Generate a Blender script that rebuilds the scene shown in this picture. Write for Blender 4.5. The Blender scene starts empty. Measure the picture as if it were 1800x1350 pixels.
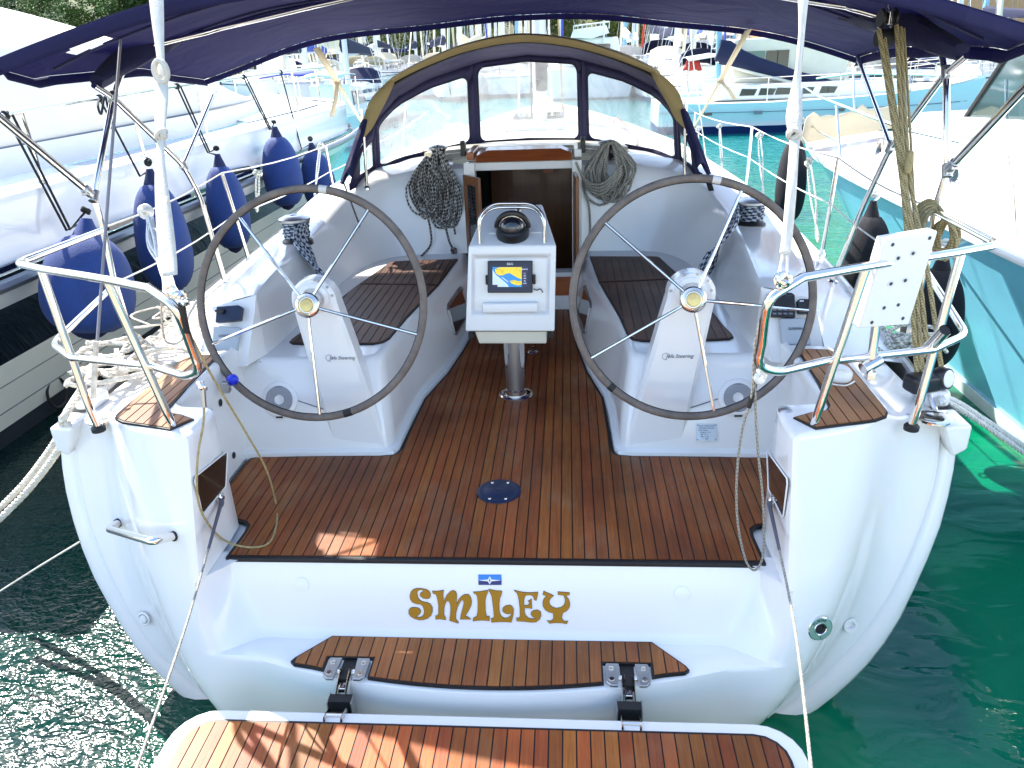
import bpy, bmesh, math, random
from mathutils import Vector, Matrix, noise
random.seed(7)
C = bpy.context.scene.collection
R = math.radians
# ---------------------------------------------------------------- camera
CX, CY, CZ = .303657, -2.332629, 1.758538
YAW, PITCH, ROLL, FPX = .081889, .417993, -.0394532, 1327.18
_fw = Vector((-math.sin(YAW)*math.cos(PITCH), math.cos(YAW)*math.cos(PITCH), -math.sin(PITCH)))
_r = Vector((math.cos(YAW), math.sin(YAW), 0)); _u = _r.cross(_fw)
CR = _r*math.cos(ROLL)+_u*math.sin(ROLL); CU = -_r*math.sin(ROLL)+_u*math.cos(ROLL)
cam = bpy.data.cameras.new('camera'); camo = bpy.data.objects.new('camera', cam); C.objects.link(camo)
camo.matrix_world = Matrix(((CR.x, CU.x, -_fw.x, CX), (CR.y, CU.y, -_fw.y, CY), (CR.z, CU.z, -_fw.z, CZ), (0, 0, 0, 1)))
cam.sensor_width = 36; cam.lens = FPX/1800*36; cam.clip_start = .05; cam.clip_end = 3000
bpy.context.scene.camera = camo
# ---------------------------------------------------------------- sky, sun, exposure
SUN = Vector((-.69, .65, 1.0)).normalized()
SUN_EL = math.asin(SUN.z)
world = bpy.data.worlds.new('World'); bpy.context.scene.world = world; world.use_nodes = True
wn = world.node_tree; wn.nodes.clear()
wo = wn.nodes.new('ShaderNodeOutputWorld'); wb = wn.nodes.new('ShaderNodeBackground'); sk = wn.nodes.new('ShaderNodeTexSky')
sk.sky_type = 'NISHITA'; sk.sun_disc = False; sk.sun_elevation = SUN_EL; sk.sun_rotation = math.atan2(SUN.x, SUN.y)
sk.air_density = 1.0; sk.dust_density = 1.0; sk.ozone_density = .6
wb.inputs[1].default_value = .15
wn.links.new(sk.outputs[0], wb.inputs[0]); wn.links.new(wb.outputs[0], wo.inputs[0])
sun = bpy.data.lights.new('sun', 'SUN'); sun.energy = 3.6; sun.angle = R(.5); sun.color = (1, .96, .88)
suno = bpy.data.objects.new('sun', sun); C.objects.link(suno)
suno.rotation_euler = SUN.to_track_quat('Z', 'Y').to_euler()
vs = bpy.context.scene.view_settings; bpy.context.scene.display_settings.display_device = 'sRGB'
vs.view_transform = 'Standard'; vs.look = 'None'; vs.exposure = 1.85; vs.gamma = 1; vs.use_curve_mapping = False
cy = bpy.context.scene.cycles; cy.max_bounces = 10; cy.transparent_max_bounces = 14; cy.transmission_bounces = 6; cy.glossy_bounces = 5
cy.sample_clamp_indirect = 6

def at(px, py, x=None, y=None, z=None):
    """a photo pixel (1800 wide) and one known coordinate give a point of the place"""
    d = _fw+CR*((px-900)/FPX)+CU*((675-py)/FPX)
    if x is not None: t = (x-CX)/d.x
    elif y is not None: t = (y-CY)/d.y
    else: t = (z-CZ)/d.z
    return Vector((CX, CY, CZ))+d*t
# ---------------------------------------------------------------- materials
MATS = {}
def _n(nt, typ, **kw):
    n = nt.nodes.new(typ)
    for k, v in kw.items(): setattr(n, k, v)
    return n
def mat(name, col, rough=.5, metal=0, bump=0, bscale=20, var=0, vscale=3, coat=0, trans=0, spec=.5, stretch=None, objvar=0, col2=None, wave=None, emit=0, alpha=1, sheen=0, ior=1.5):
    m = bpy.data.materials.new(name); m.use_nodes = True; nt = m.node_tree
    b = nt.nodes['Principled BSDF']; L = nt.links.new
    b.inputs['Roughness'].default_value = rough; b.inputs['Metallic'].default_value = metal
    b.inputs['Coat Weight'].default_value = coat; b.inputs['Coat Roughness'].default_value = .06
    b.inputs['Transmission Weight'].default_value = trans; b.inputs['Specular IOR Level'].default_value = spec; b.inputs['IOR'].default_value = ior
    if sheen: b.inputs['Sheen Weight'].default_value = sheen
    if alpha < 1: b.inputs['Alpha'].default_value = alpha
    c = (*col, 1); src = None
    tc = _n(nt, 'ShaderNodeTexCoord'); mp = _n(nt, 'ShaderNodeMapping'); L(tc.outputs['Object'], mp.inputs[0])
    if stretch: mp.inputs['Scale'].default_value = stretch
    if var or col2:
        nz = _n(nt, 'ShaderNodeTexNoise'); nz.inputs['Scale'].default_value = vscale; nz.inputs['Detail'].default_value = 6; nz.inputs['Roughness'].default_value = .65
        L(mp.outputs[0], nz.inputs[0])
        rp = _n(nt, 'ShaderNodeValToRGB'); rp.color_ramp.elements[0].position = .32; rp.color_ramp.elements[1].position = .68
        lo = col2 or tuple(v*(1-var) for v in col); hi = col if col2 else tuple(min(1, v*(1+var)) for v in col)
        rp.color_ramp.elements[0].color = (*lo, 1); rp.color_ramp.elements[1].color = (*hi, 1)
        L(nz.outputs[0], rp.inputs[0]); src = rp.outputs[0]
    if objvar:
        oi = _n(nt, 'ShaderNodeObjectInfo'); hs = _n(nt, 'ShaderNodeHueSaturation')
        mr = _n(nt, 'ShaderNodeMapRange'); mr.inputs[3].default_value = 1-objvar; mr.inputs[4].default_value = 1+objvar
        L(oi.outputs['Random'], mr.inputs[0]); L(mr.outputs[0], hs.inputs['Value'])
        if src: L(src, hs.inputs['Color'])
        else: hs.inputs['Color'].default_value = c
        src = hs.outputs[0]
    if src: L(src, b.inputs['Base Color'])
    else: b.inputs['Base Color'].default_value = c
    if bump:
        n2 = _n(nt, 'ShaderNodeTexNoise'); n2.inputs['Scale'].default_value = bscale; n2.inputs['Detail'].default_value = 4
        L(mp.outputs[0], n2.inputs[0]); bp = _n(nt, 'ShaderNodeBump'); bp.inputs['Strength'].default_value = bump; bp.inputs['Distance'].default_value = .01
        L(n2.outputs[0], bp.inputs['Height']); L(bp.outputs[0], b.inputs['Normal'])
    if emit: b.inputs['Emission Color'].default_value = c; b.inputs['Emission Strength'].default_value = emit
    MATS[name] = m; return m
M = MATS
mat('gelcoat', (.82, .81, .79), .14, coat=.3, var=.012, vscale=1.2, bump=.015, bscale=6)
mat('gelcoat_cream', (.72, .67, .53), .3, coat=.2, var=.04)
mat('gelcoat_grey', (.45, .48, .52), .5, bump=.3, bscale=300)
mat('stainless', (.82, .78, .72), .10, metal=1, var=.03, bump=.03, bscale=30)
mat('stainless_dull', (.48, .49, .5), .32, metal=1, bump=.15, bscale=200)
mat('black_plastic', (.012, .012, .014), .35, var=.2)
mat('black_rubber', (.01, .01, .011), .6, bump=.2, bscale=80)
mat('caulk', (.006, .005, .006), .5)
mat('leather_grey', (.155, .125, .104), .62, var=.28, vscale=14, bump=.35, bscale=90)
mat('tape_white', (.62, .6, .56), .6)
mat('navy_fabric', (.006, .007, .05), .85, var=.3, bump=.4, bscale=120, sheen=.1)
mat('beige_fabric', (.50, .37, .17), .85, var=.12, vscale=5, bump=.3, bscale=150)
mat('webbing', (.62, .58, .50), .85, var=.12, vscale=12, bump=.5, bscale=200)
mat('rope_white', (.66, .60, .50), .85, var=.22, vscale=25, bump=.5, bscale=180)
mat('rope_clean', (.72, .71, .68), .8, var=.15, vscale=40, bump=.5, bscale=200)
mat('rope_tan', (.36, .29, .14), .85, var=.3, vscale=60, bump=.5, bscale=220)
mat('rope_black', (.008, .008, .009), .8, bump=.5, bscale=200)
mat('mahogany', (.16, .055, .02), .28, col2=(.25, .10, .035), vscale=9, stretch=(1, 1, .12), coat=.4)
mat('varnish_red', (.42, .11, .025), .3, col2=(.28, .06, .015), vscale=14, stretch=(.3, 3, 3), coat=.5)
mat('fender_blue', (.003, .032, .17), .75, var=.15, vscale=6, bump=.5, bscale=160, sheen=.08)
mat('fender_navy', (.006, .012, .06), .8, bump=.4, bscale=160)
mat('fender_black', (.01, .01, .014), .85, bump=.5, bscale=160)
mat('gold_letters', (.40, .19, .012), .55, spec=.2)
mat('letter_edge', (.09, .045, .01), .5)
mat('blue_print', (.012, .20, .62), .3); mat('navy_print', (.006, .012, .13), .3); mat('white_print', (.8, .8, .8), .3)
mat('grey_print', (.16, .18, .22), .4); mat('dark_print', (.03, .04, .07), .4)
mat('cover_grey', (.40, .45, .50), .5, coat=.1); mat('navy_plastic', (.012, .022, .06), .4)
mat('bright_blue', (.01, .03, .55), .35); mat('red_paint', (.5, .02, .02), .4)
mat('plate_silver', (.55, .62, .70), .35, metal=.4); mat('green_ring', (.20, .36, .30), .35, metal=.3)
mat('board_plastic', (.76, .76, .75), .38, var=.02); mat('hole_dark', (.03, .03, .032), .6)
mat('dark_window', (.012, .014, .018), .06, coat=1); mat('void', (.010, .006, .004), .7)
mat('smoke_panel', (.035, .020, .013), .07, metal=.15, coat=1, bump=.05, bscale=60)
mat('hull_white', (.78, .79, .80), .2, coat=.4, var=.02); mat('hull_black', (.004, .006, .014), .06, coat=1)
mat('hull_grey', (.78, .82, .76), .35, coat=.3, var=.06, vscale=1); mat('hull_turquoise', (.20, .58, .78), .25, coat=.5, var=.14, vscale=.8)
mat('hull_pale', (.60, .80, .83), .3, coat=.3); mat('antifoul_navy', (.006, .02, .10), .4); mat('antifoul_dark', (.012, .02, .03), .6)
mat('cover_cream', (.80, .74, .62), .8, var=.03, vscale=2, bump=.5, bscale=1.6)
mat('rub_metal', (.30, .32, .34), .35, metal=.7); mat('teal_glass', (.03, .16, .14), .08, coat=1)
mat('alloy_mast', (.55, .57, .58), .4, metal=.25); mat('mast_white', (.72, .72, .7), .4); mat('mast_blue', (.22, .42, .55), .4)
mat('sail_cover', (.006, .010, .045), .8, bump=.4, bscale=8); mat('sail_red', (.42, .03, .02), .7); mat('sail_roll', (.66, .60, .44), .8)
mat('sail_blue', (.03, .06, .35), .7); mat('yellow_cloth', (.75, .55, .02), .7)
mat('bark', (.12, .085, .055), .9, bump=.6, bscale=6)
mat('leaf_dark', (.030, .065, .014), .75, var=.4, vscale=.6, objvar=.35); mat('leaf_mid', (.065, .115, .018), .75, var=.4, vscale=.6, objvar=.3); mat('leaf_light', (.12, .14, .02), .75, var=.35, vscale=.5, objvar=.25)
mat('hillside', (.16, .15, .07), .95, col2=(.07, .09, .03), vscale=.12, bump=1, bscale=.8)
mat('stone', (.42, .36, .28), .9, var=.25, vscale=.8, bump=.8, bscale=3); mat('concrete', (.42, .40, .37), .9, var=.1, vscale=.5)
mat('plaster_orange', (.55, .30, .15), .9, var=.12, vscale=.6); mat('plaster_pale', (.6, .48, .36), .9, var=.06); mat('roof_tile', (.42, .17, .09), .85, var=.2, vscale=3)
mat('jetty_board', (.34, .27, .19), .8, var=.15, vscale=6, stretch=(8, 1, 1), objvar=.15); mat('lime_plant', (.30, .42, .03), .7, var=.3, vscale=4)

def teak(name, base, dark, weather, sc=1.0, grey=(.20, .15, .10), pv=.14, hv=.006):
    m = bpy.data.materials.new(name); m.use_nodes = True; nt = m.node_tree; L = nt.links.new; b = nt.nodes['Principled BSDF']
    g = _n(nt, 'ShaderNodeTexCoord'); oi = _n(nt, 'ShaderNodeObjectInfo')
    add = _n(nt, 'ShaderNodeVectorMath', operation='ADD'); cmb = _n(nt, 'ShaderNodeCombineXYZ'); mul = _n(nt, 'ShaderNodeMath', operation='MULTIPLY'); mul.inputs[1].default_value = 37
    L(oi.outputs['Random'], mul.inputs[0]); L(mul.outputs[0], cmb.inputs[1]); L(mul.outputs[0], cmb.inputs[0])
    L(g.outputs['Object'], add.inputs[0]); L(cmb.outputs[0], add.inputs[1])
    mp = _n(nt, 'ShaderNodeMapping'); mp.inputs['Scale'].default_value = (140, 5, 40); L(add.outputs[0], mp.inputs[0])
    n1 = _n(nt, 'ShaderNodeTexNoise'); n1.inputs['Scale'].default_value = 1; n1.inputs['Detail'].default_value = 5; n1.inputs['Roughness'].default_value = .7; L(mp.outputs[0], n1.inputs[0])
    r1 = _n(nt, 'ShaderNodeValToRGB'); r1.color_ramp.elements[0].position = .3; r1.color_ramp.elements[1].position = .72
    r1.color_ramp.elements[0].color = (*dark, 1); r1.color_ramp.elements[1].color = (*base, 1); L(n1.outputs[0], r1.inputs[0])
    hs = _n(nt, 'ShaderNodeHueSaturation'); mr = _n(nt, 'ShaderNodeMapRange'); mr.inputs[3].default_value = 1-pv; mr.inputs[4].default_value = 1+pv
    L(oi.outputs['Random'], mr.inputs[0]); L(mr.outputs[0], hs.inputs['Value']); L(r1.outputs[0], hs.inputs['Color'])
    mh = _n(nt, 'ShaderNodeMath', operation='MULTIPLY'); mh.inputs[1].default_value = 7.31; fr = _n(nt, 'ShaderNodeMath', operation='FRACT'); L(oi.outputs['Random'], mh.inputs[0]); L(mh.outputs[0], fr.inputs[0])
    m2 = _n(nt, 'ShaderNodeMapRange'); m2.inputs[3].default_value = .5-hv; m2.inputs[4].default_value = .5+hv; L(fr.outputs[0], m2.inputs[0]); L(m2.outputs[0], hs.inputs['Hue'])
    # weathered grey patches that follow where feet and rain wear the deck
    n2 = _n(nt, 'ShaderNodeTexNoise'); n2.inputs['Scale'].default_value = 2.4*sc; n2.inputs['Detail'].default_value = 7; n2.inputs['Roughness'].default_value = .7
    mp2 = _n(nt, 'ShaderNodeMapping'); mp2.inputs['Scale'].default_value = (1.6, .8, 1); L(g.outputs['Object'], mp2.inputs[0]); L(mp2.outputs[0], n2.inputs[0])
    r2 = _n(nt, 'ShaderNodeValToRGB'); r2.color_ramp.elements[0].position = .5; r2.color_ramp.elements[1].position = .72; r2.color_ramp.elements[1].color = (weather,)*3+(1,); r2.color_ramp.elements[0].color = (0, 0, 0, 1)
    L(n2.outputs[0], r2.inputs[0])
    mx = _n(nt, 'ShaderNodeMixRGB'); mx.inputs[2].default_value = (*grey, 1); L(r2.outputs[0], mx.inputs[0]); L(hs.outputs[0], mx.inputs[1])
    n3 = _n(nt, 'ShaderNodeTexNoise'); n3.inputs['Scale'].default_value = 1.7*sc; n3.inputs['Detail'].default_value = 5; mp3 = _n(nt, 'ShaderNodeMapping'); mp3.inputs['Location'].default_value = (5, 9, 0); L(g.outputs['Object'], mp3.inputs[0]); L(mp3.outputs[0], n3.inputs[0])
    r3 = _n(nt, 'ShaderNodeValToRGB'); r3.color_ramp.elements[0].position = .42; r3.color_ramp.elements[1].position = .66; r3.color_ramp.elements[0].color = (1, 1, 1, 1); r3.color_ramp.elements[1].color = (.52, .48, .48, 1)
    L(n3.outputs[0], r3.inputs[0]); mm = _n(nt, 'ShaderNodeMixRGB', blend_type='MULTIPLY'); mm.inputs[0].default_value = 1; L(mx.outputs[0], mm.inputs[1]); L(r3.outputs[0], mm.inputs[2])
    L(mm.outputs[0], b.inputs['Base Color']); b.inputs['Roughness'].default_value = .5; b.inputs['Specular IOR Level'].default_value = .35
    bp = _n(nt, 'ShaderNodeBump'); bp.inputs['Strength'].default_value = .25; bp.inputs['Distance'].default_value = .002; L(n1.outputs[0], bp.inputs['Height']); L(bp.outputs[0], b.inputs['Normal'])
    MATS[name] = m
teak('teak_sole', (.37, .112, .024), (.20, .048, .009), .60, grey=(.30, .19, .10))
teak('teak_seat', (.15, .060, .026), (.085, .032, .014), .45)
teak('teak_platform', (.44, .13, .026), (.27, .065, .012), .35, grey=(.42, .24, .12), pv=.32, hv=.012)
teak('teak_step', (.40, .15, .045), (.26, .085, .022), .35, grey=(.34, .20, .11))
teak('teak_pad', (.42, .19, .065), (.30, .11, .03), .2)

def rope_pattern(name, a, b_, freq, ang=.0):
    """braided cover: two colours alternating along and round the rope, from its UV"""
    m = bpy.data.materials.new(name); m.use_nodes = True; nt = m.node_tree; L = nt.links.new; b = nt.nodes['Principled BSDF']
    uv = _n(nt, 'ShaderNodeTexCoord'); mp = _n(nt, 'ShaderNodeMapping'); mp.inputs['Scale'].default_value = (4, freq, 1); mp.inputs['Rotation'].default_value = (0, 0, ang); L(uv.outputs['UV'], mp.inputs[0])
    ck = _n(nt, 'ShaderNodeTexChecker'); ck.inputs['Scale'].default_value = 1; ck.inputs['Color1'].default_value = (*a, 1); ck.inputs['Color2'].default_value = (*b_, 1); L(mp.outputs[0], ck.inputs[0])
    L(ck.outputs[0], b.inputs['Base Color']); b.inputs['Roughness'].default_value = .8
    nz = _n(nt, 'ShaderNodeTexNoise'); nz.inputs['Scale'].default_value = 200; bp = _n(nt, 'ShaderNodeBump'); bp.inputs['Strength'].default_value = .5; bp.inputs['Distance'].default_value = .003
    L(uv.outputs['Object'], nz.inputs[0]); L(nz.outputs[0], bp.inputs['Height']); L(bp.outputs[0], b.inputs['Normal']); MATS[name] = m
rope_pattern('rope_checked', (.46, .44, .40), (.018, .018, .022), 55, .5)
rope_pattern('rope_navy_check', (.48, .52, .56), (.02, .03, .07), 40, .4)
rope_pattern('rope_grey', (.36, .34, .29), (.19, .18, .15), 90, .5)
rope_pattern('rope_brown', (.26, .24, .22), (.035, .026, .022), 60, .5)
rope_pattern('rope_fleck', (.70, .70, .66), (.30, .34, .28), 60, .6)
rope_pattern('rope_tan_fleck', (.42, .34, .17), (.20, .15, .06), 120, .6)

def canvas(name, col, tl, amount=.25):
    m = bpy.data.materials.new(name); m.use_nodes = True; nt = m.node_tree; L = nt.links.new; b = nt.nodes['Principled BSDF']; out = nt.nodes['Material Output']
    b.inputs['Roughness'].default_value = .8; b.inputs['Base Color'].default_value = (*col, 1)
    tcx = _n(nt, 'ShaderNodeTexCoord'); nz = _n(nt, 'ShaderNodeTexNoise'); nz.inputs['Scale'].default_value = 2.2; nz.inputs['Detail'].default_value = 3; nz.inputs['Distortion'].default_value = 1.2; L(tcx.outputs['Object'], nz.inputs[0])
    bp = _n(nt, 'ShaderNodeBump'); bp.inputs['Strength'].default_value = .8; bp.inputs['Distance'].default_value = .04; L(nz.outputs[0], bp.inputs['Height']); L(bp.outputs[0], b.inputs['Normal'])
    t = _n(nt, 'ShaderNodeBsdfTranslucent'); t.inputs[0].default_value = (*tl, 1); L(bp.outputs[0], t.inputs['Normal']); mx = _n(nt, 'ShaderNodeMixShader'); mx.inputs[0].default_value = amount
    L(b.outputs[0], mx.inputs[1]); L(t.outputs[0], mx.inputs[2]); L(mx.outputs[0], out.inputs['Surface']); MATS[name] = m
canvas('bimini_blue', (.016, .016, .085), (.07, .062, .22), .36)
canvas('dodger_navy', (.014, .014, .07), (.03, .02, .10), .12)
canvas('dodger_beige', (.50, .38, .17), (.5, .35, .15), .12)

m = bpy.data.materials.new('clear_vinyl'); m.use_nodes = True; nt = m.node_tree; L = nt.links.new; b = nt.nodes['Principled BSDF']; out = nt.nodes['Material Output']
b.inputs['Base Color'].default_value = (.85, .86, .86, 1); b.inputs['Roughness'].default_value = .25
tr = _n(nt, 'ShaderNodeBsdfTransparent'); tr.inputs[0].default_value = (.98, .98, .97, 1); mx = _n(nt, 'ShaderNodeMixShader')
tcx = _n(nt, 'ShaderNodeTexCoord'); nz = _n(nt, 'ShaderNodeTexNoise'); nz.inputs['Scale'].default_value = 5; nz.inputs['Detail'].default_value = 4; nz.inputs['Distortion'].default_value = 1.5; L(tcx.outputs['Object'], nz.inputs[0])
mr = _n(nt, 'ShaderNodeMapRange'); mr.inputs[1].default_value = .3; mr.inputs[2].default_value = .75; mr.inputs[3].default_value = .24; mr.inputs[4].default_value = .44; L(nz.outputs[0], mr.inputs[0])
tl = _n(nt, 'ShaderNodeBsdfTranslucent'); tl.inputs[0].default_value = (.9, .9, .88, 1); m3 = _n(nt, 'ShaderNodeMixShader'); m3.inputs[0].default_value = .30; L(b.outputs[0], m3.inputs[1]); L(tl.outputs[0], m3.inputs[2])
L(mr.outputs[0], mx.inputs[0]); L(tr.outputs[0], mx.inputs[1]); L(m3.outputs[0], mx.inputs[2]); L(mx.outputs[0], out.inputs['Surface']); MATS['clear_vinyl'] = m

def water_mat():
    m = bpy.data.materials.new('harbour_water'); m.use_nodes = True; nt = m.node_tree; L = nt.links.new; b = nt.nodes['Principled BSDF']
    tc = _n(nt, 'ShaderNodeTexCoord')
    n0 = _n(nt, 'ShaderNodeTexNoise'); n0.inputs['Scale'].default_value = .55; n0.inputs['Detail'].default_value = 3; n0.inputs['Distortion'].default_value = 1.0; L(tc.outputs['Object'], n0.inputs[0])
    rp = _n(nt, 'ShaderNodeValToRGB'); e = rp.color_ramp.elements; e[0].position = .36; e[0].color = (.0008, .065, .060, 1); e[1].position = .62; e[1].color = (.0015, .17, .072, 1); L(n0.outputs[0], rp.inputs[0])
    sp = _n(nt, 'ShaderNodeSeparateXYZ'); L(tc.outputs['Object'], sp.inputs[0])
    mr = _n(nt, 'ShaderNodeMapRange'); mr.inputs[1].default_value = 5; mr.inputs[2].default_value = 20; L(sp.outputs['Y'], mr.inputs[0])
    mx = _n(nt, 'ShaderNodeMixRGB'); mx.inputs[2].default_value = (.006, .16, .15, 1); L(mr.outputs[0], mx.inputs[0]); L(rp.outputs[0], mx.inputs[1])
    mq = _n(nt, 'ShaderNodeMapRange'); mq.inputs[1].default_value = -.2; mq.inputs[2].default_value = -1.6; mq.inputs[3].default_value = 0; mq.inputs[4].default_value = .93; L(sp.outputs['X'], mq.inputs[0]); mz = _n(nt, 'ShaderNodeMixRGB'); mz.inputs[2].default_value = (.001, .015, .015, 1)  # water colour darkened towards the left so the sun glitter stands out
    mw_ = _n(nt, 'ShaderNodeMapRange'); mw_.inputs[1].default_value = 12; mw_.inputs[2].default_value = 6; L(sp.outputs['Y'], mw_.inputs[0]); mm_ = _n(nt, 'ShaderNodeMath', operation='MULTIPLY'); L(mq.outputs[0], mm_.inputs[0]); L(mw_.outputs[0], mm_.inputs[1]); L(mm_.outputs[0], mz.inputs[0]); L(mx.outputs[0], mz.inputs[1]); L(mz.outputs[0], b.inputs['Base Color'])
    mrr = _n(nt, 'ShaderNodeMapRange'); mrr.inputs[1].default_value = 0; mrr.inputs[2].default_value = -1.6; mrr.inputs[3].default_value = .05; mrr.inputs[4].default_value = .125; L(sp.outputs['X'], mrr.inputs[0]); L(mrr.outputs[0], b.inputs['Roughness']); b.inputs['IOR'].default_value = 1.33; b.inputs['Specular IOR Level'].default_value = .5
    mp = _n(nt, 'ShaderNodeMapping'); mp.inputs['Scale'].default_value = (1, 1.7, 1); mp.inputs['Rotation'].default_value = (0, 0, .35); L(tc.outputs['Object'], mp.inputs[0])
    a = _n(nt, 'ShaderNodeTexNoise'); a.inputs['Scale'].default_value = 2.6; a.inputs['Detail'].default_value = 2; a.inputs['Distortion'].default_value = .8; L(mp.outputs[0], a.inputs[0])
    c = _n(nt, 'ShaderNodeTexNoise'); c.inputs['Scale'].default_value = 21; c.inputs['Detail'].default_value = 1.5; c.inputs['Roughness'].default_value = .6; c.inputs['Distortion'].default_value = .6; L(mp.outputs[0], c.inputs[0])
    b1 = _n(nt, 'ShaderNodeBump'); b1.inputs['Strength'].default_value = .5; b1.inputs['Distance'].default_value = .045; L(a.outputs[0], b1.inputs['Height'])
    # small wind ripples on the open side, calm behind the hulls
    mr2 = _n(nt, 'ShaderNodeMapRange'); mr2.inputs[1].default_value = .5; mr2.inputs[2].default_value = -1.4; mr2.inputs[3].default_value = .10; mr2.inputs[4].default_value = 1.0; L(sp.outputs['X'], mr2.inputs[0])
    b2 = _n(nt, 'ShaderNodeBump'); b2.inputs['Distance'].default_value = .010; L(mr2.outputs[0], b2.inputs['Strength']); L(c.outputs[0], b2.inputs['Height']); L(b1.outputs[0], b2.inputs['Normal']); L(b2.outputs[0], b.inputs['Normal'])
    MATS['harbour_water'] = m
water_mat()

# ---------------------------------------------------------------- geometry helpers
def meta(o, label=None, cat=None, group=None, kind=None):
    if label: o['label'] = label
    if cat: o['category'] = cat
    if group: o['group'] = group
    if kind: o['kind'] = kind
    return o
def empty(name, loc=(0, 0, 0), label=None, cat=None, group=None):
    o = bpy.data.objects.new(name, None); C.objects.link(o); o.location = loc; o.empty_display_size = .2
    return meta(o, label, cat, group)
def put(o, parent):
    if parent is not None:
        o.parent = parent
        mw = Matrix.Translation(parent.location) if parent.type == 'EMPTY' else Matrix.Identity(4)   # meshes are built in place
        o.matrix_parent_inverse = mw.inverted()
    return o
class MB:
    """collects shapes into one mesh"""
    def __init__(s): s.v = []; s.f = []; s.uv = []; s.mi = []; s.cur = 0
    def add(s, v, f, uv=None):
        o = len(s.v); s.v += [tuple(p) for p in v]; s.f += [tuple(i+o for i in q) for q in f]; s.uv += uv if uv else [None]*len(f); s.mi += [s.cur]*len(f); return s
    def grid(s, rows, closed=False, flip=False):
        n = len(rows[0]); v = [p for r in rows for p in r]; f = []
        for i in range(len(rows)-1):
            for j in range(n if closed else n-1):
                k = (j+1) % n; q = (i*n+j, i*n+k, (i+1)*n+k, (i+1)*n+j); f.append(q[::-1] if flip else q)
        return s.add(v, f)
    def box(s, c, d, rot=None):
        h = [x/2 for x in d]; v = [Vector((a*h[0], b*h[1], e*h[2])) for a in (-1, 1) for b in (-1, 1) for e in (-1, 1)]
        if rot is not None: v = [rot@p for p in v]
        v = [p+Vector(c) for p in v]
        return s.add(v, [(0, 1, 3, 2), (4, 6, 7, 5), (0, 4, 5, 1), (2, 3, 7, 6), (0, 2, 6, 4), (1, 5, 7, 3)])
    def tube(s, pts, r, n=8, closed=False, cap=True, phase=0, flat=None, ref=None):
        pts = [Vector(p) for p in pts]; N = len(pts); rr = r if isinstance(r, (list, tuple)) else [r]*N
        tang = []
        for i in range(N):
            a = pts[(i-1) % N] if closed or i > 0 else pts[i]; b = pts[(i+1) % N] if closed or i < N-1 else pts[i]
            t = b-a; tang.append(t.normalized() if t.length > 1e-9 else Vector((0, 0, 1)))
        t0 = tang[0]; up = Vector(ref) if ref else (Vector((0, 0, 1)) if abs(t0.z) < .9 else Vector((1, 0, 0)))
        nx = (up-t0*up.dot(t0)).normalized(); v = []; uvs = []; L_ = 0
        for i in range(N):
            t = tang[i]; nx = nx-t*nx.dot(t); nx = nx.normalized() if nx.length > 1e-6 else t.orthogonal().normalized(); ny = t.cross(nx)
            if i: L_ += (pts[i]-pts[i-1]).length
            uvs.append(L_)
            for k in range(n):
                a = 2*math.pi*k/n+phase; fx, fy = (1, 1) if not flat else flat
                v.append(pts[i]+nx*(math.cos(a)*rr[i]*fx)+ny*(math.sin(a)*rr[i]*fy))
        f = []; uv = []
        for i in range(N if closed else N-1):
            i2 = (i+1) % N
            for k in range(n):
                k2 = (k+1) % n; f.append((i*n+k, i*n+k2, i2*n+k2, i2*n+k)); l2 = uvs[i2] if i2 else uvs[-1]+.02
                uv.append(((k/n, uvs[i]), ((k+1)/n, uvs[i]), ((k+1)/n, l2), (k/n, l2)))
        if cap and not closed: f.append(tuple(range(n))[::-1]); uv.append(None); f.append(tuple((N-1)*n+k for k in range(n))); uv.append(None)
        return s.add(v, f, uv)
    def lathe(s, prof, c, axis=(0, 0, 1), n=20, cap=True):
        ax = Vector(axis).normalized(); e1 = ax.orthogonal().normalized(); e2 = ax.cross(e1); c = Vector(c); rows = []
        for r, h in prof: rows.append([c+ax*h+(e1*math.cos(2*math.pi*k/n)+e2*math.sin(2*math.pi*k/n))*r for k in range(n)])
        s.grid(rows, closed=True)
        if cap:
            s.add(rows[0], [tuple(range(n))[::-1]]); s.add(rows[-1], [tuple(range(n))])
        return s
    def prism(s, poly, off):
        """poly: 3-D points, off: vector"""
        n = len(poly); a = [Vector(p) for p in poly]; b = [p+Vector(off) for p in a]
        return s.add(a+b, [tuple(range(n))[::-1], tuple(range(n, 2*n))]+[(i, (i+1) % n, n+(i+1) % n, n+i) for i in range(n)])
    def build(s, name, mats, parent=None, smooth=True, bevel=0, seg=2, solid=0, fix=True, angle=40, merge=0):
        me = bpy.data.meshes.new(name); me.from_pydata(s.v, [], s.f)
        for mname in (mats if isinstance(mats, (list, tuple)) else [mats]): me.materials.append(M[mname])
        if len(me.materials) > 1:
            for p, mi in zip(me.polygons, s.mi): p.material_index = mi
        if any(u for u in s.uv):
            ul = me.uv_layers.new(name='UV').data
            for p, u in zip(me.polygons, s.uv):
                if u:
                    for li, c in zip(p.loop_indices, u): ul[li].uv = c
        if merge or fix:
            bm = bmesh.new(); bm.from_mesh(me)
            if merge: bmesh.ops.remove_doubles(bm, verts=bm.verts, dist=merge)
            if fix: bmesh.ops.recalc_face_normals(bm, faces=bm.faces)
            bm.to_mesh(me); bm.free()
        if smooth:
            me.polygons.foreach_set('use_smooth', [True]*len(me.polygons))
            try: me.set_sharp_from_angle(angle=R(angle))
            except Exception: pass
        o = bpy.data.objects.new(name, me); C.objects.link(o)
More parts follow.
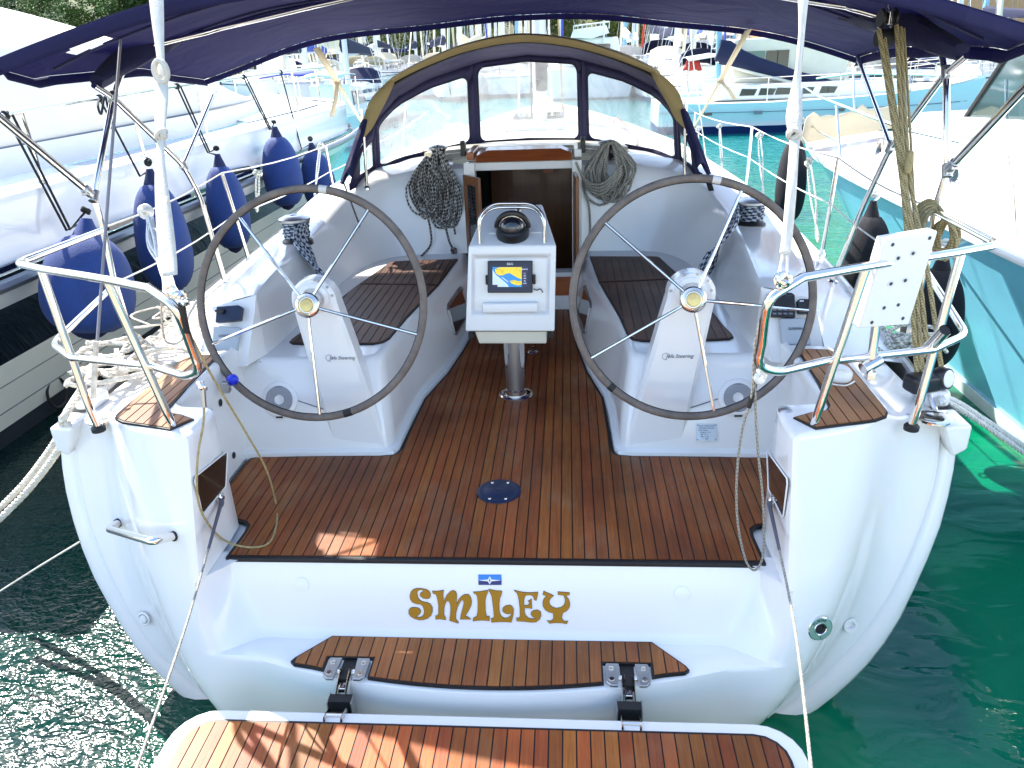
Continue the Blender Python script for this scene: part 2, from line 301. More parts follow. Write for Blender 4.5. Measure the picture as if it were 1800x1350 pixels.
        if bevel:
            b = o.modifiers.new('edge', 'BEVEL'); b.width = bevel; b.segments = seg; b.limit_method = 'ANGLE'; b.angle_limit = R(28); b.harden_normals = False
            w = o.modifiers.new('wn', 'WEIGHTED_NORMAL'); w.keep_sharp = False
        if solid:
            sd = o.modifiers.new('thick', 'SOLIDIFY'); sd.thickness = solid; sd.offset = 0
        return put(o, parent)
def lerp(a, b, t): return a+(b-a)*t
def interp(x, xs, ys):
    if x <= xs[0]: return ys[0]
    for i in range(1, len(xs)):
        if x <= xs[i]:
            t = (x-xs[i-1])/(xs[i]-xs[i-1]); return lerp(ys[i-1], ys[i], t)
    return ys[-1]
def smooth01(t): t = max(0, min(1, t)); return t*t*(3-2*t)
def spline(pts, sub=6, closed=False):
    P = [Vector(p) for p in pts]; n = len(P); out = []
    for i in range(n if closed else n-1):
        p0 = P[(i-1) % n] if closed or i else P[0]; p1 = P[i]; p2 = P[(i+1) % n]; p3 = P[(i+2) % n] if closed or i < n-2 else P[-1]
        for k in range(sub):
            t = k/sub; out.append(.5*((2*p1)+(p2-p0)*t+(2*p0-5*p1+4*p2-p3)*t*t+(3*p1-p0-3*p2+p3)*t**3))
    if not closed: out.append(P[-1])
    return out
def fillet(pts, r, seg=5):
    """round the inner corners of a tube path"""
    P = [Vector(p) for p in pts]; out = [P[0]]
    for i in range(1, len(P)-1):
        a, b, c = P[i-1], P[i], P[i+1]; u = (a-b); w = (c-b); rr = min(r, u.length*.45, w.length*.45); p = b+u.normalized()*rr; q = b+w.normalized()*rr
        for k in range(seg+1):
            t = k/seg; out.append(p*(1-t)**2+b*2*t*(1-t)+q*t*t)
    out.append(P[-1]); return out
def laid_rope(mb, pts, r, turns=11, n=5):
    """three strands laid round one another"""
    pts = [Vector(p) for p in pts]; L_ = [0]
    for i in range(1, len(pts)): L_.append(L_[-1]+(pts[i]-pts[i-1]).length)
    step = 1/turns/6; N = max(8, int(L_[-1]/step)); cen = []; j = 0
    for i in range(N+1):
        d = L_[-1]*i/N
        while j < len(L_)-2 and L_[j+1] < d: j += 1
        t = (d-L_[j])/max(1e-6, L_[j+1]-L_[j]); cen.append((pts[j].lerp(pts[j+1], t), d))
    for k in range(3):
        nx = None; st = []
        for i, (p, d) in enumerate(cen):
            t = (cen[min(i+1, N)][0]-cen[max(i-1, 0)][0]).normalized()
            if nx is None: nx = t.orthogonal().normalized()
            nx = (nx-t*nx.dot(t)).normalized(); ny = t.cross(nx); a = 2*math.pi*(d*turns+k/3); st.append(p+(nx*math.cos(a)+ny*math.sin(a))*r*.5)
        mb.tube(st, r*.56, n)
    return mb
def clip(poly, axis, val, keep_less):
    out = []; n = len(poly)
    for i in range(n):
        a, b = poly[i], poly[(i+1) % n]; ia = (a[axis] <= val) == keep_less; ib = (b[axis] <= val) == keep_less
        if ia: out.append(a)
        if ia != ib:
            t = (val-a[axis])/(b[axis]-a[axis]); out.append((a[0]+(b[0]-a[0])*t, a[1]+(b[1]-a[1])*t))
    return out
def offset_poly(poly, d):
    """shrink a 2-D polygon by d (counter-clockwise order)"""
    n = len(poly); out = []
    ar = sum(poly[i][0]*poly[(i+1) % n][1]-poly[(i+1) % n][0]*poly[i][1] for i in range(n)); sg = 1 if ar > 0 else -1
    for i in range(n):
        p0, p1, p2 = (Vector((*poly[(i+k) % n], 0)) for k in (-1, 0, 1)); u = (p1-p0).normalized(); w = (p2-p1).normalized()
        n1 = Vector((-u.y, u.x, 0))*sg; n2 = Vector((-w.y, w.x, 0))*sg; b = (n1+n2); b = b/max(.4, b.dot(n1)) if b.length > 1e-6 else n1
        q = p1+b*d; out.append((q.x, q.y))
    return out
def planking(parent, name, outline, pitch, x0, zf, matname, th=.012, gap=.005, margin=.014, border=True, axis=0):
    """a black bed with separate teak planks standing 2 mm proud of it; zf(x, y) is the height"""
    ar = sum(outline[i][0]*outline[(i+1) % len(outline)][1]-outline[(i+1) % len(outline)][0]*outline[i][1] for i in range(len(outline)))
    if ar < 0: outline = outline[::-1]
    bed = MB(); bed.prism([(x, y, zf(x, y)+th-.003) for x, y in outline], (0, 0, -th)); bed_o = bed.build(name, 'caulk', parent, smooth=False)
    inner = offset_poly(outline, margin); lo = min(p[axis] for p in inner); hi = max(p[axis] for p in inner)
    k = math.floor((lo-x0)/pitch)
    while x0+k*pitch < hi:
        a, b = x0+k*pitch+gap/2, x0+(k+1)*pitch-gap/2; k += 1
        q = clip(clip(inner, axis, a, False), axis, b, True)
        if len(q) < 3: continue
        A = abs(sum(q[i][0]*q[(i+1) % len(q)][1]-q[(i+1) % len(q)][0]*q[i][1] for i in range(len(q))))/2
        if A < .0004: continue
        dz = random.uniform(-.0004, .0006)
        mb = MB(); mb.prism([(x, y, zf(x, y)+.002) for x, y in q], (0, 0, th-.002+dz)); mb.build('plank', matname, bed_o, smooth=False)
    return bed_o
def text(body, loc, size, ex, ey, matname, parent, name='lettering', depth=.0006, align='CENTER', shear=0):
    """flat lettering on the plane spanned by ex (reading direction) and ey (up)"""
    cu = bpy.data.curves.new(name, 'FONT'); cu.body = body; cu.size = size; cu.align_x = align; cu.align_y = 'CENTER'; cu.extrude = depth; cu.shear = shear
    tmp = bpy.data.objects.new(name, cu); me = bpy.data.meshes.new_from_object(tmp); bpy.data.objects.remove(tmp); me.materials.clear(); me.materials.append(M[matname])
    o = bpy.data.objects.new(name, me); C.objects.link(o)
    ex = Vector(ex).normalized(); ey = Vector(ey); ey = (ey-ex*ey.dot(ex)).normalized(); ez = ex.cross(ey)
    mw = Matrix(((ex.x, ey.x, ez.x, loc[0]), (ex.y, ey.y, ez.y, loc[1]), (ex.z, ey.z, ez.z, loc[2]), (0, 0, 0, 1)))
    if parent is not None:
        put(o, parent); o.matrix_parent_inverse = o.matrix_parent_inverse@mw
    else: o.matrix_world = mw
    return o
def copy_thing(o, dx, dy, dz=0, rz=None, scale=None, label=None, group=None):
    def rec(s, par):
        c = s.copy(); C.objects.link(c); c.parent = par
        for ch in list(s.children): rec(ch, c)
        return c
    c = rec(o, None); c.location = (o.location[0]+dx, o.location[1]+dy, o.location[2]+dz)
    if rz is not None: c.rotation_euler[2] = rz
    if scale: c.scale = scale
    if label: c['label'] = label
    if group: c['group'] = group
    return c
# ================================================================= our yacht
WATER = -.75
yacht = empty('sailing_yacht', (0, 0, WATER), 'white sailing yacht seen from its stern, twin wheels, teak cockpit, open transom named SMILEY', 'sailing yacht')
# ---- the hull outline round the transom
SIDE = 1     # the two halves of the hull outline are read separately
def on_plane(px, py, off=0):
    z = 0
    for _ in range(12): p = at(px, py, y=.17+.29*z+off); z = p.z
    return p
_Lo = [(105, 773), (108, 831), (121, 894), (138, 952), (164, 1017), (181, 1048), (214, 1103), (242, 1148), (277, 1186), (340, 1245), (420, 1300), (520, 1345)]
_Ro = [(1686, 755), (1678, 831), (1662, 901), (1649, 944), (1617, 1017), (1581, 1095), (1539, 1156), (1488, 1209), (1390, 1283), (1300, 1330), (1190, 1370)]
_Li = [(130, 761), (136, 821), (143, 871), (166, 950), (196, 1017), (224, 1070), (264, 1136), (302, 1171), (352, 1216), (390, 1240), (480, 1290), (580, 1330)]
_Ri = [(1652, 763), (1646, 821), (1629, 886), (1609, 952), (1579, 1017), (1559, 1055), (1526, 1103), (1486, 1153), (1425, 1209), (1350, 1264), (1250, 1312), (1150, 1345)]
def _curve(l, r, off):
    out = []
    for lst in (l, r):
        q = sorted([(on_plane(*p, off).z, abs(on_plane(*p, off).x)) for p in lst]); out.append(q)
    def f(z): q = out[0 if SIDE < 0 else 1]; return interp(z, [a for a, b in q], [b for a, b in q])
    return f
_arc_o = _curve(_Lo, _Ro, .06); _arc_i = _curve(_Li, _Ri, 0)
ZL = [-.80+.05*i for i in range(26)]
def smoothed(f, z): return (f(z-.06)+2*f(z)+f(z+.06)+f(z-.03)+f(z+.03))/6
def x_out(z): return smoothed(_arc_o, z) if z < .4 else _arc_o(z)
def x_in(z): return min(smoothed(_arc_i, z), x_out(z)-.055)
def y_lip(z): return .17+.29*z
gx = [1.0, 1.05, 1.14, 1.29, 1.45, 1.55, 1.69, 1.8]; gy = [-.05, -.03, 0.0, .06, .135, .185, .285, .30]
def s_w(x): return .30-.16*smooth01((x-1.15)/.55)
def y_w(x, z):
    zz = .35*z+.65*(.5*((z+.08)+math.sqrt((z+.08)**2+.03))-.10)
    base = -.03+.36*(x-1.05)+.22*(x-1.05)**2+s_w(x)*(zz-.53)
    w = smooth01((x-(x_in(z)-.38))/.38)      # run out into the lip of the hull
    return lerp(base, y_lip(z), w)
def z_top(x): return interp(x, [1.05, 1.44, 1.50, 1.56, 1.75], [.535, .515, .475, .455, .425])
def y_c(x, z, ledge):
    ax = abs(x); yr = -.02+.39*z; yl = -.385+.19*ax*ax
    return yl if ledge else yr
# transom below the sole
mb = MB(); rows = []
zrows = [(0, 0), (-.04, 0), (-.09, 0), (-.14, 0), (-.19, 0), (-.24, 0), (-.268, 0), (-.284, .06), (-.289, .9), (-.296, .98), (-.312, 1), (-.36, 1), (-.42, 1), (-.5, 1), (-.58, 1), (-.66, 1), (-.74, 1)]
for z, lg in zrows:
  both = []
  for SIDE in (-1, 1):
    half = []; xi = x_in(z)
    xs = [i*.06 for i in range(15)]+[.88, .91, .94, .97, 1.0, 1.02, 1.04, 1.06, 1.08, 1.10]+[lerp(1.10, xi, k/10) for k in range(1, 11)]
    for x in xs:
        soft = .10 if z > -.1 else lerp(.10, .26, smooth01((-.1-z)/.25))
        b = smooth01((x-(1.09-soft))/soft)
        inner = lerp(y_c(x, z, 0), y_c(x, z, 1), lg); half.append(Vector((x, lerp(inner, y_w(x, z), b) if x < 1.10 else y_w(x, z), z)))
    both.append(half)
  rows.append([Vector((-p.x, p.y, p.z)) for p in both[0][::-1]]+both[1][1:])
mb.grid(rows)
for s in (-1, 1):     # close the little shelf between the sole corner and the quarter
    rr0 = [p for p in rows[0] if .90 < p.x*s < 1.11]; rr0 = rr0 if s > 0 else rr0[::-1]; cpt = Vector((s*1.06, .02, 0)); c2 = Vector((s*.93, .02, -.004))
    mb.add([c2]+rr0+[cpt], [(0, k, k+1) for k in range(1, len(rr0))]+[(0, len(rr0), len(rr0)+1)])
# stern quarters: inner wall, aft face, rounded top, capped by the deck
for s in (-1, 1):
    SIDE = s
    def path(z, t):
        inn = [(1.25, .97), (1.25, .70), (1.25, .50), (1.25, .32), (1.235, .275), (1.20, .25), (1.12, .235), (1.075, .222), (1.055, .19), (1.05, .10), (1.05, .02)]
        y0 = y_w(1.05, z); inn += [(1.05, y0+.05), (1.052, y0+.03), (1.058, y0+.013), (1.068, y_w(1.068, z)+.004)]
        xi = x_in(z)
        return inn+[(x, y_w(x, z)) for x in [1.08, 1.10]+[lerp(1.10, xi, k/10) for k in range(1, 11)]]
    rws = []; r = .022
    zs = [0, .06, .12, .2, .28, .36, .42]+['a']*1
    for t in [0, .12, .25, .4, .55, .7, .85, 1.0]:
        row = []
        for x, y in path(.0, t): pass
        p = path(.5*t, t)
        row = [Vector((s*x, y, t*(z_top(x)-r))) for x, y in [(q[0], q[1]) for q in p]]
        # follow the true face at this height
        row = [Vector((v.x, (y_w(abs(v.x), v.z) if i >= 15 else v.y), v.z)) for i, v in enumerate(row)]
        rws.append(row)
    last = rws[-1]; n = len(last)
    nrm = []
    for i in range(n):
        a = last[max(0, i-1)]; b = last[min(n-1, i+1)]; d = Vector((b.x-a.x, b.y-a.y, 0)).normalized(); nn = Vector((-d.y, d.x, 0))*s; nrm.append(nn)
    for a_ in (25, 50, 75, 90):
        a = R(a_); rws.append([v+nrm[i]*r*(1-math.cos(a))+Vector((0, 0, r*math.sin(a))) for i, v in enumerate(last)])
    mb.grid(rws, flip=(s < 0))
    top = rws[-1]
    # deck surface of the quarter as strips running forward from the rounded edge to y = .84
    strips = []
    for i, v in enumerate(top[15:]):
        w = Vector((s*max(abs(v.x), 1.265+.004*i), .30, 0)); f = Vector((w.x, .84, 0)); q = [v, v.lerp(w, .33), v.lerp(w, .66), w, w.lerp(f, .5), f]
        strips.append([v]+[Vector((p.x, p.y, z_top(abs(p.x)))) for p in q[1:]])
    # inner border strip between recess wall and the strips
    mb.grid(strips, flip=(s < 0))
    innr = top[:16]
    ring_ = list(innr)+[strips[0][k] for k in range(1, 5)]
    from mathutils.geometry import tessellate_polygon
    mb.add(ring_, [tuple(t) for t in tessellate_polygon([[Vector((p.x, p.y, 0)) for p in ring_]])])
moulding = mb.build('transom_moulding', 'gelcoat', yacht, merge=.0008, angle=38)
# ---- lip and hull shell
mb = MB(); zz = [.425, .40, .36, .3, .22, .12, 0, -.12, -.24, -.36, -.46, -.55, -.62, -.68, -.74, -.80]
for s in (-1, 1):
    SIDE = s; st = []
    for k, z in enumerate(zz):
        xi, xo, y = x_in(z), x_out(z), y_lip(z)
        row = [Vector((xi-.004, y-.001, z)), Vector((xi+.001, y+.003, z)), Vector((xi+.003, y+.060, z)), Vector((xi+.006, y+.066, z)), Vector((xi+.014, y+.052, z)), Vector((lerp(xi, xo, .35), y+.034, z)), Vector((lerp(xi, xo, .6), y+.030, z)), Vector((lerp(xi, xo, .85), y+.042, z)), Vector((xo-.003, y+.06, z)), Vector((xo, y+.085, z))]
        for yy, bx, zs_, zl in ((.7, 1.0, .43, 1), (1.2, 1.035, .44, 1), (2.2, 1.085, .45, 1), (3.5, 1.11, .48, 1), (5, 1.09, .54, 1.05), (7, .93, .64, 1.1), (8.6, .66, .74, 1.15), (10, .33, .84, 1.2), (11.1, .02, .9, 1.2)):
            row.append(Vector((xo*bx, yy, zs_+(z-.425)*zl)))
        st.append([Vector((s*p.x, p.y, p.z)) for p in row])
    mb.grid(st, flip=(s > 0))
hull = mb.build('hull', 'gelcoat', yacht, angle=50)
# closed bottom so the water does not show through
mb = MB(); mb.grid([[Vector((-.85, .3, -.80)), Vector((.85, .3, -.80))], [Vector((-1.4, 5, -.8)), Vector((1.4, 5, -.8))], [Vector((-.1, 11, -.8)), Vector((.1, 11, -.8))]]); mb.build('keel_bottom', 'gelcoat', yacht)
# white corner fittings over the hull edge, with the groove in them
for s in (-1, 1):
    mb = MB(); mb.prism([(s*1.67, .215, .44), (s*1.785, .24, .432), (s*1.785, .24, .33), (s*1.73, .228, .305), (s*1.695, .222, .37)], (0, .15, 0)); mb.build('corner_cap', 'gelcoat', yacht, bevel=.012)
    mb = MB(); mb.box((s*1.72, .45, .465), (.10, .12, .07)); mb.build('corner_chock', 'gelcoat', yacht, bevel=.02)
def wall_y(z): return .792+.145*interp(z, [.03, .10, .2, .3, .38, .43], [0, .10, .30, .58, .82, 1])
# ---- side decks, bench boxes, coamings
def bxh(y): return interp(y, [.3, .7, 1.2, 2.2, 3.5, 5, 7, 8.6, 10, 11.1], [1.745, 1.76, 1.83, 1.92, 1.965, 1.93, 1.65, 1.17, .58, .03])
def shz(y): return interp(y, [.3, .7, 1.2, 2.2, 3.5, 5, 7, 8.6, 10, 11.1], [.425, .43, .44, .45, .48, .54, .64, .74, .84, .9])
for s in (-1, 1):
    mb = MB(); rws = []
    for y in (.84, 1.2, 1.8, 2.4, 3, 3.6, 4.4, 5.5, 6.5, 7.5, 8.6, 10, 11.1):
        xi = interp(y, [.84, 1.0, 2.5, 4, 7, 7.6, 11.1], [1.25, 1.45, 1.5, 1.35, .9, 0, 0]); xo = max(xi+.005, bxh(y)); z0 = shz(y)
        rws.append([Vector((s*lerp(xi, xo, k), y, z0+(.07 if y < 7 else .12)*(1-k)-(0 if k < 1 else .0))) for k in (0, .3, .6, .9, .97, 1)])
    mb.grid(rws, flip=(s < 0)); mb.build('side_deck', 'gelcoat', yacht)
    # toe rail
    tr_ = [Vector((s*(bxh(y)-.012), y, shz(y)+.012)) for y in (.55, .9, 1.4, 2, 2.8, 3.6, 4.6, 5.8, 7, 8, 9, 10, 11)]
    mb = MB(); mb.tube(spline(tr_, 3), .02, 6, flat=(1.0, .55)); mb.build('toe_rail', 'gelcoat', yacht)
    # bench box
    bot = [(1.26, .775), (1.0, .79), (.75, .795), (.60, .797), (.565, .803), (.545, .83), (.54, .90), (.535, 1.15), (.52, 1.42), (.443, 1.78), (.397, 2.14), (.36, 2.6), (.335, 2.96)]
    top = [(1.26, .93), (1.0, .935), (.78, .94), (.67, .945), (.625, .96), (.60, .995), (.59, 1.06), (.585, 1.2), (.565, 1.45), (.52, 1.8), (.48, 2.14), (.445, 2.6), (.425, 2.96)]
    mb = MB(); rws = []
    for z, t, off in ((-.01, 0, -.028), (.022, 0, -.024), (.032, .02, 0), (.10, .10, 0), (.2, .3, 0), (.3, .58, 0), (.38, .82, 0), (.415, .93, 0), (.432, 1.0, .006), (.438, 1.0, .018), (.44, 1.0, .03)):
        row = []
        for i in range(len(bot)):
            a = Vector(bot[max(0, i-1)]); b = Vector(bot[min(len(bot)-1, i+1)]); d = (b-a).normalized(); nn = Vector((-d.y, d.x))  # left of path = outwards from the bench? path runs aft edge inwards then forward
            p = Vector(bot[i]).lerp(Vector(top[i]), t)+nn*(-off)
            row.append(Vector((s*p.x, p.y, z)))
        rws.append(row)
    mb.grid(rws, flip=(s > 0))
    last = rws[-1]; mb.add(list(last)+[Vector((s*1.30, 2.96, .44)), Vector((s*1.30, .96, .44))], [tuple(range(len(last)+2))])
    bench = mb.build('bench', 'gelcoat', yacht, angle=35)
    # seat back, coaming top and its outer side
    bt = [(1.165, 1.0), (1.15, 1.15), (1.145, 1.5), (1.14, 1.9), (1.12, 2.3), (1.07, 2.6), (.97, 2.80), (.82, 2.89), (.6, 2.91), (.385, 2.915)]
    tp = [(1.17, 1.02, .735), (1.185, 1.2, .748), (1.22, 1.5, .745), (1.265, 1.86, .735), (1.30, 2.3, .735), (1.30, 2.62, .77), (1.23, 2.90, .85), (1.05, 3.02, .94), (.7, 3.02, 1.0), (.385, 3.0, 1.01)]
    ot = [(1.40, 1.04, .66), (1.44, 1.2, .70), (1.48, 1.5, .71), (1.52, 1.86, .71), (1.55, 2.3, .72), (1.55, 2.7, .77), (1.46, 3.1, .87), (1.2, 3.3, .97), (.7, 3.3, 1.05), (.385, 3.3, 1.06)]
    dk = [(1.46, 1.0, .49), (1.53, 1.2, .49), (1.57, 1.5, .49), (1.60, 1.86, .49), (1.62, 2.3, .50), (1.63, 2.7, .50), (1.60, 3.15, .52), (1.5, 3.6, .54), (1.4, 3.9, .60), (1.3, 4.0, .8)]
    rws = [[Vector((*p, .44)) for p in bt]]
    for t in (.3, .7, .93): rws.append([Vector((*bt[i], .44)).lerp(Vector(tp[i]), t) for i in range(10)])
    rws.append([Vector(tp[i])+(Vector(ot[i])-Vector(tp[i])).normalized()*.008+Vector((0, 0, .0)) for i in range(10)])
    rws.append([Vector(tp[i])+(Vector(ot[i])-Vector(tp[i])).normalized()*.03+Vector((0, 0, .006)) for i in range(10)])
    rws.append([Vector(tp[i]).lerp(Vector(ot[i]), .5)+Vector((0, 0, .012)) for i in range(10)])
    rws.append([Vector(ot[i])+Vector((0, 0, .0)) for i in range(10)])
    rws.append([Vector(ot[i]).lerp(Vector(dk[i]), .12)-Vector((0, 0, .03)) for i in range(10)])
    rws.append([Vector(dk[i]) for i in range(10)])
    rws = [[Vector((s*p.x, p.y, p.z)) for p in spline(r_, 3)] for r_ in rws]
    mb = MB(); mb.grid(rws, flip=(s < 0))
    # sloping instrument face and the cheek below it
    a0 = [Vector((s*x, y, z)) for x, y, z in ((1.17, 1.02, .735), (1.40, 1.04, .66))]; ff = []
    xs_ = [(1.17, 1.40), (1.175, 1.415), (1.18, 1.425), (1.19, 1.44), (1.20, 1.45), (1.205, 1.455)]; yz = [(1.02, .735), (1.015, .715), (.99, .66), (.93, .565), (.875, .48), (.85, .44)]
    for (xa, xb), (y, z) in zip(xs_, yz): ff.append([Vector((s*lerp(xa, xb, k), y+.02*k, z-(.06*k if z > .7 else .03*k))) for k in (0, .25, .5, .75, 1)])
    mb.grid(ff, flip=(s > 0))
    mb.add([Vector((s*x, y, z)) for x, y, z in ((1.17, 1.02, .735), (1.175, 1.015, .715), (1.18, .99, .66), (1.19, .93, .565), (1.20, .875, .48), (1.205, .85, .44), (1.165, 1.0, .44))], [(0, 1, 2, 3, 4, 5, 6)])
    mb.add([Vector((s*x, y, z)) for x, y, z in ((1.40, 1.04, .66), (1.425, 1.01, .63), (1.44, .95, .535), (1.455, .87, .44), (1.46, 1.0, .45))], [(0, 1, 2, 3, 4)])
    mb.build('coaming', 'gelcoat', yacht, angle=45)
    # folding seam and hinge of the bench locker
    seam = [(1.24, .925, .425), (1.235, .90, .36), (1.20, .872, .27), (1.0, .845, .19), (.80, .825, .14), (.62, .81, .09)]
    # locker outline on the aft face of the bench
    mb = MB(); mb.tube([(s*x, wall_y(z)-.001, z) for x, z in ((1.17, .43), (1.185, .36), (1.165, .315), (1.05, .275), (.95, .245), (.85, .215), (.76, .185))], .0028, 5); mb.build('locker_seam', 'grey_print', bench)
# floor under the planks and the cockpit well
mb = MB(); mb.prism([(1.07, -.01, -.016), (1.08, .23, -.016), (1.10, .24, -.016), (1.26, .26, -.016), (1.26, .82, -.016), (.7, .84, -.016), (.5, 3.1, -.016), (-.5, 3.1, -.016), (-.7, .84, -.016), (-1.26, .82, -.016), (-1.26, .26, -.016), (-1.10, .24, -.016), (-1.08, .23, -.016), (-1.07, -.01, -.016)], (0, 0, -.03)); mb.build('sole_base', 'gelcoat', yacht)
# ---- teak
half = [(1.02, -.022), (1.013, .14), (1.018, .185), (1.035, .205), (1.08, .225), (1.17, .232), (1.22, .25), (1.235, .29), (1.235, .70), (1.222, .745), (1.18, .765), (.60, .775), (.545, .778), (.522, .795), (.512, .83), (.508, .95), (.492, 1.415), (.415, 1.775), (.37, 2.14), (.312, 2.87), (.305, 3.0)]
sole = planking(yacht, 'cockpit_sole', [(x, y) for x, y in half]+[(-x, y) for x, y in half[::-1]], .045, 0, lambda x, y: 0-.004, 'teak_sole')
# thick black edge at the open transom
mb = MB(); mb.box((0, -.024, -.004), (2.04, .012, .018)); mb.build('sole_edge', 'black_rubber', yacht, bevel=.003)
def fan(poly, s): return [(s*x, y) for x, y in poly]
for s in (-1, 1):
    # seat: forward panel and long aft panel
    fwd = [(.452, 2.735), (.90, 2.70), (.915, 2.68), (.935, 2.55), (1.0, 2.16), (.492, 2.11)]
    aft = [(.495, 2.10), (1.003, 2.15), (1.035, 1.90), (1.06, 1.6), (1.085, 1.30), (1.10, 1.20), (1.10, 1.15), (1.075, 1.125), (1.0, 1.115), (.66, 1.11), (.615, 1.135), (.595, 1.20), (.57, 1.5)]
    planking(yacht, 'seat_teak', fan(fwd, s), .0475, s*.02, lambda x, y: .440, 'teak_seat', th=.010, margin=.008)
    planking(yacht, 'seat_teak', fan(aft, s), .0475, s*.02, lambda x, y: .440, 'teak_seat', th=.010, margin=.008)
    pad = [(1.09, .10), (1.145, .022), (1.29, .075), (1.375, .105), (1.425, .14), (1.445, .18), (1.455, .26), (1.475, .6), (1.478, .73), (1.465, .77), (1.42, .785), (1.33, .785), (1.30, .765), (1.285, .72), (1.265, .40), (1.245, .21), (1.225, .172), (1.16, .145)]
    zf = lambda x, y: interp(abs(x), [1.05, 1.44, 1.50], [.535, .515, .475])+.001
    planking(yacht, 'deck_pad', fan(pad, s), .045, s*.015, zf, 'teak_pad', th=.009, margin=.007)
# ---- step on the transom
ctr = [(-.60, -.128), (.60, -.128)]; st = [(-.605, -.131), (.605, -.131), (.72, -.255), (.725, -.278), (.70, -.290)]
edge = [(x/20, -.385+.19*(x/20)**2+.012) for x in range(13, -14, -1)]
cut = []
out = [(-.605, -.131), (.605, -.131), (.715, -.248), (.725, -.268), (.708, -.282)]
for x, y in [(x/50, -.385+.19*(x/50)**2+.014) for x in range(33, -34, -1)]:
    out.append((x, y))
out += [(-.708, -.282), (-.725, -.268), (-.715, -.248)]
# notches for the hinges
def notch(poly):
    res = []
    for x, y in poly:
        if y < -.24 and .425 < abs(x) < .585: continue
        res.append((x, y))
    return res
def with_notches():
    f = lambda x: -.385+.19*x*x+.014
    res = [(-.605, -.131), (.605, -.131), (.715, -.248), (.725, -.268), (.708, -.282), (.64, f(.64)), (.590, f(.59)), (.590, -.245), (.42, -.245), (.42, f(.42))]
    for k in range(7, -8, -1): res.append((k*.055, f(k*.055)))
    res += [(-.42, f(.42)), (-.42, -.245), (-.59, -.245), (-.59, f(.59)), (-.64, f(.64)), (-.708, -.282), (-.725, -.268), (-.715, -.248)]
    return res
planking(yacht, 'step_teak', with_notches(), .045, .012, lambda x, y: -.284, 'teak_step', margin=.007)
# ---- folding bathing platform
zp = -.315
def rrect(x0, x1, y0, y1, r, n=5):
    pts = []
    for cx, cy_, a0 in ((x1-r, y1-r, 0), (x0+r, y1-r, 90), (x0+r, y0+r, 180), (x1-r, y0+r, 270)):
        for k in range(n+1): a = R(a0+90*k/n); pts.append((cx+r*math.cos(a), cy_+r*math.sin(a)))
    return pts
mb = MB(); mb.prism([(x, y, zp) for x, y in rrect(-1.05, 1.05, -1.5, -.455, .14)], (0, 0, -.085)); plat = mb.build('bathing_platform', 'gelcoat', yacht, bevel=.012)
planking(yacht, 'platform_teak', rrect(-.995, .995, -1.45, -.505, .10, 4), .0455, .004, lambda x, y: zp-.003, 'teak_platform', margin=.011)
for s in (-1, 1):
    hx = s*.505
    hng = empty('platform_hinge', (hx, -.3, -.3)); put(hng, yacht)
    for t in (-1, 1):
        mb = MB(); mb.prism([(hx+t*x, y, -.268) for x, y in ((.028, -.25), (.073, -.25), (.078, -.262), (.078, -.335), (.062, -.352), (.036, -.352))], (0, 0, -.012)); pl = mb.build('hinge_plate', 'stainless_dull', hng, bevel=.003)
        for y in (-.275, -.325):
            mb = MB(); mb.lathe([(.0, .003), (.009, .003), (.010, 0)], (hx+t*.057, y, -.268), n=12, cap=False); mb.lathe([(.0, .0045), (.004, .0045)], (hx+t*.057, y, -.268), n=6, cap=False); mb.build('screw', 'stainless', hng)
        mb = MB(); mb.box((hx+t*.042, -.40, -.43), (.004, .05, .24)); mb.build('slot_edge', 'stainless_dull', hng)
        for k, xo in enumerate((.012, .022)):
            mb = MB(); mb.tube(spline([(hx+t*xo, -.30, -.283), (hx+t*xo, -.375, -.315), (hx+t*(xo+.004), -.43, -.40), (hx+t*(xo+.006), -.50, -.345)], 4), .0105, 6, flat=(1.7, .35)); mb.build('link_arm', 'stainless', hng)
        mb = MB(); mb.lathe([(.011, -.006), (.011, .006)], (hx+t*.026, -.305, -.283), axis=(1, 0, 0), n=10); mb.build('pin', 'stainless', hng)
    mb = MB(); mb.box((hx, -.40, -.42), (.082, .035, .22)); mb.box((hx, -.29, -.30), (.05, .09, .03)); mb.build('slot', 'black_rubber', hng)
    mb = MB(); mb.box((hx, -.355, -.305), (.022, .035, .02)); mb.box((hx, -.43, -.375), (.018, .03, .016)); mb.box((hx, -.475, -.345), (.03, .03, .02)); mb.build('toggle', 'stainless', hng, bevel=.003)
    mb = MB(); mb.box((hx, -.470, -.352), (.074, .04, .06)); mb.build('bracket', 'black_rubber', hng, bevel=.003)
    for t in (-1, 1): mb = MB(); mb.tube([(hx+t*.030, -.44, -.33), (hx+t*.030, -.498, -.309)], .007, 8, flat=(2.2, .5)); mb.build('link_end', 'stainless', hng)
    mb = MB(); mb.lathe([(.008, -.034), (.008, .034)], (hx, -.474, -.312), axis=(1, 0, 0), n=10); mb.build('hinge_pin', 'stainless', hng)

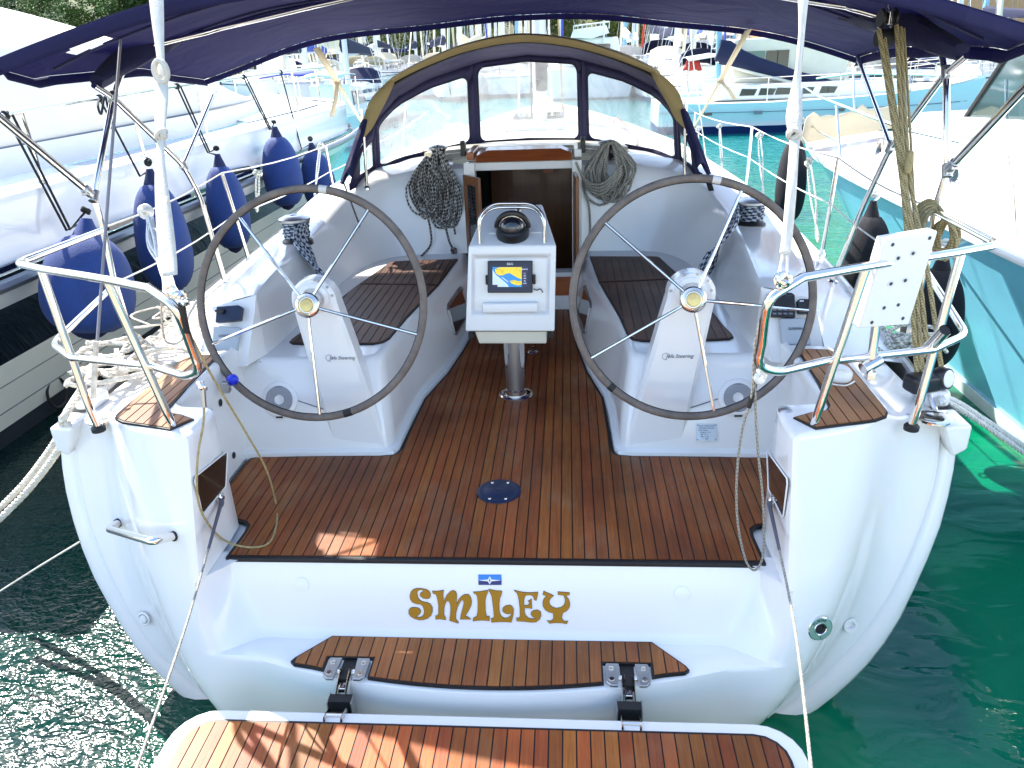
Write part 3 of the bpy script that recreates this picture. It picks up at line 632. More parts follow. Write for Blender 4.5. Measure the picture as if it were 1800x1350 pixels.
# ---- name and emblem on the transom
def tr_pt(u, v):          # a point a hair aft of the transom face, from photo pixel
    y = -.08
    for _ in range(6): p = at(u, v, y=y); y = -.02+.39*p.z-.0022
    return p
def letter(polys, name='letter', mname='gold_letters'):
    """outline digitised in the 6x enlargement whose corner is (710, 1000)"""
    mb = MB()
    for poly in polys:
        pts = [tr_pt(710+x/6, 1000+y/6) for x, y in poly]
        mb.prism(pts, (0, -.0012, 0))
    return mb.build(name, mname, yacht, smooth=False)
def grow(poly, d):
    q = offset_poly(poly, -d); return q
name_polys = {
 'S': [[(278, 290), (268, 308), (240, 314), (205, 308), (180, 292), (170, 272), (178, 252), (196, 242), (212, 238), (205, 226), (185, 218), (160, 222), (142, 236), (138, 262), (146, 300), (168, 330), (205, 348), (250, 354), (280, 372), (298, 405), (300, 445), (285, 490), (250, 520), (205, 535), (160, 537), (110, 522), (72, 500), (52, 470), (52, 435), (70, 412), (100, 404), (140, 408), (166, 420), (178, 442), (172, 466), (150, 488), (125, 500), (150, 512), (185, 506), (208, 486), (216, 455), (212, 420), (200, 392), (175, 372), (130, 366), (90, 350), (68, 320), (64, 280), (76, 240), (100, 216), (135, 204), (185, 206), (235, 216), (266, 235), (280, 262)]],
 'M': [[(302, 232), (345, 235), (418, 224), (412, 262), (414, 300), (420, 350), (432, 320), (455, 275), (490, 238), (520, 226), (545, 238), (556, 270), (556, 370), (575, 330), (605, 290), (640, 268), (680, 268), (706, 300), (714, 345), (706, 390), (680, 440), (655, 480), (648, 498), (675, 505), (705, 530), (596, 530), (604, 480), (622, 410), (634, 360), (630, 330), (612, 325), (590, 350), (565, 400), (548, 460), (546, 520), (558, 545), (574, 558), (572, 572), (530, 558), (482, 542), (488, 500), (494, 430), (490, 370), (472, 336), (452, 336), (434, 365), (422, 420), (420, 470), (426, 498), (438, 512), (438, 536), (380, 526), (336, 530), (336, 494), (354, 494), (366, 470), (366, 380), (354, 310), (340, 268), (308, 256)]],
 'I': [[(733, 242), (790, 240), (886, 224), (880, 258), (866, 285), (856, 340), (858, 430), (868, 492), (880, 504), (900, 498), (900, 546), (840, 540), (780, 541), (730, 549), (732, 520), (748, 508), (768, 500), (780, 450), (782, 360), (776, 296), (762, 264), (740, 258)]],
 'L': [[(896, 213), (935, 222), (980, 230), (1034, 233), (1026, 275), (1010, 310), (1004, 370), (1004, 430), (1012, 470), (1030, 502), (1065, 520), (1100, 514), (1128, 490), (1140, 462), (1110, 474), (1075, 470), (1048, 452), (1040, 430), (1050, 405), (1080, 386), (1115, 380), (1140, 392), (1154, 420), (1154, 470), (1144, 520), (1130, 562), (1080, 556), (1000, 556), (926, 562), (922, 522), (942, 518), (952, 500), (946, 430), (936, 350), (928, 290), (912, 250), (898, 234)]],
 'E': [[(1166, 224), (1260, 246), (1340, 250), (1414, 244), (1408, 280), (1396, 330), (1376, 326), (1370, 300), (1356, 280), (1320, 272), (1286, 276), (1270, 300), (1264, 340), (1266, 386), (1300, 384), (1320, 372), (1324, 352), (1310, 338), (1345, 318), (1345, 370), (1350, 416), (1310, 410), (1272, 410), (1270, 450), (1282, 490), (1310, 515), (1350, 526), (1396, 518), (1360, 505), (1340, 480), (1344, 455), (1370, 436), (1410, 432), (1440, 450), (1446, 490), (1430, 530), (1395, 558), (1340, 562), (1270, 552), (1190, 548), (1190, 515), (1215, 520), (1226, 500), (1224, 420), (1216, 340), (1204, 280), (1190, 248), (1170, 236)]],
 'Y': [[(1476, 234), (1578, 280), (1562, 296), (1540, 316), (1530, 345), (1540, 378), (1570, 404), (1610, 414), (1655, 406), (1690, 380), (1702, 345), (1698, 305), (1684, 276), (1626, 270), (1626, 240), (1746, 250), (1744, 272), (1722, 276), (1712, 290), (1740, 325), (1750, 370), (1742, 410), (1715, 442), (1675, 462), (1664, 500), (1668, 530), (1690, 552), (1728, 550), (1716, 578), (1665, 568), (1590, 566), (1536, 574), (1512, 544), (1550, 548), (1576, 530), (1580, 495), (1572, 462), (1530, 454), (1490, 430), (1468, 392), (1466, 345), (1480, 310), (1508, 288), (1466, 270)]]}
nm = empty('boat_name', (0, -.08, -.17)); put(nm, yacht)
for k, polys in name_polys.items():
    for dd, mt, oy in ((3.0, 'letter_edge', 0), (0, 'gold_letters', -.0008)):
        mb = MB()
        for poly in polys:
            q = grow(poly, dd) if dd else grow(poly, -1.0)
            pts = [tr_pt(710+x/6, 1000+y/6)+Vector((0, oy, 0)) for x, y in q]
            mb.prism(pts, (0, -.0010, 0))
        o = mb.build('letter' if mt == 'gold_letters' else 'letter_edge', mt, nm, smooth=False)
emb = empty('emblem', tuple(tr_pt(861, 1019))); put(emb, yacht)
def flat(poly, name, mt, off, par):
    mb = MB(); mb.prism([tr_pt(710+x/6, 1000+y/6)+Vector((0, -off, 0)) for x, y in poly], (0, -.0008, 0)); return mb.build(name, mt, par, smooth=False)
flat([(784, 60), (1028, 60), (1030, 118), (785, 118)], 'sky_field', 'blue_print', 0, emb)
flat([(785, 118), (1030, 118), (1030, 168), (787, 168)], 'sea_field', 'navy_print', 0, emb)
flat([(788, 118), (885, 110), (905, 76), (925, 110), (1022, 118), (925, 128), (905, 160), (885, 128)], 'star', 'white_print', .0009, emb)
flat([(897, 118), (905, 94), (913, 118), (905, 142)], 'star_centre', 'grey_print', .0018, emb)

# ---- fittings on the transom and quarters
def disc_on(px, py, plane_y, r, name, mats, prof=None, normal=(0, -1, .3)):
    p = at(px, py, y=plane_y); mb = MB(); mb.lathe(prof or [(r, 0), (r, .004), (r*.85, .007), (0, .007)], p, axis=normal, n=28, cap=False); return mb.build(name, mats, yacht), p
for px, py in ((530, 1028), (1199, 1044)):
    p = tr_pt(px, py); mb = MB(); mb.lathe([(.0285, -.002), (.0285, .0015), (.026, .0018), (0, .0018)], p, axis=(0, -1, .39), n=28, cap=False); mb.build('blanking_cap', 'gelcoat', yacht)
def quarter_pt(px, py):
    global SIDE; SIDE = -1 if px < 900 else 1
    y = -.05
    for _ in range(10): p = at(px, py, y=y); y = .5*y+.5*y_w(abs(p.x), p.z)
    return p
p = quarter_pt(257, 1085)+Vector((-.002, -.012, .003)); a_ = (0, -1, .25)
mb = MB(); mb.lathe([(.030, 0), (.030, .004), (.026, .006), (.021, .004), (.019, .003), (.017, .009), (.0, .011)], p, axis=(-.25, -1, .2), n=28, cap=False); mb.build('vent_cap', 'gelcoat', yacht)
mb = MB(); mb.lathe([(.0195, .0045), (.0215, .005), (.0215, .0035)], p, axis=(-.25, -1, .2), n=28, cap=False); mb.build('vent_ring', 'grey_print', yacht)
p = quarter_pt(1440, 1102)+Vector((0, -.006, 0)); ax = (.22, -1, .2)
mb = MB(); mb.lathe([(.046, 0), (.046, .004), (.043, .006)], p, axis=ax, n=32, cap=False); mb.build('exhaust_flange', 'stainless', yacht)
mb = MB(); mb.lathe([(.043, .0058), (.024, .0062)], p, axis=ax, n=32, cap=False); ring = mb.build('exhaust_ring', 'green_ring', yacht)
mb = MB(); mb.lathe([(.024, .0062), (.0225, .009), (.020, .0075)], p, axis=ax, n=32, cap=False); mb.build('exhaust_collar', 'stainless', yacht)
mb = MB(); mb.lathe([(.020, .0075), (.016, .004), (.012, -.002), (0, -.002)], p, axis=ax, n=24, cap=False); mb.build('exhaust_hole', 'black_rubber', yacht)
axv = Vector(ax).normalized(); e1 = Vector((1, .22, 0)).normalized(); e2 = axv.cross(e1)*-1; e2 = e2 if e2.z > 0 else -e2
for k, chh in enumerate('PLANAR'):
    a = R(140-16*k); q = p+axv*.0066+(e1*math.cos(a)+e2*math.sin(a))*.033; tx = e1*math.sin(a)-e2*math.cos(a); text(chh, q, .014, tx, (e1*math.cos(a)+e2*math.sin(a)), 'dark_print', ring, 'letter')
text('2', p+axv*.0066-e2*.034, .010, e1, e2, 'dark_print', ring, 'letter')
p = quarter_pt(1492, 1096)+Vector((.002, -.016, .003))
mb = MB(); mb.lathe([(.030, 0), (.028, .004), (.018, .004), (.0155, .0), (.015, -.012), (0, -.012)], p, axis=ax, n=28, cap=False); mb.build('skin_fitting', 'gelcoat', yacht)
# grab handle on the left quarter
ga, gb = quarter_pt(208, 919), quarter_pt(306, 942); nn = Vector((-.25, -1, .12)).normalized()
ha = at(190, 930, y=ga.y-.085); hb = at(268, 952, y=gb.y-.095)
mb = MB(); mb.tube(fillet([ga, ha, hb+Vector((0, -.0, 0)), gb], .035, 6), .0155, 14); hd = mb.build('grab_handle', 'stainless', yacht)
for q in (ga, gb):
    mb = MB(); mb.lathe([(.019, -.004), (.019, .008), (.013, .012)], q, axis=nn, n=18); mb.build('rubber_foot', 'black_rubber', hd)
# mirror-like panels and rope eyes on the inner walls of the quarters
for s in (-1, 1):
    X = s*1.047
    P4 = [(X, -.065, .375), (X, -.068, .235), (X, -.055, .222), (X, .155, .232), (X, .18, .25), (X, .205, .345), (X, .195, .36), (X, -.04, .385)]
    P4 = [(X, -.068, .372), (X, -.070, .245), (X, -.060, .232), (X, .13, .225), (X, .14, .235), (X, .20, .335), (X, .196, .347), (X, -.055, .385)]
    mb = MB(); mb.prism([(x-s*.003, y, z) for x, y, z in P4], (s*.004, 0, 0)); w = mb.build('side_panel', 'smoke_panel', yacht, smooth=False)
    mb = MB(); mb.tube([(x-s*.003, y, z) for x, y, z in P4], .003, 6, closed=True); mb.build('panel_edge', 'gelcoat', w)
    c = Vector((s*1.044, .075, .21)); mb = MB(); mb.lathe([(.024, 0), (.024, .004), (.014, .008), (.010, .014), (0, .014)], c, axis=(-s, 0, 0), n=20, cap=False); mb.build('rope_eye', 'stainless', yacht)
# switches, holes, lock on the recess walls
for y, z, r in ((.62, .36, .017), (.50, .27, .013), (.42, .10, .009), (.52, .075, .012), (.64, .08, .016)):
    mb = MB(); mb.lathe([(r, .0), (r, .0025), (r*.7, .003), (r*.68, -.0), (0, -.001)], (-1.2485, y, z), axis=(1, 0, 0), n=16, cap=False); mb.build('drain_hole', 'hole_dark', yacht)
for s, px, py in ((-1, 441, 712), (1, 1353, 709)):
    p = at(px, py, y=.80); mb = MB(); mb.lathe([(.021, -.004), (.021, .004), (.012, .006), (0, .006)], (p.x, wall_y(p.z), p.z), axis=(0, -1, .3), n=18, cap=False); o = mb.build('locker_lock', 'stainless_dull', yacht); 
p = at(370, 744, x=-1.246); mb = MB(); mb.box(p, (.006, .05, .022)); mb.build('shore_socket', 'stainless_dull', yacht, bevel=.002)
# engine kill knob at the right quarter, blue tow plug at the left
p = at(1380, 735, z=.50); mb = MB(); mb.tube([(p.x, p.y, .44), (p.x, p.y, .52)], .006, 8); mb.lathe([(.0, .012), (.018, .010), (.028, .002), (.026, -.004), (.012, -.008), (0, -.008)], (p.x, p.y, .53), n=20, cap=False); mb.build('pull_knob', 'stainless_dull', yacht)
p = at(408, 668, x=-1.18); mb = MB(); mb.lathe([(.0, -.02), (.018, -.02), (.026, -.006), (.024, .016), (.010, .03), (0, .03)], p, axis=(.8, -.3, .35), n=16, cap=False); plug = mb.build('shore_plug', 'bright_blue', yacht)
mb = MB(); mb.box(p+Vector((-.02, -.03, -.02)), (.035, .03, .05)); mb.build('plug_housing', 'stainless_dull', yacht, bevel=.004)
# blanks, speakers, makers plate on the aft faces of the benches
for s in (-1, 1):
    c = Vector((s*1.075, wall_y(.262)-.002, .262)); ax = Vector((0, -1, .42)).normalized()
    mb = MB(); mb.lathe([(.088, -.004), (.088, .006), (.078, .014), (.066, .014)], c, axis=ax, n=36, cap=False); sp = mb.build('speaker', 'gelcoat', yacht)
    mb = MB(); mb.lathe([(.066, .0135), (.022, .013)], c, axis=ax, n=36, cap=False); mb.build('speaker_mesh', 'grey_print', sp)
    mb = MB(); mb.lathe([(.024, .013), (.022, .017), (.012, .012), (0, .011)], c, axis=ax, n=24, cap=False); mb.build('speaker_cone', 'gelcoat', sp)
    u = Vector((1, 0, 0)); v = ax.cross(u)*-1; v = v if v.z > 0 else -v
    mb = MB(); rr = .0016
    for i in range(-14, 15):
        for j in range(-14, 15):
            q = (i*.0047+(j % 2)*.0023, j*.0041); d = math.hypot(*q)
            if .024 < d < .064: mb.add([c+ax*.0142+u*(q[0]+rr*math.cos(a))+v*(q[1]+rr*math.sin(a)) for a in (0, 1.57, 3.14, 4.71)], [(0, 1, 2, 3)])
    o = mb.build('speaker_holes', 'gelcoat', sp, smooth=False); o['kind'] = 'stuff'
    mb = MB(); mb.box(c-v*.084+ax*.012, (.034, .004, .009), rot=Matrix.Rotation(-math.atan(.42), 3, 'X')); mb.build('speaker_badge', 'black_plastic', sp)
# plate
pc = at(1241, 759, y=wall_y(.15)-.004); ex = Vector((1, 0, 0)); ey = Vector((0, .35, 1)).normalized(); ez = ex.cross(ey)
def pl_quad(cx, cy_, w, h, off, name, mt, par):
    mb = MB(); c0 = pc+ex*cx+ey*cy_+ez*off; mb.prism([c0-ex*w/2-ey*h/2, c0+ex*w/2-ey*h/2, c0+ex*w/2+ey*h/2, c0-ex*w/2+ey*h/2], ez*.001); return mb.build(name, mt, par, smooth=False)
pc = pc+ez*.014
plate = pl_quad(0, 0, .092, .078, .001, 'makers_plate', 'plate_silver', yacht)
for k, (t, sz, xx) in enumerate((('Bavaria Yachtbau GmbH', .0075, 0), ('Giebelstadt / Germany', .0075, 0), ('Bavaria Cruiser', .007, -.016), ('Category   A   B', .007, -.006), ('Max   8   9', .007, -.012), ('Max   7   CE', .007, -.008), ('CE', .010, 0))):
    text(t, pc+ey*(.030-.010*k)+ex*xx+ez*.0032, sz, ex, ey, 'dark_print', plate, 'lettering')
for a, b in ((-1, -1), (1, -1), (-1, 1), (1, 1)): pl_quad(a*.041, b*.034, .004, .004, .002, 'plate_screw', 'dark_print', plate)
# drain in the sole
mb = MB(); mb.lathe([(.096, 0), (.095, .006), (.082, .009)], (0, .451, .006), n=40, cap=False); dr = mb.build('deck_drain', 'navy_plastic', yacht)
mb = MB(); mb.lathe([(.082, .009), (.060, .0085), (.058, .010), (.014, .0095), (.012, .006), (0, .006)], (0, .451, .006), n=40, cap=False); mb.build('drain_cover', 'navy_plastic', dr)
for k in range(4):
    a = R(62+(k % 2)*56+(k//2)*180); mb = MB(); mb.lathe([(.0075, .009), (.0065, .0115), (.003, .0105), (0, .010)], (.073*math.cos(a), .451+.073*math.sin(a), .006), n=10, cap=False); mb.build('drain_screw', 'stainless', dr)
# dark windows of the aft cabin in the bench sides
for s in (-1, 1):
    def bp(y, z): 
        xb = interp(y, [1.15, 1.42, 1.78, 2.14, 2.6, 2.96], [.535, .52, .443, .397, .36, .335]); xt = interp(y, [1.2, 1.45, 1.8, 2.14, 2.6, 2.96], [.585, .565, .52, .48, .445, .425]); t = interp(z, [.03, .1, .2, .3, .38], [.02, .1, .3, .58, .82]); return Vector((s*(lerp(xb, xt, t)-.006), y, z))
    q = [bp(2.13, .12), (bp(2.10, .14)), bp(2.10, .29), bp(2.13, .31), bp(2.50, .31), bp(2.53, .29), bp(2.53, .14), bp(2.50, .12)]
    mb = MB(); mb.prism(q, (-s*.004, 0, 0)); w = mb.build('cabin_window', 'dark_window', yacht, smooth=False)
    mb = MB(); mb.tube(q, .010, 8, closed=True); mb.build('window_frame', 'stainless_dull', w)
# small cleats
mb = MB(); mb.lathe([(.035, 0), (.03, .006), (.012, .01)], (.08, 2.09, .006), n=20, cap=False); mb.lathe([(.006, .0), (.006, .03), (.012, .034), (0, .036)], (.08, 2.09, .006), n=12, cap=False); mb.build('pad_eye', 'stainless', yacht)
for s, px, py in ((-1, 180, 736), (1, 1640, 736)):
    p = at(px, py, z=.455); mb = MB(); mb.lathe([(.062, 0), (.062, .006), (.048, .010), (.036, .006), (0, .005)], p, n=28, cap=False); mb.build('filler_cap', 'stainless', yacht)
# ================================================================= rails, wheels, hood, awning
TR = .0145
def lr(pl, pr, **kw): return at(*pl, **kw), at(*pr, **kw)
# ---- pushpits
for s in (-1, 1):
    pp = empty('pushpit', (s*1.5, .2, .45)); put(pp, yacht)
    oc = (1.775, .325, 1.085); ib = (.875, -.255, 1.13)
    far = Vector((1.93, 1.16, 1.03)); farl = Vector((1.93, 1.12, .76))
    loop = [tuple(far), oc, (1.56, .185, 1.095), (1.22, -.02, 1.115), (.97, -.19, 1.13), (.868, -.248, 1.09), (.868, -.225, 1.02), (.878, -.19, .93), (.875, -.175, .85), (.95, -.14, .815), (1.142, .02, .785), (1.55, .175, .76), (1.748, .352, .748), tuple(farl)]
    P = [Vector((s*x, y, z)) for x, y, z in loop]
    a = fillet(P[:3], .07, 6)[:-1]+fillet(P[2:5], .1, 3)[0:-1]+fillet(P[4:8], .12, 6)[0:-1]+fillet(P[7:11], .09, 6)[0:-1]+P[10:12]+fillet(P[11:], .07, 6)[1:]
    # second run of the top tube beside the first, as the photograph shows outboard
    mb = MB(); mb.tube(a, TR, 12); rail = mb.build('rail', 'stainless', pp)
    for base, knee, tp_ in (((1.142, .058, .505), (1.150, .040, .585), (1.215, -.012, 1.112)), ((1.546, .20, .455), (1.552, .190, .56), (1.60, .215, 1.092))):
        mb = MB(); mb.tube([Vector((s*x, y, z)) for x, y, z in fillet([base, knee, tp_], .04, 4)], TR, 12); ps = mb.build('post', 'stainless', pp)
        mb = MB(); mb.lathe([(.026, -.012), (.027, .004), (.019, .012), (.016, .012)], (s*base[0], base[1], base[2]-.005), n=20, cap=False); mb.build('rubber_foot', 'black_rubber', ps)
    mb = MB(); mb.tube([Vector((s*x, y, z)) for x, y, z in ((1.93, 1.16, 1.045), (1.93, 1.14, .8), (1.90, 1.12, .44))], TR, 12); mb.build('post', 'stainless', pp)
    mb = MB(); mb.lathe([(.03, 0), (.03, .012), (.018, .016)], (s*1.90, 1.12, .435), n=16, cap=False); mb.build('post_base', 'stainless', pp)
# rod holder tube on the right lower rail and the white mounting board with its clamp post
a = at(1632, 612, y=.20); b = at(1662, 580, y=.12)
mb = MB(); mb.tube([a, b], .020, 16, cap=False); rh = mb.build('rod_holder', 'stainless', yacht)
mb = MB(); mb.tube([a, b-(b-a)*.02], .0175, 16, cap=True); mb.build('rod_holder_bore', 'black_rubber', rh)
bd = empty('mounting_board', (1.34, .05, 1.03)); put(bd, yacht)
q = [at(1557, 421, y=-.005), at(1649, 406, y=.045), at(1598, 571, y=.055), at(1510, 577, y=.005)]
# squared up: the face is one flat plate 5 cm thick
e1 = ((q[1]-q[0])+(q[2]-q[3])).normalized(); e2 = ((q[0]-q[3])+(q[1]-q[2])); nrm_ = e1.cross(e2).normalized(); cc = (q[0]+q[1]+q[2]+q[3])/4
if nrm_.y > 0: nrm_ = -nrm_
q = [p-nrm_*(p-cc).dot(nrm_) for p in q]
mb = MB(); mb.prism(q, -nrm_*.045); mb.build('board', 'board_plastic', bd, bevel=.005)
def bl(u, v): return q[0].lerp(q[1], u).lerp(q[3].lerp(q[2], u), v)
for u, v, r in ((.17, .07, 0), (.87, .06, 0), (.36, .23, 1), (.63, .20, 1), (.37, .51, 1), (.64, .49, 1), (.38, .78, 0), (.65, .76, 0), (.22, .94, 0), (.83, .92, 0)):
    c = bl(u, v)+nrm_*.0006
    if r: mb = MB(); mb.lathe([(.0115, .0), (.0105, .001), (.009, -.0002)], c, axis=nrm_, n=18, cap=False); mb.build('counterbore', 'gelcoat', bd)
    mb = MB(); mb.lathe([(.0048, .0004), (0, .0004)], c, axis=nrm_, n=12, cap=False); mb.build('bolt_hole', 'hole_dark', bd)
    mb = MB(); mb.lathe([(.0065, .0002), (.0048, .0006)], c, axis=nrm_, n=12, cap=False); mb.build('hole_rim', 'grey_print', bd)
mb = MB(); mb.tube([at(1553, 470, y=.09), at(1532, 632, y=.075)], .0145, 12); mb.build('board_post', 'stainless', bd)
mb = MB(); p = at(1531, 640, y=.07); mb.tube([p+Vector((-.03, -.012, -.012)), p+Vector((.03, .012, .012))], .022, 12); mb.box(p+Vector((0, -.01, -.035)), (.03, .03, .03)); mb.build('clamp', 'stainless', bd, bevel=.003)
# ---- awning frame
for s, k in ((-1, 0), (1, 1)):
    fr = empty('awning_frame', (s*1.93, 1.2, 1.2)); put(fr, yacht)
    px = {-1: dict(hub=(165, 345), t1=(-12, 197), piv=(199, 172), bag=(165, 150), kink=(352, 345), base=(397, 500), j=(322, 290), front=(383, 148)),
          1: dict(hub=(1665, 300), t1=(1806, 150), piv=(1663, 128), bag=(1700, 98), kink=(1513, 372), base=(1463, 497), j=(1566, 258), front=(1507, 99))}[s]
    X = s*1.93
    hub = at(*px['hub'], x=X); piv = at(*px['piv'], x=X); t1 = at(*px['t1'], x=X); base = at(*px['base'], z=.46); kink = at(*px['kink'], x=s*1.92); jn = at(*px['j'], x=X); fr_ = at(*px['front'], x=s*2.14)
    def T(name, pts, r=TR, m_='stainless'):
        mb = MB(); mb.tube(pts, r, 12); return mb.build(name, m_, fr)
    T('stay_tube', [hub, hub.lerp(t1, 1.25)], .0165)
    T('upright', [Vector((s*1.93, 1.16, 1.04)), hub, piv])
    bag = at(*px['bag'], x=X)
    T('main_bow', fillet([bag, piv, jn, kink, base], .09, 6), .0145)
    T('front_strut', [jn, fr_], .0125)
    for c, ax in ((hub, piv-hub), (hub+(t1-hub)*.08, t1-hub), (piv, piv-hub), (jn, kink-jn)):
        mb = MB(); mb.lathe([(.014, -.03), (.022, -.028), (.022, .028), (.014, .03)], c, axis=ax, n=12); mb.box(c+Vector((0, -.012, 0)), (.03, .03, .035)); mb.build('joint', 'stainless_dull', fr, bevel=.003)
    mb = MB(); mb.lathe([(.028, 0), (.028, .01), (.018, .02)], base, n=14, cap=False); mb.build('deck_foot', 'stainless', fr)
# bow of the awning under the cloth
pl = [(203, 160), (215, 128), (232, 103), (262, 83), (300, 72), (358, 58), (420, 42)]
pr = [(1659, 118), (1652, 85), (1635, 60), (1600, 43), (1560, 33), (1500, 16), (1440, 5)]
bow = [at(*p, y=lerp(1.52, 1.9, i/6)) for i, p in enumerate(pl)]+[Vector((-.5, 1.95, 2.06)), Vector((.5, 1.85, 2.07))]+[at(*p, y=lerp(1.36, 1.8, i/6)) for i, p in reversed(list(enumerate(pr)))]
mb = MB(); mb.tube(spline(bow, 4), .0135, 10); awb = mb.build('awning_bow', 'stainless', yacht)
# ---- bimini cloth
def bim(u, v):
    """u -1..1 across, v 0 aft .. 1 forward"""
    au = abs(u)
    w = interp(v, [0, .10, .26, .36, 1], [2.02, 2.16, 2.18, 2.07, 2.17])
    y = lerp(.86, 3.08+.32*(1-au**3), v)-.10*(1-au*au)*(1-v)
    edge = interp(v, [0, .10, .2, .38, .6, 1], [1.775, 1.74, 1.70, 1.735, 1.71, 1.645]); top = interp(v, [0, .3, .6, 1], [2.05, 2.10, 2.06, 1.965])
    z = edge+(top-edge)*(1-au**2.3)
    z += .012*math.sin(9*u+4*v)*math.sin(5*v)+.02*noise.noise(Vector((u*3, v*4, .3)))
    x = u*w
    if s_tilt: z += x*-.006
    return Vector((x, y, z))
s_tilt = True
aw = empty('awning', (0, 1.8, 2.0)); put(aw, yacht)
mb = MB(); NU = 128; NV = 96
g = [[bim(-1+2*i/NU, j/NV) for i in range(NU+1)] for j in range(NV+1)]
hole_faces = []
mb.grid(g)
# oval gap added at the left to throw a sun patch on the sole
keep = []
for f in mb.f:
    c = sum((Vector(mb.v[i]) for i in f), Vector())/len(f)
    if ((c.x+1.83)/.115)**2+((c.y-1.245)/.075)**2 < 1: continue
    keep.append(f)
mb.f = keep; mb.uv = [None]*len(keep); mb.mi = [0]*len(keep)
mb.build('awning_cloth', 'bimini_blue', aw, solid=.004)
# hems: aft and front valances and side skirts
def hem(pts, d, name, n=3):
    rows = [[p+Vector(d)*k/n+Vector((0, 0, -.004)) for p in pts] for k in range(n+1)]; mb = MB(); mb.grid(rows); return mb.build(name, 'bimini_blue', aw, solid=.003)
hem([p+Vector((0, -.004, 0)) for p in g[0]], (0, .015, -.055), 'aft_hem'); hem([p+Vector((0, .004, 0)) for p in g[-1]], (0, 0, -.035), 'front_hem')
hem([g[j][0] for j in range(0, NV+1)], (.02, .0, -.04), 'side_hem'); hem([g[j][-1] for j in range(NV+1)], (-.02, 0, -.05), 'side_hem')
# seams across the cloth
for v in (.42, .46, .20):
    mb = MB(); mb.tube([bim(-1+2*i/40, v)+Vector((0, 0, -.006)) for i in range(1, 40)], .006, 5); mb.build('cloth_seam', 'navy_fabric', aw)
# gathered pockets hanging at the sides
for s, pc_ in ((-1, [(128, 118), (150, 100), (185, 82), (215, 70), (205, 108), (196, 128), (170, 150), (148, 142), (143, 128)]), (1, [(1745, 82), (1712, 78), (1660, 50), (1610, 40), (1650, 78), (1672, 90), (1690, 96), (1706, 94), (1722, 84)])):
    ax = [at(*p, x=s*1.93) for p in ((pc_[6][0], pc_[6][1]-6), (pc_[3][0]-4*s, pc_[3][1]+20))]
    a, b = ax; b = Vector((b.x*.88, b.y+.35, b.z+.10)); mb = MB(); rows = []
    for i in range(11):
        t = i/10; c = a.lerp(b, t)+Vector((0, 0, .03*math.sin(t*3))); rr = .062*(math.sin(.5+t*2.2))*(1-.25*t); ring_ = []
        for k in range(14):
            an = 2*math.pi*k/14; w_ = 1+.16*math.sin(an*3+t*8)+.12*noise.noise(Vector((k, t*6, s)))
            ring_.append(c+Vector((math.cos(an)*rr*1.05*w_, 0, math.sin(an)*rr*w_*1.1)))
        rows.append(ring_)
    mb.grid(rows, closed=True); mb.add(rows[0], [tuple(range(14))]); mb.add(rows[-1], [tuple(range(14))]); mb.build('cloth_pocket', 'navy_fabric', aw)
# ---- lifelines and stanchions
ll = empty('lifelines', (0, 3, .5)); put(ll, yacht)
SL = [((390, 304), (408, 362)), ((572, 256), (587, 338)), ((642, 215), (648, 262))]
def stan(pt, pb, s, x):
    t = at(*pt, x=x); b = at(*pb, x=x*.99); 
    b = t+(b-t)*((t.z-.47)/(t.z-b.z)) if t.z-b.z > .05 else Vector((t.x, t.y, .47))
    mb = MB(); mb.tube([b, t], .0125, 10); o = mb.build('stanchion', 'stainless', yacht)
    mb = MB(); mb.lathe([(.03, 0), (.03, .01), (.02, .03), (.014, .05)], b, n=12, cap=False); mb.build('stanchion_base', 'stainless', o); return t, b
tl = [stan(a, b, -1, -1.94) for a, b in SL]; trr = [stan(a, b, 1, 1.94) for a, b in (((1474, 278), (1446, 440)), ((1322, 223), (1312, 325)), ((1222, 198), (1219, 250)))]
for s, ts in ((-1, tl), (1, trr)):
    upper = [Vector((s*1.93, 1.16, 1.04))]+[t for t, b in ts]+[Vector((s*1.5, 8.0, 1.35))]
    lower = [Vector((s*1.93, 1.13, .77))]+[t.lerp(b, .45) for t, b in ts]+[Vector((s*1.5, 8.0, 1.05))]
    for l in (upper, lower):
        pts = []
        for a, b in zip(l, l[1:]):
            for k in range(5): t = k/5; pts.append(a.lerp(b, t)-Vector((0, 0, .05*math.sin(t*math.pi)*.5)))
        mb = MB(); mb.tube(pts+[l[-1]], .0048, 6); mb.build('lifeline', 'rope_clean', ll)
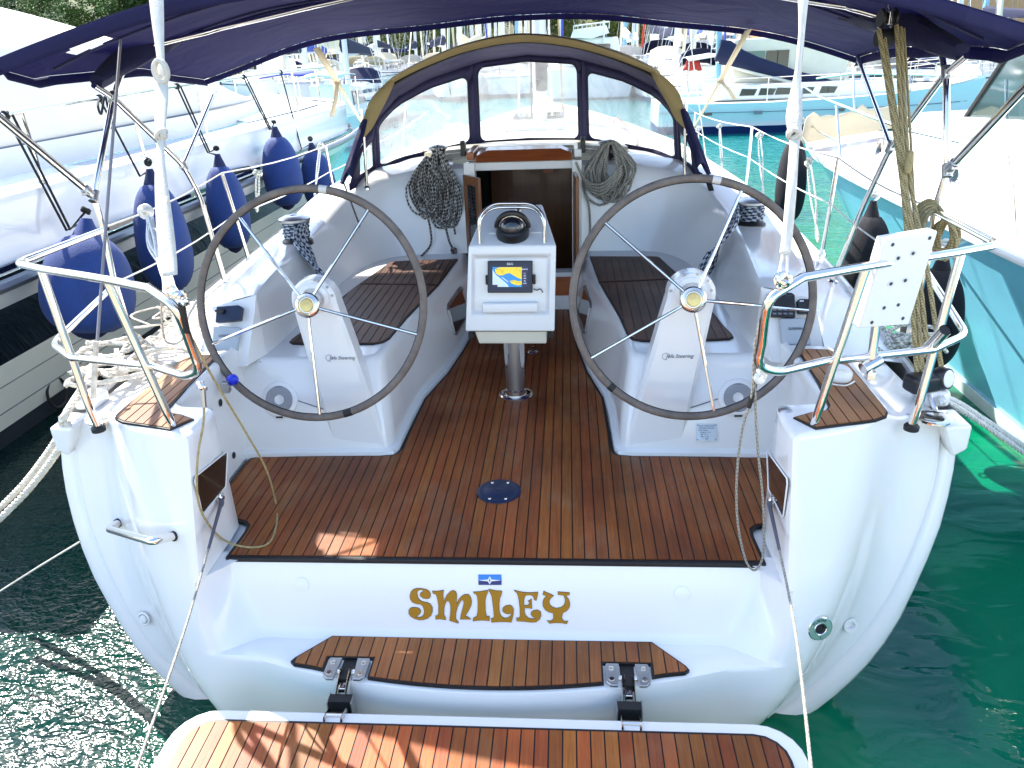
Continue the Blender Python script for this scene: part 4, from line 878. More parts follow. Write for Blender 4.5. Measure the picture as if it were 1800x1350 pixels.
# ---- wheels
def wheel(s, hubc, th, R_, spin, tape):
    c = Vector(hubc); W = empty('steering_wheel', tuple(c)); put(W, yacht)
    ux = Vector((1, 0, 0)); uz = Vector((0, math.sin(th), math.cos(th))); n_ = ux.cross(uz)   # n_ points forward-down
    n_ = n_ if n_.y < 0 else -n_                                                               # towards the helmsman
    def pt(a, r, d=0): return c+ux*(math.cos(a)*r)+uz*(math.sin(a)*r)+n_*d
    mb = MB(); mb.tube([pt(2*math.pi*k/96, R_, -.045) for k in range(96)], .0165, 14, closed=True); rim = mb.build('rim', 'leather_grey', W)
    mb = MB(); mb.tube([pt(2*math.pi*k/96, R_-.0150, -.045) for k in range(96)], .0042, 6, closed=True); mb.build('rim_stitching', 'black_rubber', rim)
    for k in range(5):
        a = spin+2*math.pi*k/5
        mb = MB(); mb.tube([pt(a, .03, .0), pt(a, .09, -.002), pt(a, R_-.05, -.04), pt(a, R_-.01, -.045)], .0072, 8); mb.build('spoke', 'stainless', W)
    mb = MB(); mb.lathe([(.030, -.05), (.034, -.02), (.050, -.018), (.056, -.008), (.056, .006), (.050, .014), (.038, .018), (.034, .012), (.031, .012)], c, axis=n_, n=36, cap=False); hb = mb.build('hub', 'stainless', W)
    mb = MB(); mb.lathe([(.031, .012), (.027, .020), (.0, .021)], c, axis=n_, n=30, cap=False); mb.build('hub_cap', 'gold_cap', hb)
    for a, w, mt in tape:
        pts = [pt(a+w*(k/4-.5), R_, -.045) for k in range(5)]; mb = MB(); mb.tube(pts, .0176, 14); mb.build('rim_tape', mt, rim)
    return W, n_, uz
mat('gold_cap', (.62, .45, .18), .25, metal=.9)
TH = R(17)
wheel(-1, (-.825, .735, .772), TH, .502, R(56), ((R(-73), .075, 'black_rubber'), (R(81), .07, 'tape_white')))
wheel(1, (.825, .735, .772), TH, .502, R(66), ((R(228), .055, 'black_rubber'), (R(79), .07, 'tape_white')))
# ---- wheel pedestals
for s in (-1, 1):
    pd = empty('wheel_pedestal', (s*.75, .85, 0)); put(pd, yacht)
    def sec(xi, xo, y0, z, r, depth):     # rounded slab section facing aft
        xa, xb = sorted((s*xi, s*xo)); return [(xa+r, y0), (xb-r, y0), (xb, y0+r), (xb, y0+depth), (xa, y0+depth), (xa, y0+r)]
    # outline of the aft face: inner and outer edge, y of the face
    rows = []
    for z, xi, xo, y0, dpt in ((-.002, .560, .836, .800, .07), (.03, .562, .834, .802, .08), (.2, .602, .856, .812, .09), (.4, .650, .888, .824, .10), (.6, .698, .920, .836, .10), (.745, .736, .942, .845, .10)):
        rows.append([Vector((x, y, z)) for x, y in sec(xi, xo, y0, z, .018, dpt)])
    cx_ = s*.839; rr = .104
    for a_ in (0, 20, 40, 58, 72, 82, 89):
        a = R(a_); z = .752+rr*math.sin(a); w_ = rr*math.cos(a); rows.append([Vector((x, y, z)) for x, y in sec(abs(cx_)-w_ if s > 0 else abs(cx_)+w_, abs(cx_)+w_ if s > 0 else abs(cx_)-w_, .846+.0*z, z, min(.018, w_*.4), 0.10-.02*math.sin(a))])
    mb = MB(); mb.grid(rows, closed=True); mb.add(rows[-1], [tuple(range(6))]); mb.build('pedestal_body', 'gelcoat', pd, bevel=.006)
    mb = MB(); mb.box((s*.695, .850, .008), (.33, .14, .03)); mb.build('pedestal_foot', 'gelcoat', pd, bevel=.012)
    mb = MB(); mb.lathe([(.070, .0), (.070, .006), (.06, .01), (.05, .012)], (s*.832, .845, .768), axis=(0, -1, 0), n=32, cap=False); mb.lathe([(.028, -.02), (.028, .11)], (s*.825, .850, .772), axis=(0, -1, .05), n=16); mb.build('shaft_plate', 'gelcoat', pd)
    for a_ in (38, 75, 112, 8, 172) if s > 0 else (10, 38, 68, 80): 
        a = R(a_); mb = MB(); mb.lathe([(.0065, .0), (.006, .003), (0, .003)], (s*.832+.088*math.cos(a), .845, .765+.088*math.sin(a)), axis=(0, -1, 0), n=10, cap=False); mb.build('bolt', 'stainless_dull', pd)
    lc = at(*((597, 631) if s < 0 else (1192, 628)), y=.814)-Vector((0, .0, 0)); tl_ = Vector((.09*0, .065, 1))
    lc.y = interp(lc.z, [.2, .4, .6], [.812, .824, .836])-.004
    text('Jefa Steering', lc+Vector((.008, 0, 0)), .024, (1, 0, .0), tl_, 'grey_print', pd, 'lettering', shear=.3)
    mb = MB(); mb.tube([lc+Vector((-.052+.016*math.cos(k/16*6.28), -.0, .016*math.sin(k/16*6.28))) for k in range(14)], .0009, 4); mb.build('logo_ring', 'grey_print', pd)
# ---- pod on its column, with compass, plotter and guard
pod = empty('instrument_pod', (.013, 1.45, 0)); put(pod, yacht)
pc0 = Vector((.013, 1.455, .0))
mb = MB(); mb.lathe([(.093, .004), (.093, .012), (.088, .016), (.06, .018), (.058, .045), (.052, .05)], pc0, n=40, cap=False); mb.build('column_base', 'stainless', pod)
mb = MB(); mb.lathe([(.0525, .01), (.0525, .62)], pc0, n=40, cap=False); mb.build('column', 'stainless_dull', pod)
for a_ in (215, 325):
    a = R(a_); d = Vector((math.cos(a), math.sin(a), 0)); t_ = Vector((-d.y, d.x, 0)); c = pc0+d*.0531
    mb = MB(); mb.prism([c+t_*(.020*math.cos(k))*1+Vector((0, 0, (.30+.13*math.sin(k)))) for k in [2*math.pi*i/24 for i in range(24)]], -d*.003); mb.build('column_scallop', 'stainless', pod, smooth=False)
# front panel of the pod: corners found on the plane y = 1.33 at the bottom, leaning forward at the top
PB = lambda px, py: at(px, py, y=1.330)
bl_, br_, tl_p, tr_p = at(818, 583, y=1.325), at(975, 583, y=1.325), at(823, 433, y=1.395), at(974, 431, y=1.395)
ux = (br_-bl_).normalized(); uy = ((tl_p+tr_p)/2-(bl_+br_)/2).normalized(); un = ux.cross(uy); un = un if un.y < 0 else -un; W_ = (br_-bl_).length; H_ = ((tl_p+tr_p)/2-(bl_+br_)/2).length
cpod = (bl_+br_+tl_p+tr_p)/4
def pp_(u, v, d=0): return cpod+ux*u*W_/2+uy*v*H_/2+un*d
back = Vector((0, .16, .0))
mb = MB()
o_ = [pp_(-1, -1), pp_(1, -1), pp_(.985, 1), pp_(-.93, 1)]
i0 = [pp_(-.86, -.60), pp_(.86, -.60), pp_(.86, .80), pp_(-.86, .80)]; i1 = [pp_(-.80, -.52, -.022), pp_(.80, -.52, -.022), pp_(.80, .72, -.022), pp_(-.80, .72, -.022)]
mb.add(o_+i0, [(k, (k+1) % 4, 4+(k+1) % 4, 4+k) for k in range(4)]); mb.add(i0+i1, [(k, (k+1) % 4, 4+(k+1) % 4, 4+k) for k in range(4)])
mb.add(i1, [(0, 1, 2, 3)])
topb = [at(852, 358, z=1.10), at(955, 357, z=1.10)]
tb = [Vector((-.135, 1.78, .985)), Vector((.17, 1.78, .985))]
bt_ = [pp_(-1, -1)+Vector((.02, .20, .0)), pp_(1, -1)+Vector((-.02, .20, .0))]
mb.add([o_[3], o_[2], tb[1], tb[0]], [(0, 1, 2, 3)]); mb.add([o_[0], o_[1], bt_[1], bt_[0]], [(0, 3, 2, 1)])
mb.add([o_[0], o_[3], tb[0], bt_[0]], [(0, 1, 2, 3)]); mb.add([o_[1], o_[2], tb[1], bt_[1]], [(0, 3, 2, 1)]); mb.add([tb[0], tb[1], bt_[1], bt_[0]], [(0, 1, 2, 3)])
mb.build('pod_body', 'gelcoat', pod, bevel=.010, seg=3, merge=.0005)
mb = MB(); mb.box(pp_(0, -.42, -.004), (W_*.62, .05, .05), rot=Matrix.Rotation(math.atan2(uy.y, uy.z)*-1, 3, 'X')); mb.build('pod_shelf', 'gelcoat', pod, bevel=.008)
mb = MB(); ll_ = [pp_(-.80, -1.02, -.02), pp_(.84, -1.02, -.02)]; lb = [pp_(-.70, -1.32, -.03), pp_(.82, -1.32, -.03)]
mb.prism([ll_[0], ll_[1], lb[1], lb[0]], (0, .16, 0)); mb.build('pod_underside', 'gelcoat_cream', pod, bevel=.006)
for u in (-.88, .90):
    mb = MB(); c = pp_(u, -1.08, -.03); mb.box(c, (.028, .06, .035)); mb.build('pod_bracket', 'black_rubber', pod, bevel=.006)
# plotter
pa, pb_, pcn, pd_ = (857, 515), (936, 515), (936, 459), (857, 459)
def podpx(px, py, d):
    o = Vector((CX, CY, CZ)); dirv = at(px, py, y=1.4)-o; pl0 = cpod+un*d; t = (pl0-o).dot(un)/dirv.dot(un); return o+dirv*t
qs = [podpx(*p, .004) for p in (pa, pb_, pcn, pd_)]
mb = MB(); mb.prism(qs, -un*.03); plo = mb.build('chart_plotter', 'black_plastic', pod, bevel=.004)
for px, py in ((856, 492), (939, 491)):
    mb = MB(); mb.box(podpx(px, py, -.004), (.014, .02, .048)); mb.build('plotter_clip', 'black_plastic', plo, bevel=.003)
mb = MB(); mb.prism([podpx(*p, .0065) for p in ((859, 513), (934, 512), (934, 462), (859, 462))], -un*.002); mb.build('bezel', 'navy_plastic', plo, smooth=False)
def scr(poly, name, mt, d): 
    mb = MB(); mb.prism([podpx(800+x/9, 440+y/9, d) for x, y in poly], -un*.0004); return mb.build(name, mt, plo, smooth=False)
mat('scr_yellow', (.85, .62, .04), .3, emit=.12); mat('scr_blue', (.02, .25, .60), .3, emit=.12); mat('scr_white', (.60, .72, .70), .3, emit=.1); mat('scr_text', (.55, .65, .85), .3, emit=.3); mat('scr_dark', (.02, .02, .08), .3); mat('scr_line', (.25, .16, .02), .4)
scr([(592, 580), (1056, 580), (1056, 265), (592, 265)], 'screen_sea', 'scr_blue', .0072)
scr([(592, 578), (592, 300), (612, 340), (650, 390), (700, 430), (760, 480), (820, 530), (850, 578)], 'screen_shoal', 'scr_white', .0078)
scr([(632, 300), (700, 268), (1054, 266), (1054, 460), (980, 430), (920, 395), (860, 360), (800, 372), (760, 395), (700, 398), (660, 380), (636, 340)], 'screen_land', 'scr_yellow', .0078)
scr([(865, 485), (930, 470), (1000, 490), (1054, 480), (1054, 540), (1000, 555), (930, 540), (885, 520)], 'screen_island', 'scr_yellow', .0084)
scr([(740, 420), (790, 455), (850, 500), (838, 505), (780, 465), (735, 430)], 'screen_islet', 'scr_white', .0084)
for l in ([(650, 300), (710, 300), (740, 330), (772, 318)], [(740, 330), (762, 380)], [(950, 320), (985, 285), (1020, 320), (1040, 350)], [(880, 500), (930, 490), (980, 515), (1040, 500)]):
    mb = MB(); mb.tube([podpx(800+x/9, 440+y/9, .0088) for x, y in l], .0006, 4); mb.build('screen_road', 'scr_line', plo)
scr([(592, 580), (672, 580), (672, 545), (592, 545)], 'screen_box', 'scr_dark', .0084); scr([(1058, 582), (1150, 582), (1150, 262), (1058, 262)], 'screen_side', 'scr_dark', .0072)
text('B&G', podpx(896.5, 464.0, .0070), .017, ux, uy, 'white_print', plo, 'lettering')
for k, (t, y) in enumerate((('SOG 0.0', 300), ('2.1', 365), ('187', 405), ('12.0', 443), ('58', 485), ('14:05', 523))): text(t, podpx(800+1100/9, 440+y/9, .0078), .0085, ux, uy, 'scr_text', plo, 'lettering')
# sun cover cable behind the plotter
mb = MB(); mb.tube(spline([podpx(938, 508, -.01), podpx(944, 510, .004), podpx(950, 508, .004), podpx(954, 514, -.01)], 4), .0028, 6); mb.build('plotter_cable', 'black_rubber', plo)
# top of the pod: compass and instrument lids, guard rail
def tp_pt(u, v, h=0):
    a = o_[3].lerp(o_[2], u); b = tb[0].lerp(tb[1], u); p = a.lerp(b, v); n2 = (o_[2]-o_[3]).cross(tb[0]-o_[3]).normalized(); n2 = n2 if n2.z > 0 else -n2; return p+n2*h
tn = (tp_pt(.5, .5, 1)-tp_pt(.5, .5)).normalized()
mb = MB(); mb.prism([tp_pt(.2, .28, .001), tp_pt(.86, .28, .001), tp_pt(.82, .82, .001), tp_pt(.26, .82, .001)], tn*.004); mb.build('lid', 'gelcoat', pod, bevel=.002)
cc_ = tp_pt(.50, .24, 0)
mb = MB(); mb.lathe([(.082, .0), (.086, .02), (.084, .044), (.076, .052), (.064, .052)], cc_, axis=tn, n=36, cap=False); cmp_ = mb.build('compass', 'black_plastic', pod)
mb = MB(); mb.lathe([(.064*math.cos(a), .048+.062*math.sin(a)) for a in [k*math.pi/2/10 for k in range(11)]], cc_, axis=tn, n=32, cap=False); mb.build('compass_dome', 'dark_window', cmp_)
side = ux
for rad, mt, rr in ((.080, 'black_plastic', .014), (.066, 'stainless', .0028)):
    mb = MB(); mb.tube([cc_+tn*(.046+rad*1.0*math.sin(a))+side*rad*math.cos(a)+Vector((0, .012 if rad > .07 else -.004, 0)) for a in [math.pi*k/20 for k in range(21)]], rr, 8); mb.build('compass_hood' if rad > .07 else 'hood_trim', mt, cmp_)
mb = MB(); mb.lathe([(.0, -.012), (.022, -.010), (.024, .0), (.022, .008), (0, .012)], tp_pt(.58, .70, .045), axis=tn, n=20, cap=False); mb.tube([tp_pt(.58, .70, 0), tp_pt(.58, .70, .04)], .008, 8); mb.build('pod_knob', 'stainless', pod)
for d in (0, .014):
    g1, g2 = tp_pt(.12-.3*d, .06, 0), tp_pt(.87+.3*d, .06, 0); hgt = .17+d*1.6
    mb = MB(); mb.tube(fillet([g1, g1+tn*hgt*.75+Vector((.0, .05, 0)), g1+tn*hgt+Vector((.06, .14, .0)), g2+tn*hgt+Vector((-.06, .14, .0)), g2+tn*hgt*.75+Vector((0, .05, 0)), g2], .07, 6), .0075 if d == 0 else .006, 10); mb.build('guard_rail', 'stainless', pod)
# ---- companionway
cw = empty('companionway', (0, 2.95, .5)); put(cw, yacht)
mb = MB()
for x0, x1, z0, z1 in ((-.40, -.325, -.02, 1.06), (.335, .40, -.02, 1.06)): mb.box(((x0+x1)/2, 2.965, (z0+z1)/2), (x1-x0, .10, z1-z0))
mb.box((0, 2.975, .045), (.68, .09, .13)); mb.box((0, 2.965, .272), (.70, .11, .035)); mb.box((0.0, 3.0, 1.025), (.70, .05, .055)); mb.build('surround', 'gelcoat', cw, bevel=.006)
mb = MB(); mb.box((0, 2.968, .18), (.66, .06, .145)); mb.build('sill_panel', 'varnish_red', cw, bevel=.004)
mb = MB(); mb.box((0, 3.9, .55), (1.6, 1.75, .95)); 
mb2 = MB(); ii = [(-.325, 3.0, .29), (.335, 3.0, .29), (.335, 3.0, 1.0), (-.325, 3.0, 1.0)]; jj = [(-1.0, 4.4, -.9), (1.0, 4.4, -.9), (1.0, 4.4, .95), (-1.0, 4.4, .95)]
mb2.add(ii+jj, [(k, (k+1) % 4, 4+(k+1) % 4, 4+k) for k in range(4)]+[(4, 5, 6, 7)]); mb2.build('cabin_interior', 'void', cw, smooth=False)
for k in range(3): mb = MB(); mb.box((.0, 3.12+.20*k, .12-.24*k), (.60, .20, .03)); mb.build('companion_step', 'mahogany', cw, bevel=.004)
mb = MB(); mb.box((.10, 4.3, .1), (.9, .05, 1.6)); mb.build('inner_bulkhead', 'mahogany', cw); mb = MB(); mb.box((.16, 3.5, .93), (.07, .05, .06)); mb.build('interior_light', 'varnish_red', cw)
mb = MB(); mb.box((.0, 2.996, 1.023), (.565, .01, .040)); st_ = mb.build('header_strip', 'gelcoat_cream', cw, bevel=.002)
for x in (-.21, .0, .21): mb = MB(); mb.lathe([(.004, .0), (0, .001)], (x, 2.9905, 1.023), axis=(0, -1, 0), n=8, cap=False); mb.build('screw', 'hole_dark', st_)
mb = MB()
arc = [(-.315, 2.90), (-.285, 2.93), (-.22, 2.955), (.25, 2.955), (.315, 2.93), (.335, 2.90)]
mb.prism([(-.315, 2.93, 1.06), (.335, 2.93, 1.06), (.335, 2.96, 1.10), (.26, 3.03, 1.125), (-.24, 3.03, 1.125), (-.315, 2.96, 1.10)], (0, .12, .01)); mb.build('hatch_board', 'varnish_red', cw, bevel=.004)
# sliding hatch garage: stepped cream arcs
for k, (y0, z1, w) in enumerate(((3.06, 1.100, .50), (3.17, 1.112, .62), (3.30, 1.118, .74))):
    mb = MB(); pts = [Vector((x/10*w, y0+.05*(x/10)**2, z1-.035*(x/10)**2)) for x in range(-10, 11)]
    rows = [[p-Vector((0, 0, .10)) for p in pts], [p-Vector((0, 0, .012)) for p in pts], [p+Vector((0, .012, 0)) for p in pts], [p+Vector((0, .75, -.045)) for p in pts]]; mb.grid(rows); mb.build('hatch_garage', 'gelcoat_cream', cw)
for s in (-1, 1):
    mb = MB(); mb.box((s*.365+.01, 3.16, 1.10), (.05, .42, .05)); mb.build('hatch_runner', 'varnish_red' if s < 0 else 'gelcoat', cw, bevel=.006)
    mb = MB(); mb.box((s*.41, 3.05, 1.135), (.035, .07, .085)); mb.box((s*.41, 3.02, 1.185), (.03, .05, .02)); mb.build('line_clutch', 'black_plastic', cw, bevel=.006)
# doors
def door(hinge, ang, w, z0, z1, name):
    ax = Vector((math.cos(ang), math.sin(ang), 0)); n2 = Vector((-ax.y, ax.x, 0)); d = empty(name, tuple(hinge)); put(d, yacht)
    h = Vector(hinge)
    def bar(u0, u1, v0, v1, mt, nm_, th=.022):
        c = h+ax*((u0+u1)/2); mb = MB(); rot = Matrix.Rotation(ang, 3, 'Z'); mb.box((c.x, c.y, (v0+v1)/2), (u1-u0, th, v1-v0), rot=rot); mb.build(nm_, mt, d, bevel=.003)
    bar(0, .045, z0, z1, 'mahogany', 'door_stile'); bar(w-.045, w, z0, z1, 'mahogany', 'door_stile'); bar(.045, w-.045, z1-.06, z1, 'mahogany', 'door_rail'); bar(.045, w-.045, z0, z0+.06, 'mahogany', 'door_rail')
    bar(.045, w-.045, z0+.06, z1-.06, 'dark_window', 'door_pane', .008); return d
door((-.400, 2.925, 0), R(-56), .22, .31, .985, 'cabin_door')
door((.350, 2.93, 0), R(-86), .26, .31, .985, 'cabin_door')
# ---- coachroof seen through the hood
mb = MB(); rows = []
for y, hw, z0, zt in ((3.05, 1.30, .50, .99), (3.3, 1.30, .52, 1.03), (4.5, 1.24, .55, 1.06), (6, 1.08, .60, 1.06), (7.2, .85, .66, .98), (7.7, .7, .7, .86), (8.0, .6, .76, .78)):
    r_ = []
    for t in (-1, -.985, -.9, -.7, -.35, 0, .35, .7, .9, .985, 1):
        at_ = abs(t); z = z0 if at_ == 1 else (zt-.10 if at_ > .95 else zt-.05*at_**2*1.2-(.03 if at_ > .85 else 0)); r_.append(Vector((t*hw*(1 if at_ < 1 else 1.06), y, z)))
    rows.append(r_)
mb.grid(rows); roof = mb.build('coachroof', 'gelcoat', yacht)
for x, y in ((0, 5.2), (0, 6.4)):
    mb = MB(); mb.box((x, y, 1.075), (.55, .5, .035)); mb.build('deck_hatch', 'dark_window' if y > 6 else 'cover_grey', roof, bevel=.01)
for s in (-1, 1):
    mb = MB(); mb.tube(spline([(s*.85, 3.9, 1.03), (s*.84, 4.2, 1.09), (s*.80, 5.6, 1.09), (s*.78, 5.9, 1.03)], 4), .012, 6); mb.build('grab_rail', 'varnish_red', roof)
# mast foot and mast of our boat, boom above
mb = MB(); mb.lathe([(.10, 1.1), (.10, 9.5)], (.02, 6.0, 0), n=20, cap=False); 
# ---- winches
def winch(c, sc=1.0, name='winch', ax=(0, 0, 1), ropemat=None):
    w = empty(name, tuple(c)); put(w, yacht)
    mb = MB(); mb.lathe([(.072*sc, 0), (.070*sc, .02*sc), (.052*sc, .035*sc), (.045*sc, .06*sc), (.048*sc, .09*sc), (.060*sc, .105*sc)], c, axis=ax, n=28, cap=False); mb.build('drum', 'black_plastic', w)
    mb = MB(); mb.lathe([(.060*sc, .105*sc), (.072*sc, .112*sc), (.072*sc, .122*sc), (.045*sc, .135*sc), (.018*sc, .136*sc), (.014*sc, .125*sc), (0, .125*sc)], c, axis=ax, n=28, cap=False); mb.build('self_tailer', 'stainless_dull', w); return w
wl = at(524, 428, z=.72); wr = at(1318, 398, z=.72)
winch((wl.x, wl.y, .715), 1.30); winch((wr.x, wr.y, .715), 1.30)
winch((-.60, 3.13, 1.03), .95); winch((.585, 3.13, 1.03), .95)
# ---- spray hood
hood = empty('spray_hood', (0, 3.3, 1.1)); put(hood, yacht)
hoopL = [(607, 326), (630, 262), (643, 205), (652, 172), (672, 146), (700, 125), (760, 98), (830, 76)]
hoopR = [(1252, 302), (1228, 254), (1205, 205), (1192, 172), (1168, 148), (1130, 124), (1070, 96), (1000, 74)]
hy = [2.86, 2.95, 3.02, 3.06, 3.07, 3.07, 3.07, 3.07]
HL = [at(*p, y=y) for p, y in zip(hoopL, hy)]; HR = [at(*p, y=y) for p, y in zip(hoopR, hy)]
hx = [.5*(b.x-a.x) for a, b in zip(HL, HR)]; hz = [.5*(a.z+b.z) for a, b in zip(HL, HR)]
hoop = [Vector((-x, y, z)) for x, y, z in zip(hx, hy, hz)]+[Vector((0, 3.07, at(915, 64, y=3.07).z))]+[Vector((x, y, z)) for x, y, z in zip(hx[::-1], hy[::-1], hz[::-1])]
H = spline(hoop, 4)
# windscreen: bottom on the coachroof, top joined to the hoop by the cloth roof
def ws_plan(t):   # t -1..1 -> plan position of the screen
    at_ = abs(t); x = interp(at_, [0, .3, .45, .75, .92, 1], [0, .36, .54, .98, 1.13, 1.20]); y = interp(at_, [0, .3, .45, .75, .92, 1], [4.12, 4.08, 3.98, 3.62, 3.25, 2.92]); return math.copysign(x, t) if t else 0, y
def ws(t, v):
    x, y = ws_plan(t); at_ = abs(t); zb = interp(at_, [0, .45, .75, .92, 1], [1.045, 1.035, .99, .96, .93]); zt = interp(at_, [0, .3, .45, .6, .75, .88, .95, 1], [1.695, 1.665, 1.62, 1.56, 1.45, 1.31, 1.2, 1.0]); z = lerp(zb, zt, v)
    k = lerp(1, .955, v); return Vector((x*k, y-.12*v, z))
def ring_cell(t0, t1, v0, v1, ti0, ti1, vi0, vi1, r, mt='dodger_navy'):
    """frame between an outer cell and a pane with rounded corners, and the pane itself; all in the (t, v) surface"""
    n = 6; inner = []
    for ct, cv, a0 in ((ti1-r, vi1-r*2.2, 0), (ti0+r, vi1-r*2.2, 90), (ti0+r, vi0+r*2.2, 180), (ti1-r, vi0+r*2.2, 270)):
        for k in range(n+1): a = R(a0+90*k/n); inner.append((ct+r*math.cos(a), cv+r*2.2*math.sin(a)))
    full = []
    for i in range(len(inner)):
        a, b = inner[i], inner[(i+1) % len(inner)]; full.append(a)
        d = max(abs(a[0]-b[0])/.05, abs(a[1]-b[1])/.2); m_ = int(d)
        for k in range(1, m_+1): full.append((lerp(a[0], b[0], k/(m_+1)), lerp(a[1], b[1], k/(m_+1))))
    cx_, cv_ = (ti0+ti1)/2, (vi0+vi1)/2; outer = []
    for t, v in full:
        dx, dv = (t-cx_)/((ti1-ti0)/2), (v-cv_)/((vi1-vi0)/2); m_ = max(abs(dx), abs(dv)); ex, ev = dx/m_, dv/m_
        outer.append((lerp(t0, t1, (ex+1)/2), lerp(v0, v1, (ev+1)/2)))
    mb = MB(); mb.grid([[ws(t, v) for t, v in outer+outer[:1]], [ws(t, v) for t, v in full+full[:1]]]); fr = mb.build('window_frame', mt, hood, solid=.006)
    mb = MB(); mb.tube([ws(t, v)+Vector((0, -.004, 0)) for t, v in full], .004, 5, closed=True); mb.build('window_binding', 'black_rubber', fr)
    mb = MB(); NT, NV_ = 10, 5
    mb.grid([[ws(lerp(ti0-.004, ti1+.004, i/NT), lerp(vi0-.01, vi1+.01, j/NV_))+Vector((0, .004, 0)) for i in range(NT+1)] for j in range(NV_+1)]); mb.build('clear_window', 'clear_vinyl', fr)
ring_cell(-.365, .365, -.03, 1.03, -.332, .332, .06, .95, .04)
for s in (-1, 1):
    a, b = sorted((s*.365, s*.885)); c, d = sorted((s*.400, s*.865)); ring_cell(a, b, -.03, 1.03, c, d, .07, .90, .04)
    a, b = sorted((s*.885, s*1.0)); c, d = sorted((s*.903, s*.962)); ring_cell(a, b, -.03, 1.03, c, d, .14, .76, .02)
# roof cloth between hoop and screen, beige panel over the hoop
topw = [ws(t, 1.02) for t in [-1+2*i/40 for i in range(41)]]
def along(pts, n):
    L_ = [0]
    for a, b in zip(pts, pts[1:]): L_.append(L_[-1]+(b-a).length)
    out = []
    for i in range(n+1):
        d = L_[-1]*i/n; j = 0
        while j < len(L_)-2 and L_[j+1] < d: j += 1
        out.append(pts[j].lerp(pts[j+1], (d-L_[j])/max(1e-6, L_[j+1]-L_[j])))
    return out
Hh = along(H, 60); Tt = along(topw, 60)
mb = MB(); rows = []
for k in range(7):
    t = k/6; rows.append([Hh[i].lerp(Tt[i], t)+Vector((0, 0, .05*math.sin(t*math.pi))) for i in range(61)])
mb.grid(rows); mb.build('hood_roof', 'dodger_navy', hood, solid=.004)
lo, hi = 13, 47
mb = MB(); mb.grid([[Hh[i]+Vector((0, -.012, -.030*math.sin((i-lo)/(hi-lo)*math.pi)**.3-.004)) for i in range(lo, hi+1)], [Hh[i]+Vector((0, -.020, .008)) for i in range(lo, hi+1)], [Hh[i]+Vector((0, .02, .018)) for i in range(lo, hi+1)], [Hh[i].lerp(Tt[i], .3)+Vector((0, 0, .055)) for i in range(lo, hi+1)]]); mb.build('beige_trim', 'dodger_beige', hood, solid=.003)
for s in (-1, 1):
    idx = range(6, 15) if s < 0 else range(46, 55)
    lst = list(idx); mb = MB(); mb.grid([[Hh[i]+Vector((s*.006, -.016, .006)) for i in lst], [Hh[i]+Vector((-s*.002, -.02, 0))+Vector((-s*.055, 0, -.075))*math.sin((k+.6)/(len(lst)+.4)*math.pi) for k, i in enumerate(lst)]]); mb.build('beige_corner', 'dodger_beige', hood, solid=.003)
    mb = MB(); lo_ = [p for p in (Hh if s < 0 else Hh[::-1])][:9]; mb.tube([p+Vector((0, -.01, 0)) for p in lo_]+[lo_[-1]+Vector((0, .02, 0))], [.012+.012*math.sin(k/9*3.1) for k in range(10)], 8, flat=(1, 1.6)); mb.build('hood_skirt', 'bimini_blue', hood)
    # metal leg and tensioning straps of the hood
    mb = MB(); mb.tube([(s*1.10, 3.0, .90), (s*1.085, 3.02, 1.42)], .011, 10); mb.lathe([(.02, 0), (.02, .02), (.012, .03)], (s*1.10, 3.0, .885), n=12, cap=False); mb.build('hood_leg', 'stainless', hood)
mb = MB(); mb.tube(spline([h_+Vector((0, .015, -.03)) for h_ in hoop], 4)[6:-6], .011, 8); mb.build('hood_bow', 'black_rubber', hood)
# scalloped lower hem
mb = MB(); lowp = [ws(-1+2*i/120, -.03)+Vector((0, -.012, .018+.006*abs(math.sin(i*.8)))) for i in range(121)]; mb.grid([lowp, [p+Vector((0, -.01, -.05-.006*abs(math.sin(i*.8)))) for i, p in enumerate(lowp)]]); mb.build('hood_hem', 'dodger_navy', hood, solid=.003)
for s in (-1, 1):
    a = Vector((s*1.22, 2.86, .95)); b = at(*((632, 396) if s < 0 else (1257, 356)), z=.76); mb = MB(); mb.tube([a, b], .011, 6, flat=(1.6, .4)); mb.build('tension_strap', 'rope_black', hood)
# mast label plate on the roof behind the middle window
# ================================================================= instruments, ropes and loose gear
def console(px, py):
    y = .95
    for _ in range(10):
        p = at(px, py, y=y); y = .5*y+.5*interp(p.z, [.44, .48, .565, .66, .715], [.85, .875, .93, .99, 1.015])
    return p
def slab(pts, name, mt, par, th=.02, lift=.0, bev=.004):
    q = [console(*p) for p in pts]; n_ = (q[1]-q[0]).cross(q[2]-q[1]).normalized(); n_ = n_ if n_.y < 0 else -n_
    c = sum(q, Vector())/len(q); q = [p-n_*(p-c).dot(n_)+n_*lift for p in q]
    mb = MB(); mb.prism([p-n_*.006 for p in q], n_*(th+.006)); return mb.build(name, mt, par, bevel=bev), q, n_
def garmin(pts, txt):
    o, q, n_ = slab(pts, 'instrument_cover', 'cover_grey', yacht, .018, .004, .006)
    ex = (q[1]-q[0]).normalized(); ey = (q[3]-q[0]).normalized(); c = sum(q[:4], Vector())/4
    text(txt, c+n_*.0192+ey*.012+n_*.004, .0165, ex, ey, 'dark_print', o, 'lettering')
garmin([(375, 619), (420, 617), (426, 577), (378, 574)], 'GARMIN')
garmin([(1373, 608), (1424, 608), (1418, 561), (1369, 562)], 'GARMIN')
o, q, n_ = slab([(383, 569), (426, 565), (429, 542), (423, 538), (385, 541)], 'instrument_case', 'navy_plastic', yacht, .03, .0, .006)
mb = MB(); mb.lathe([(.014, .028), (.013, .05), (0, .052)], console(397, 550), axis=n_, n=16, cap=False); mb.tube([console(386, 550)+n_*.045, console(398, 550)+n_*.045], .006, 6); mb.build('case_knob', 'black_plastic', o)
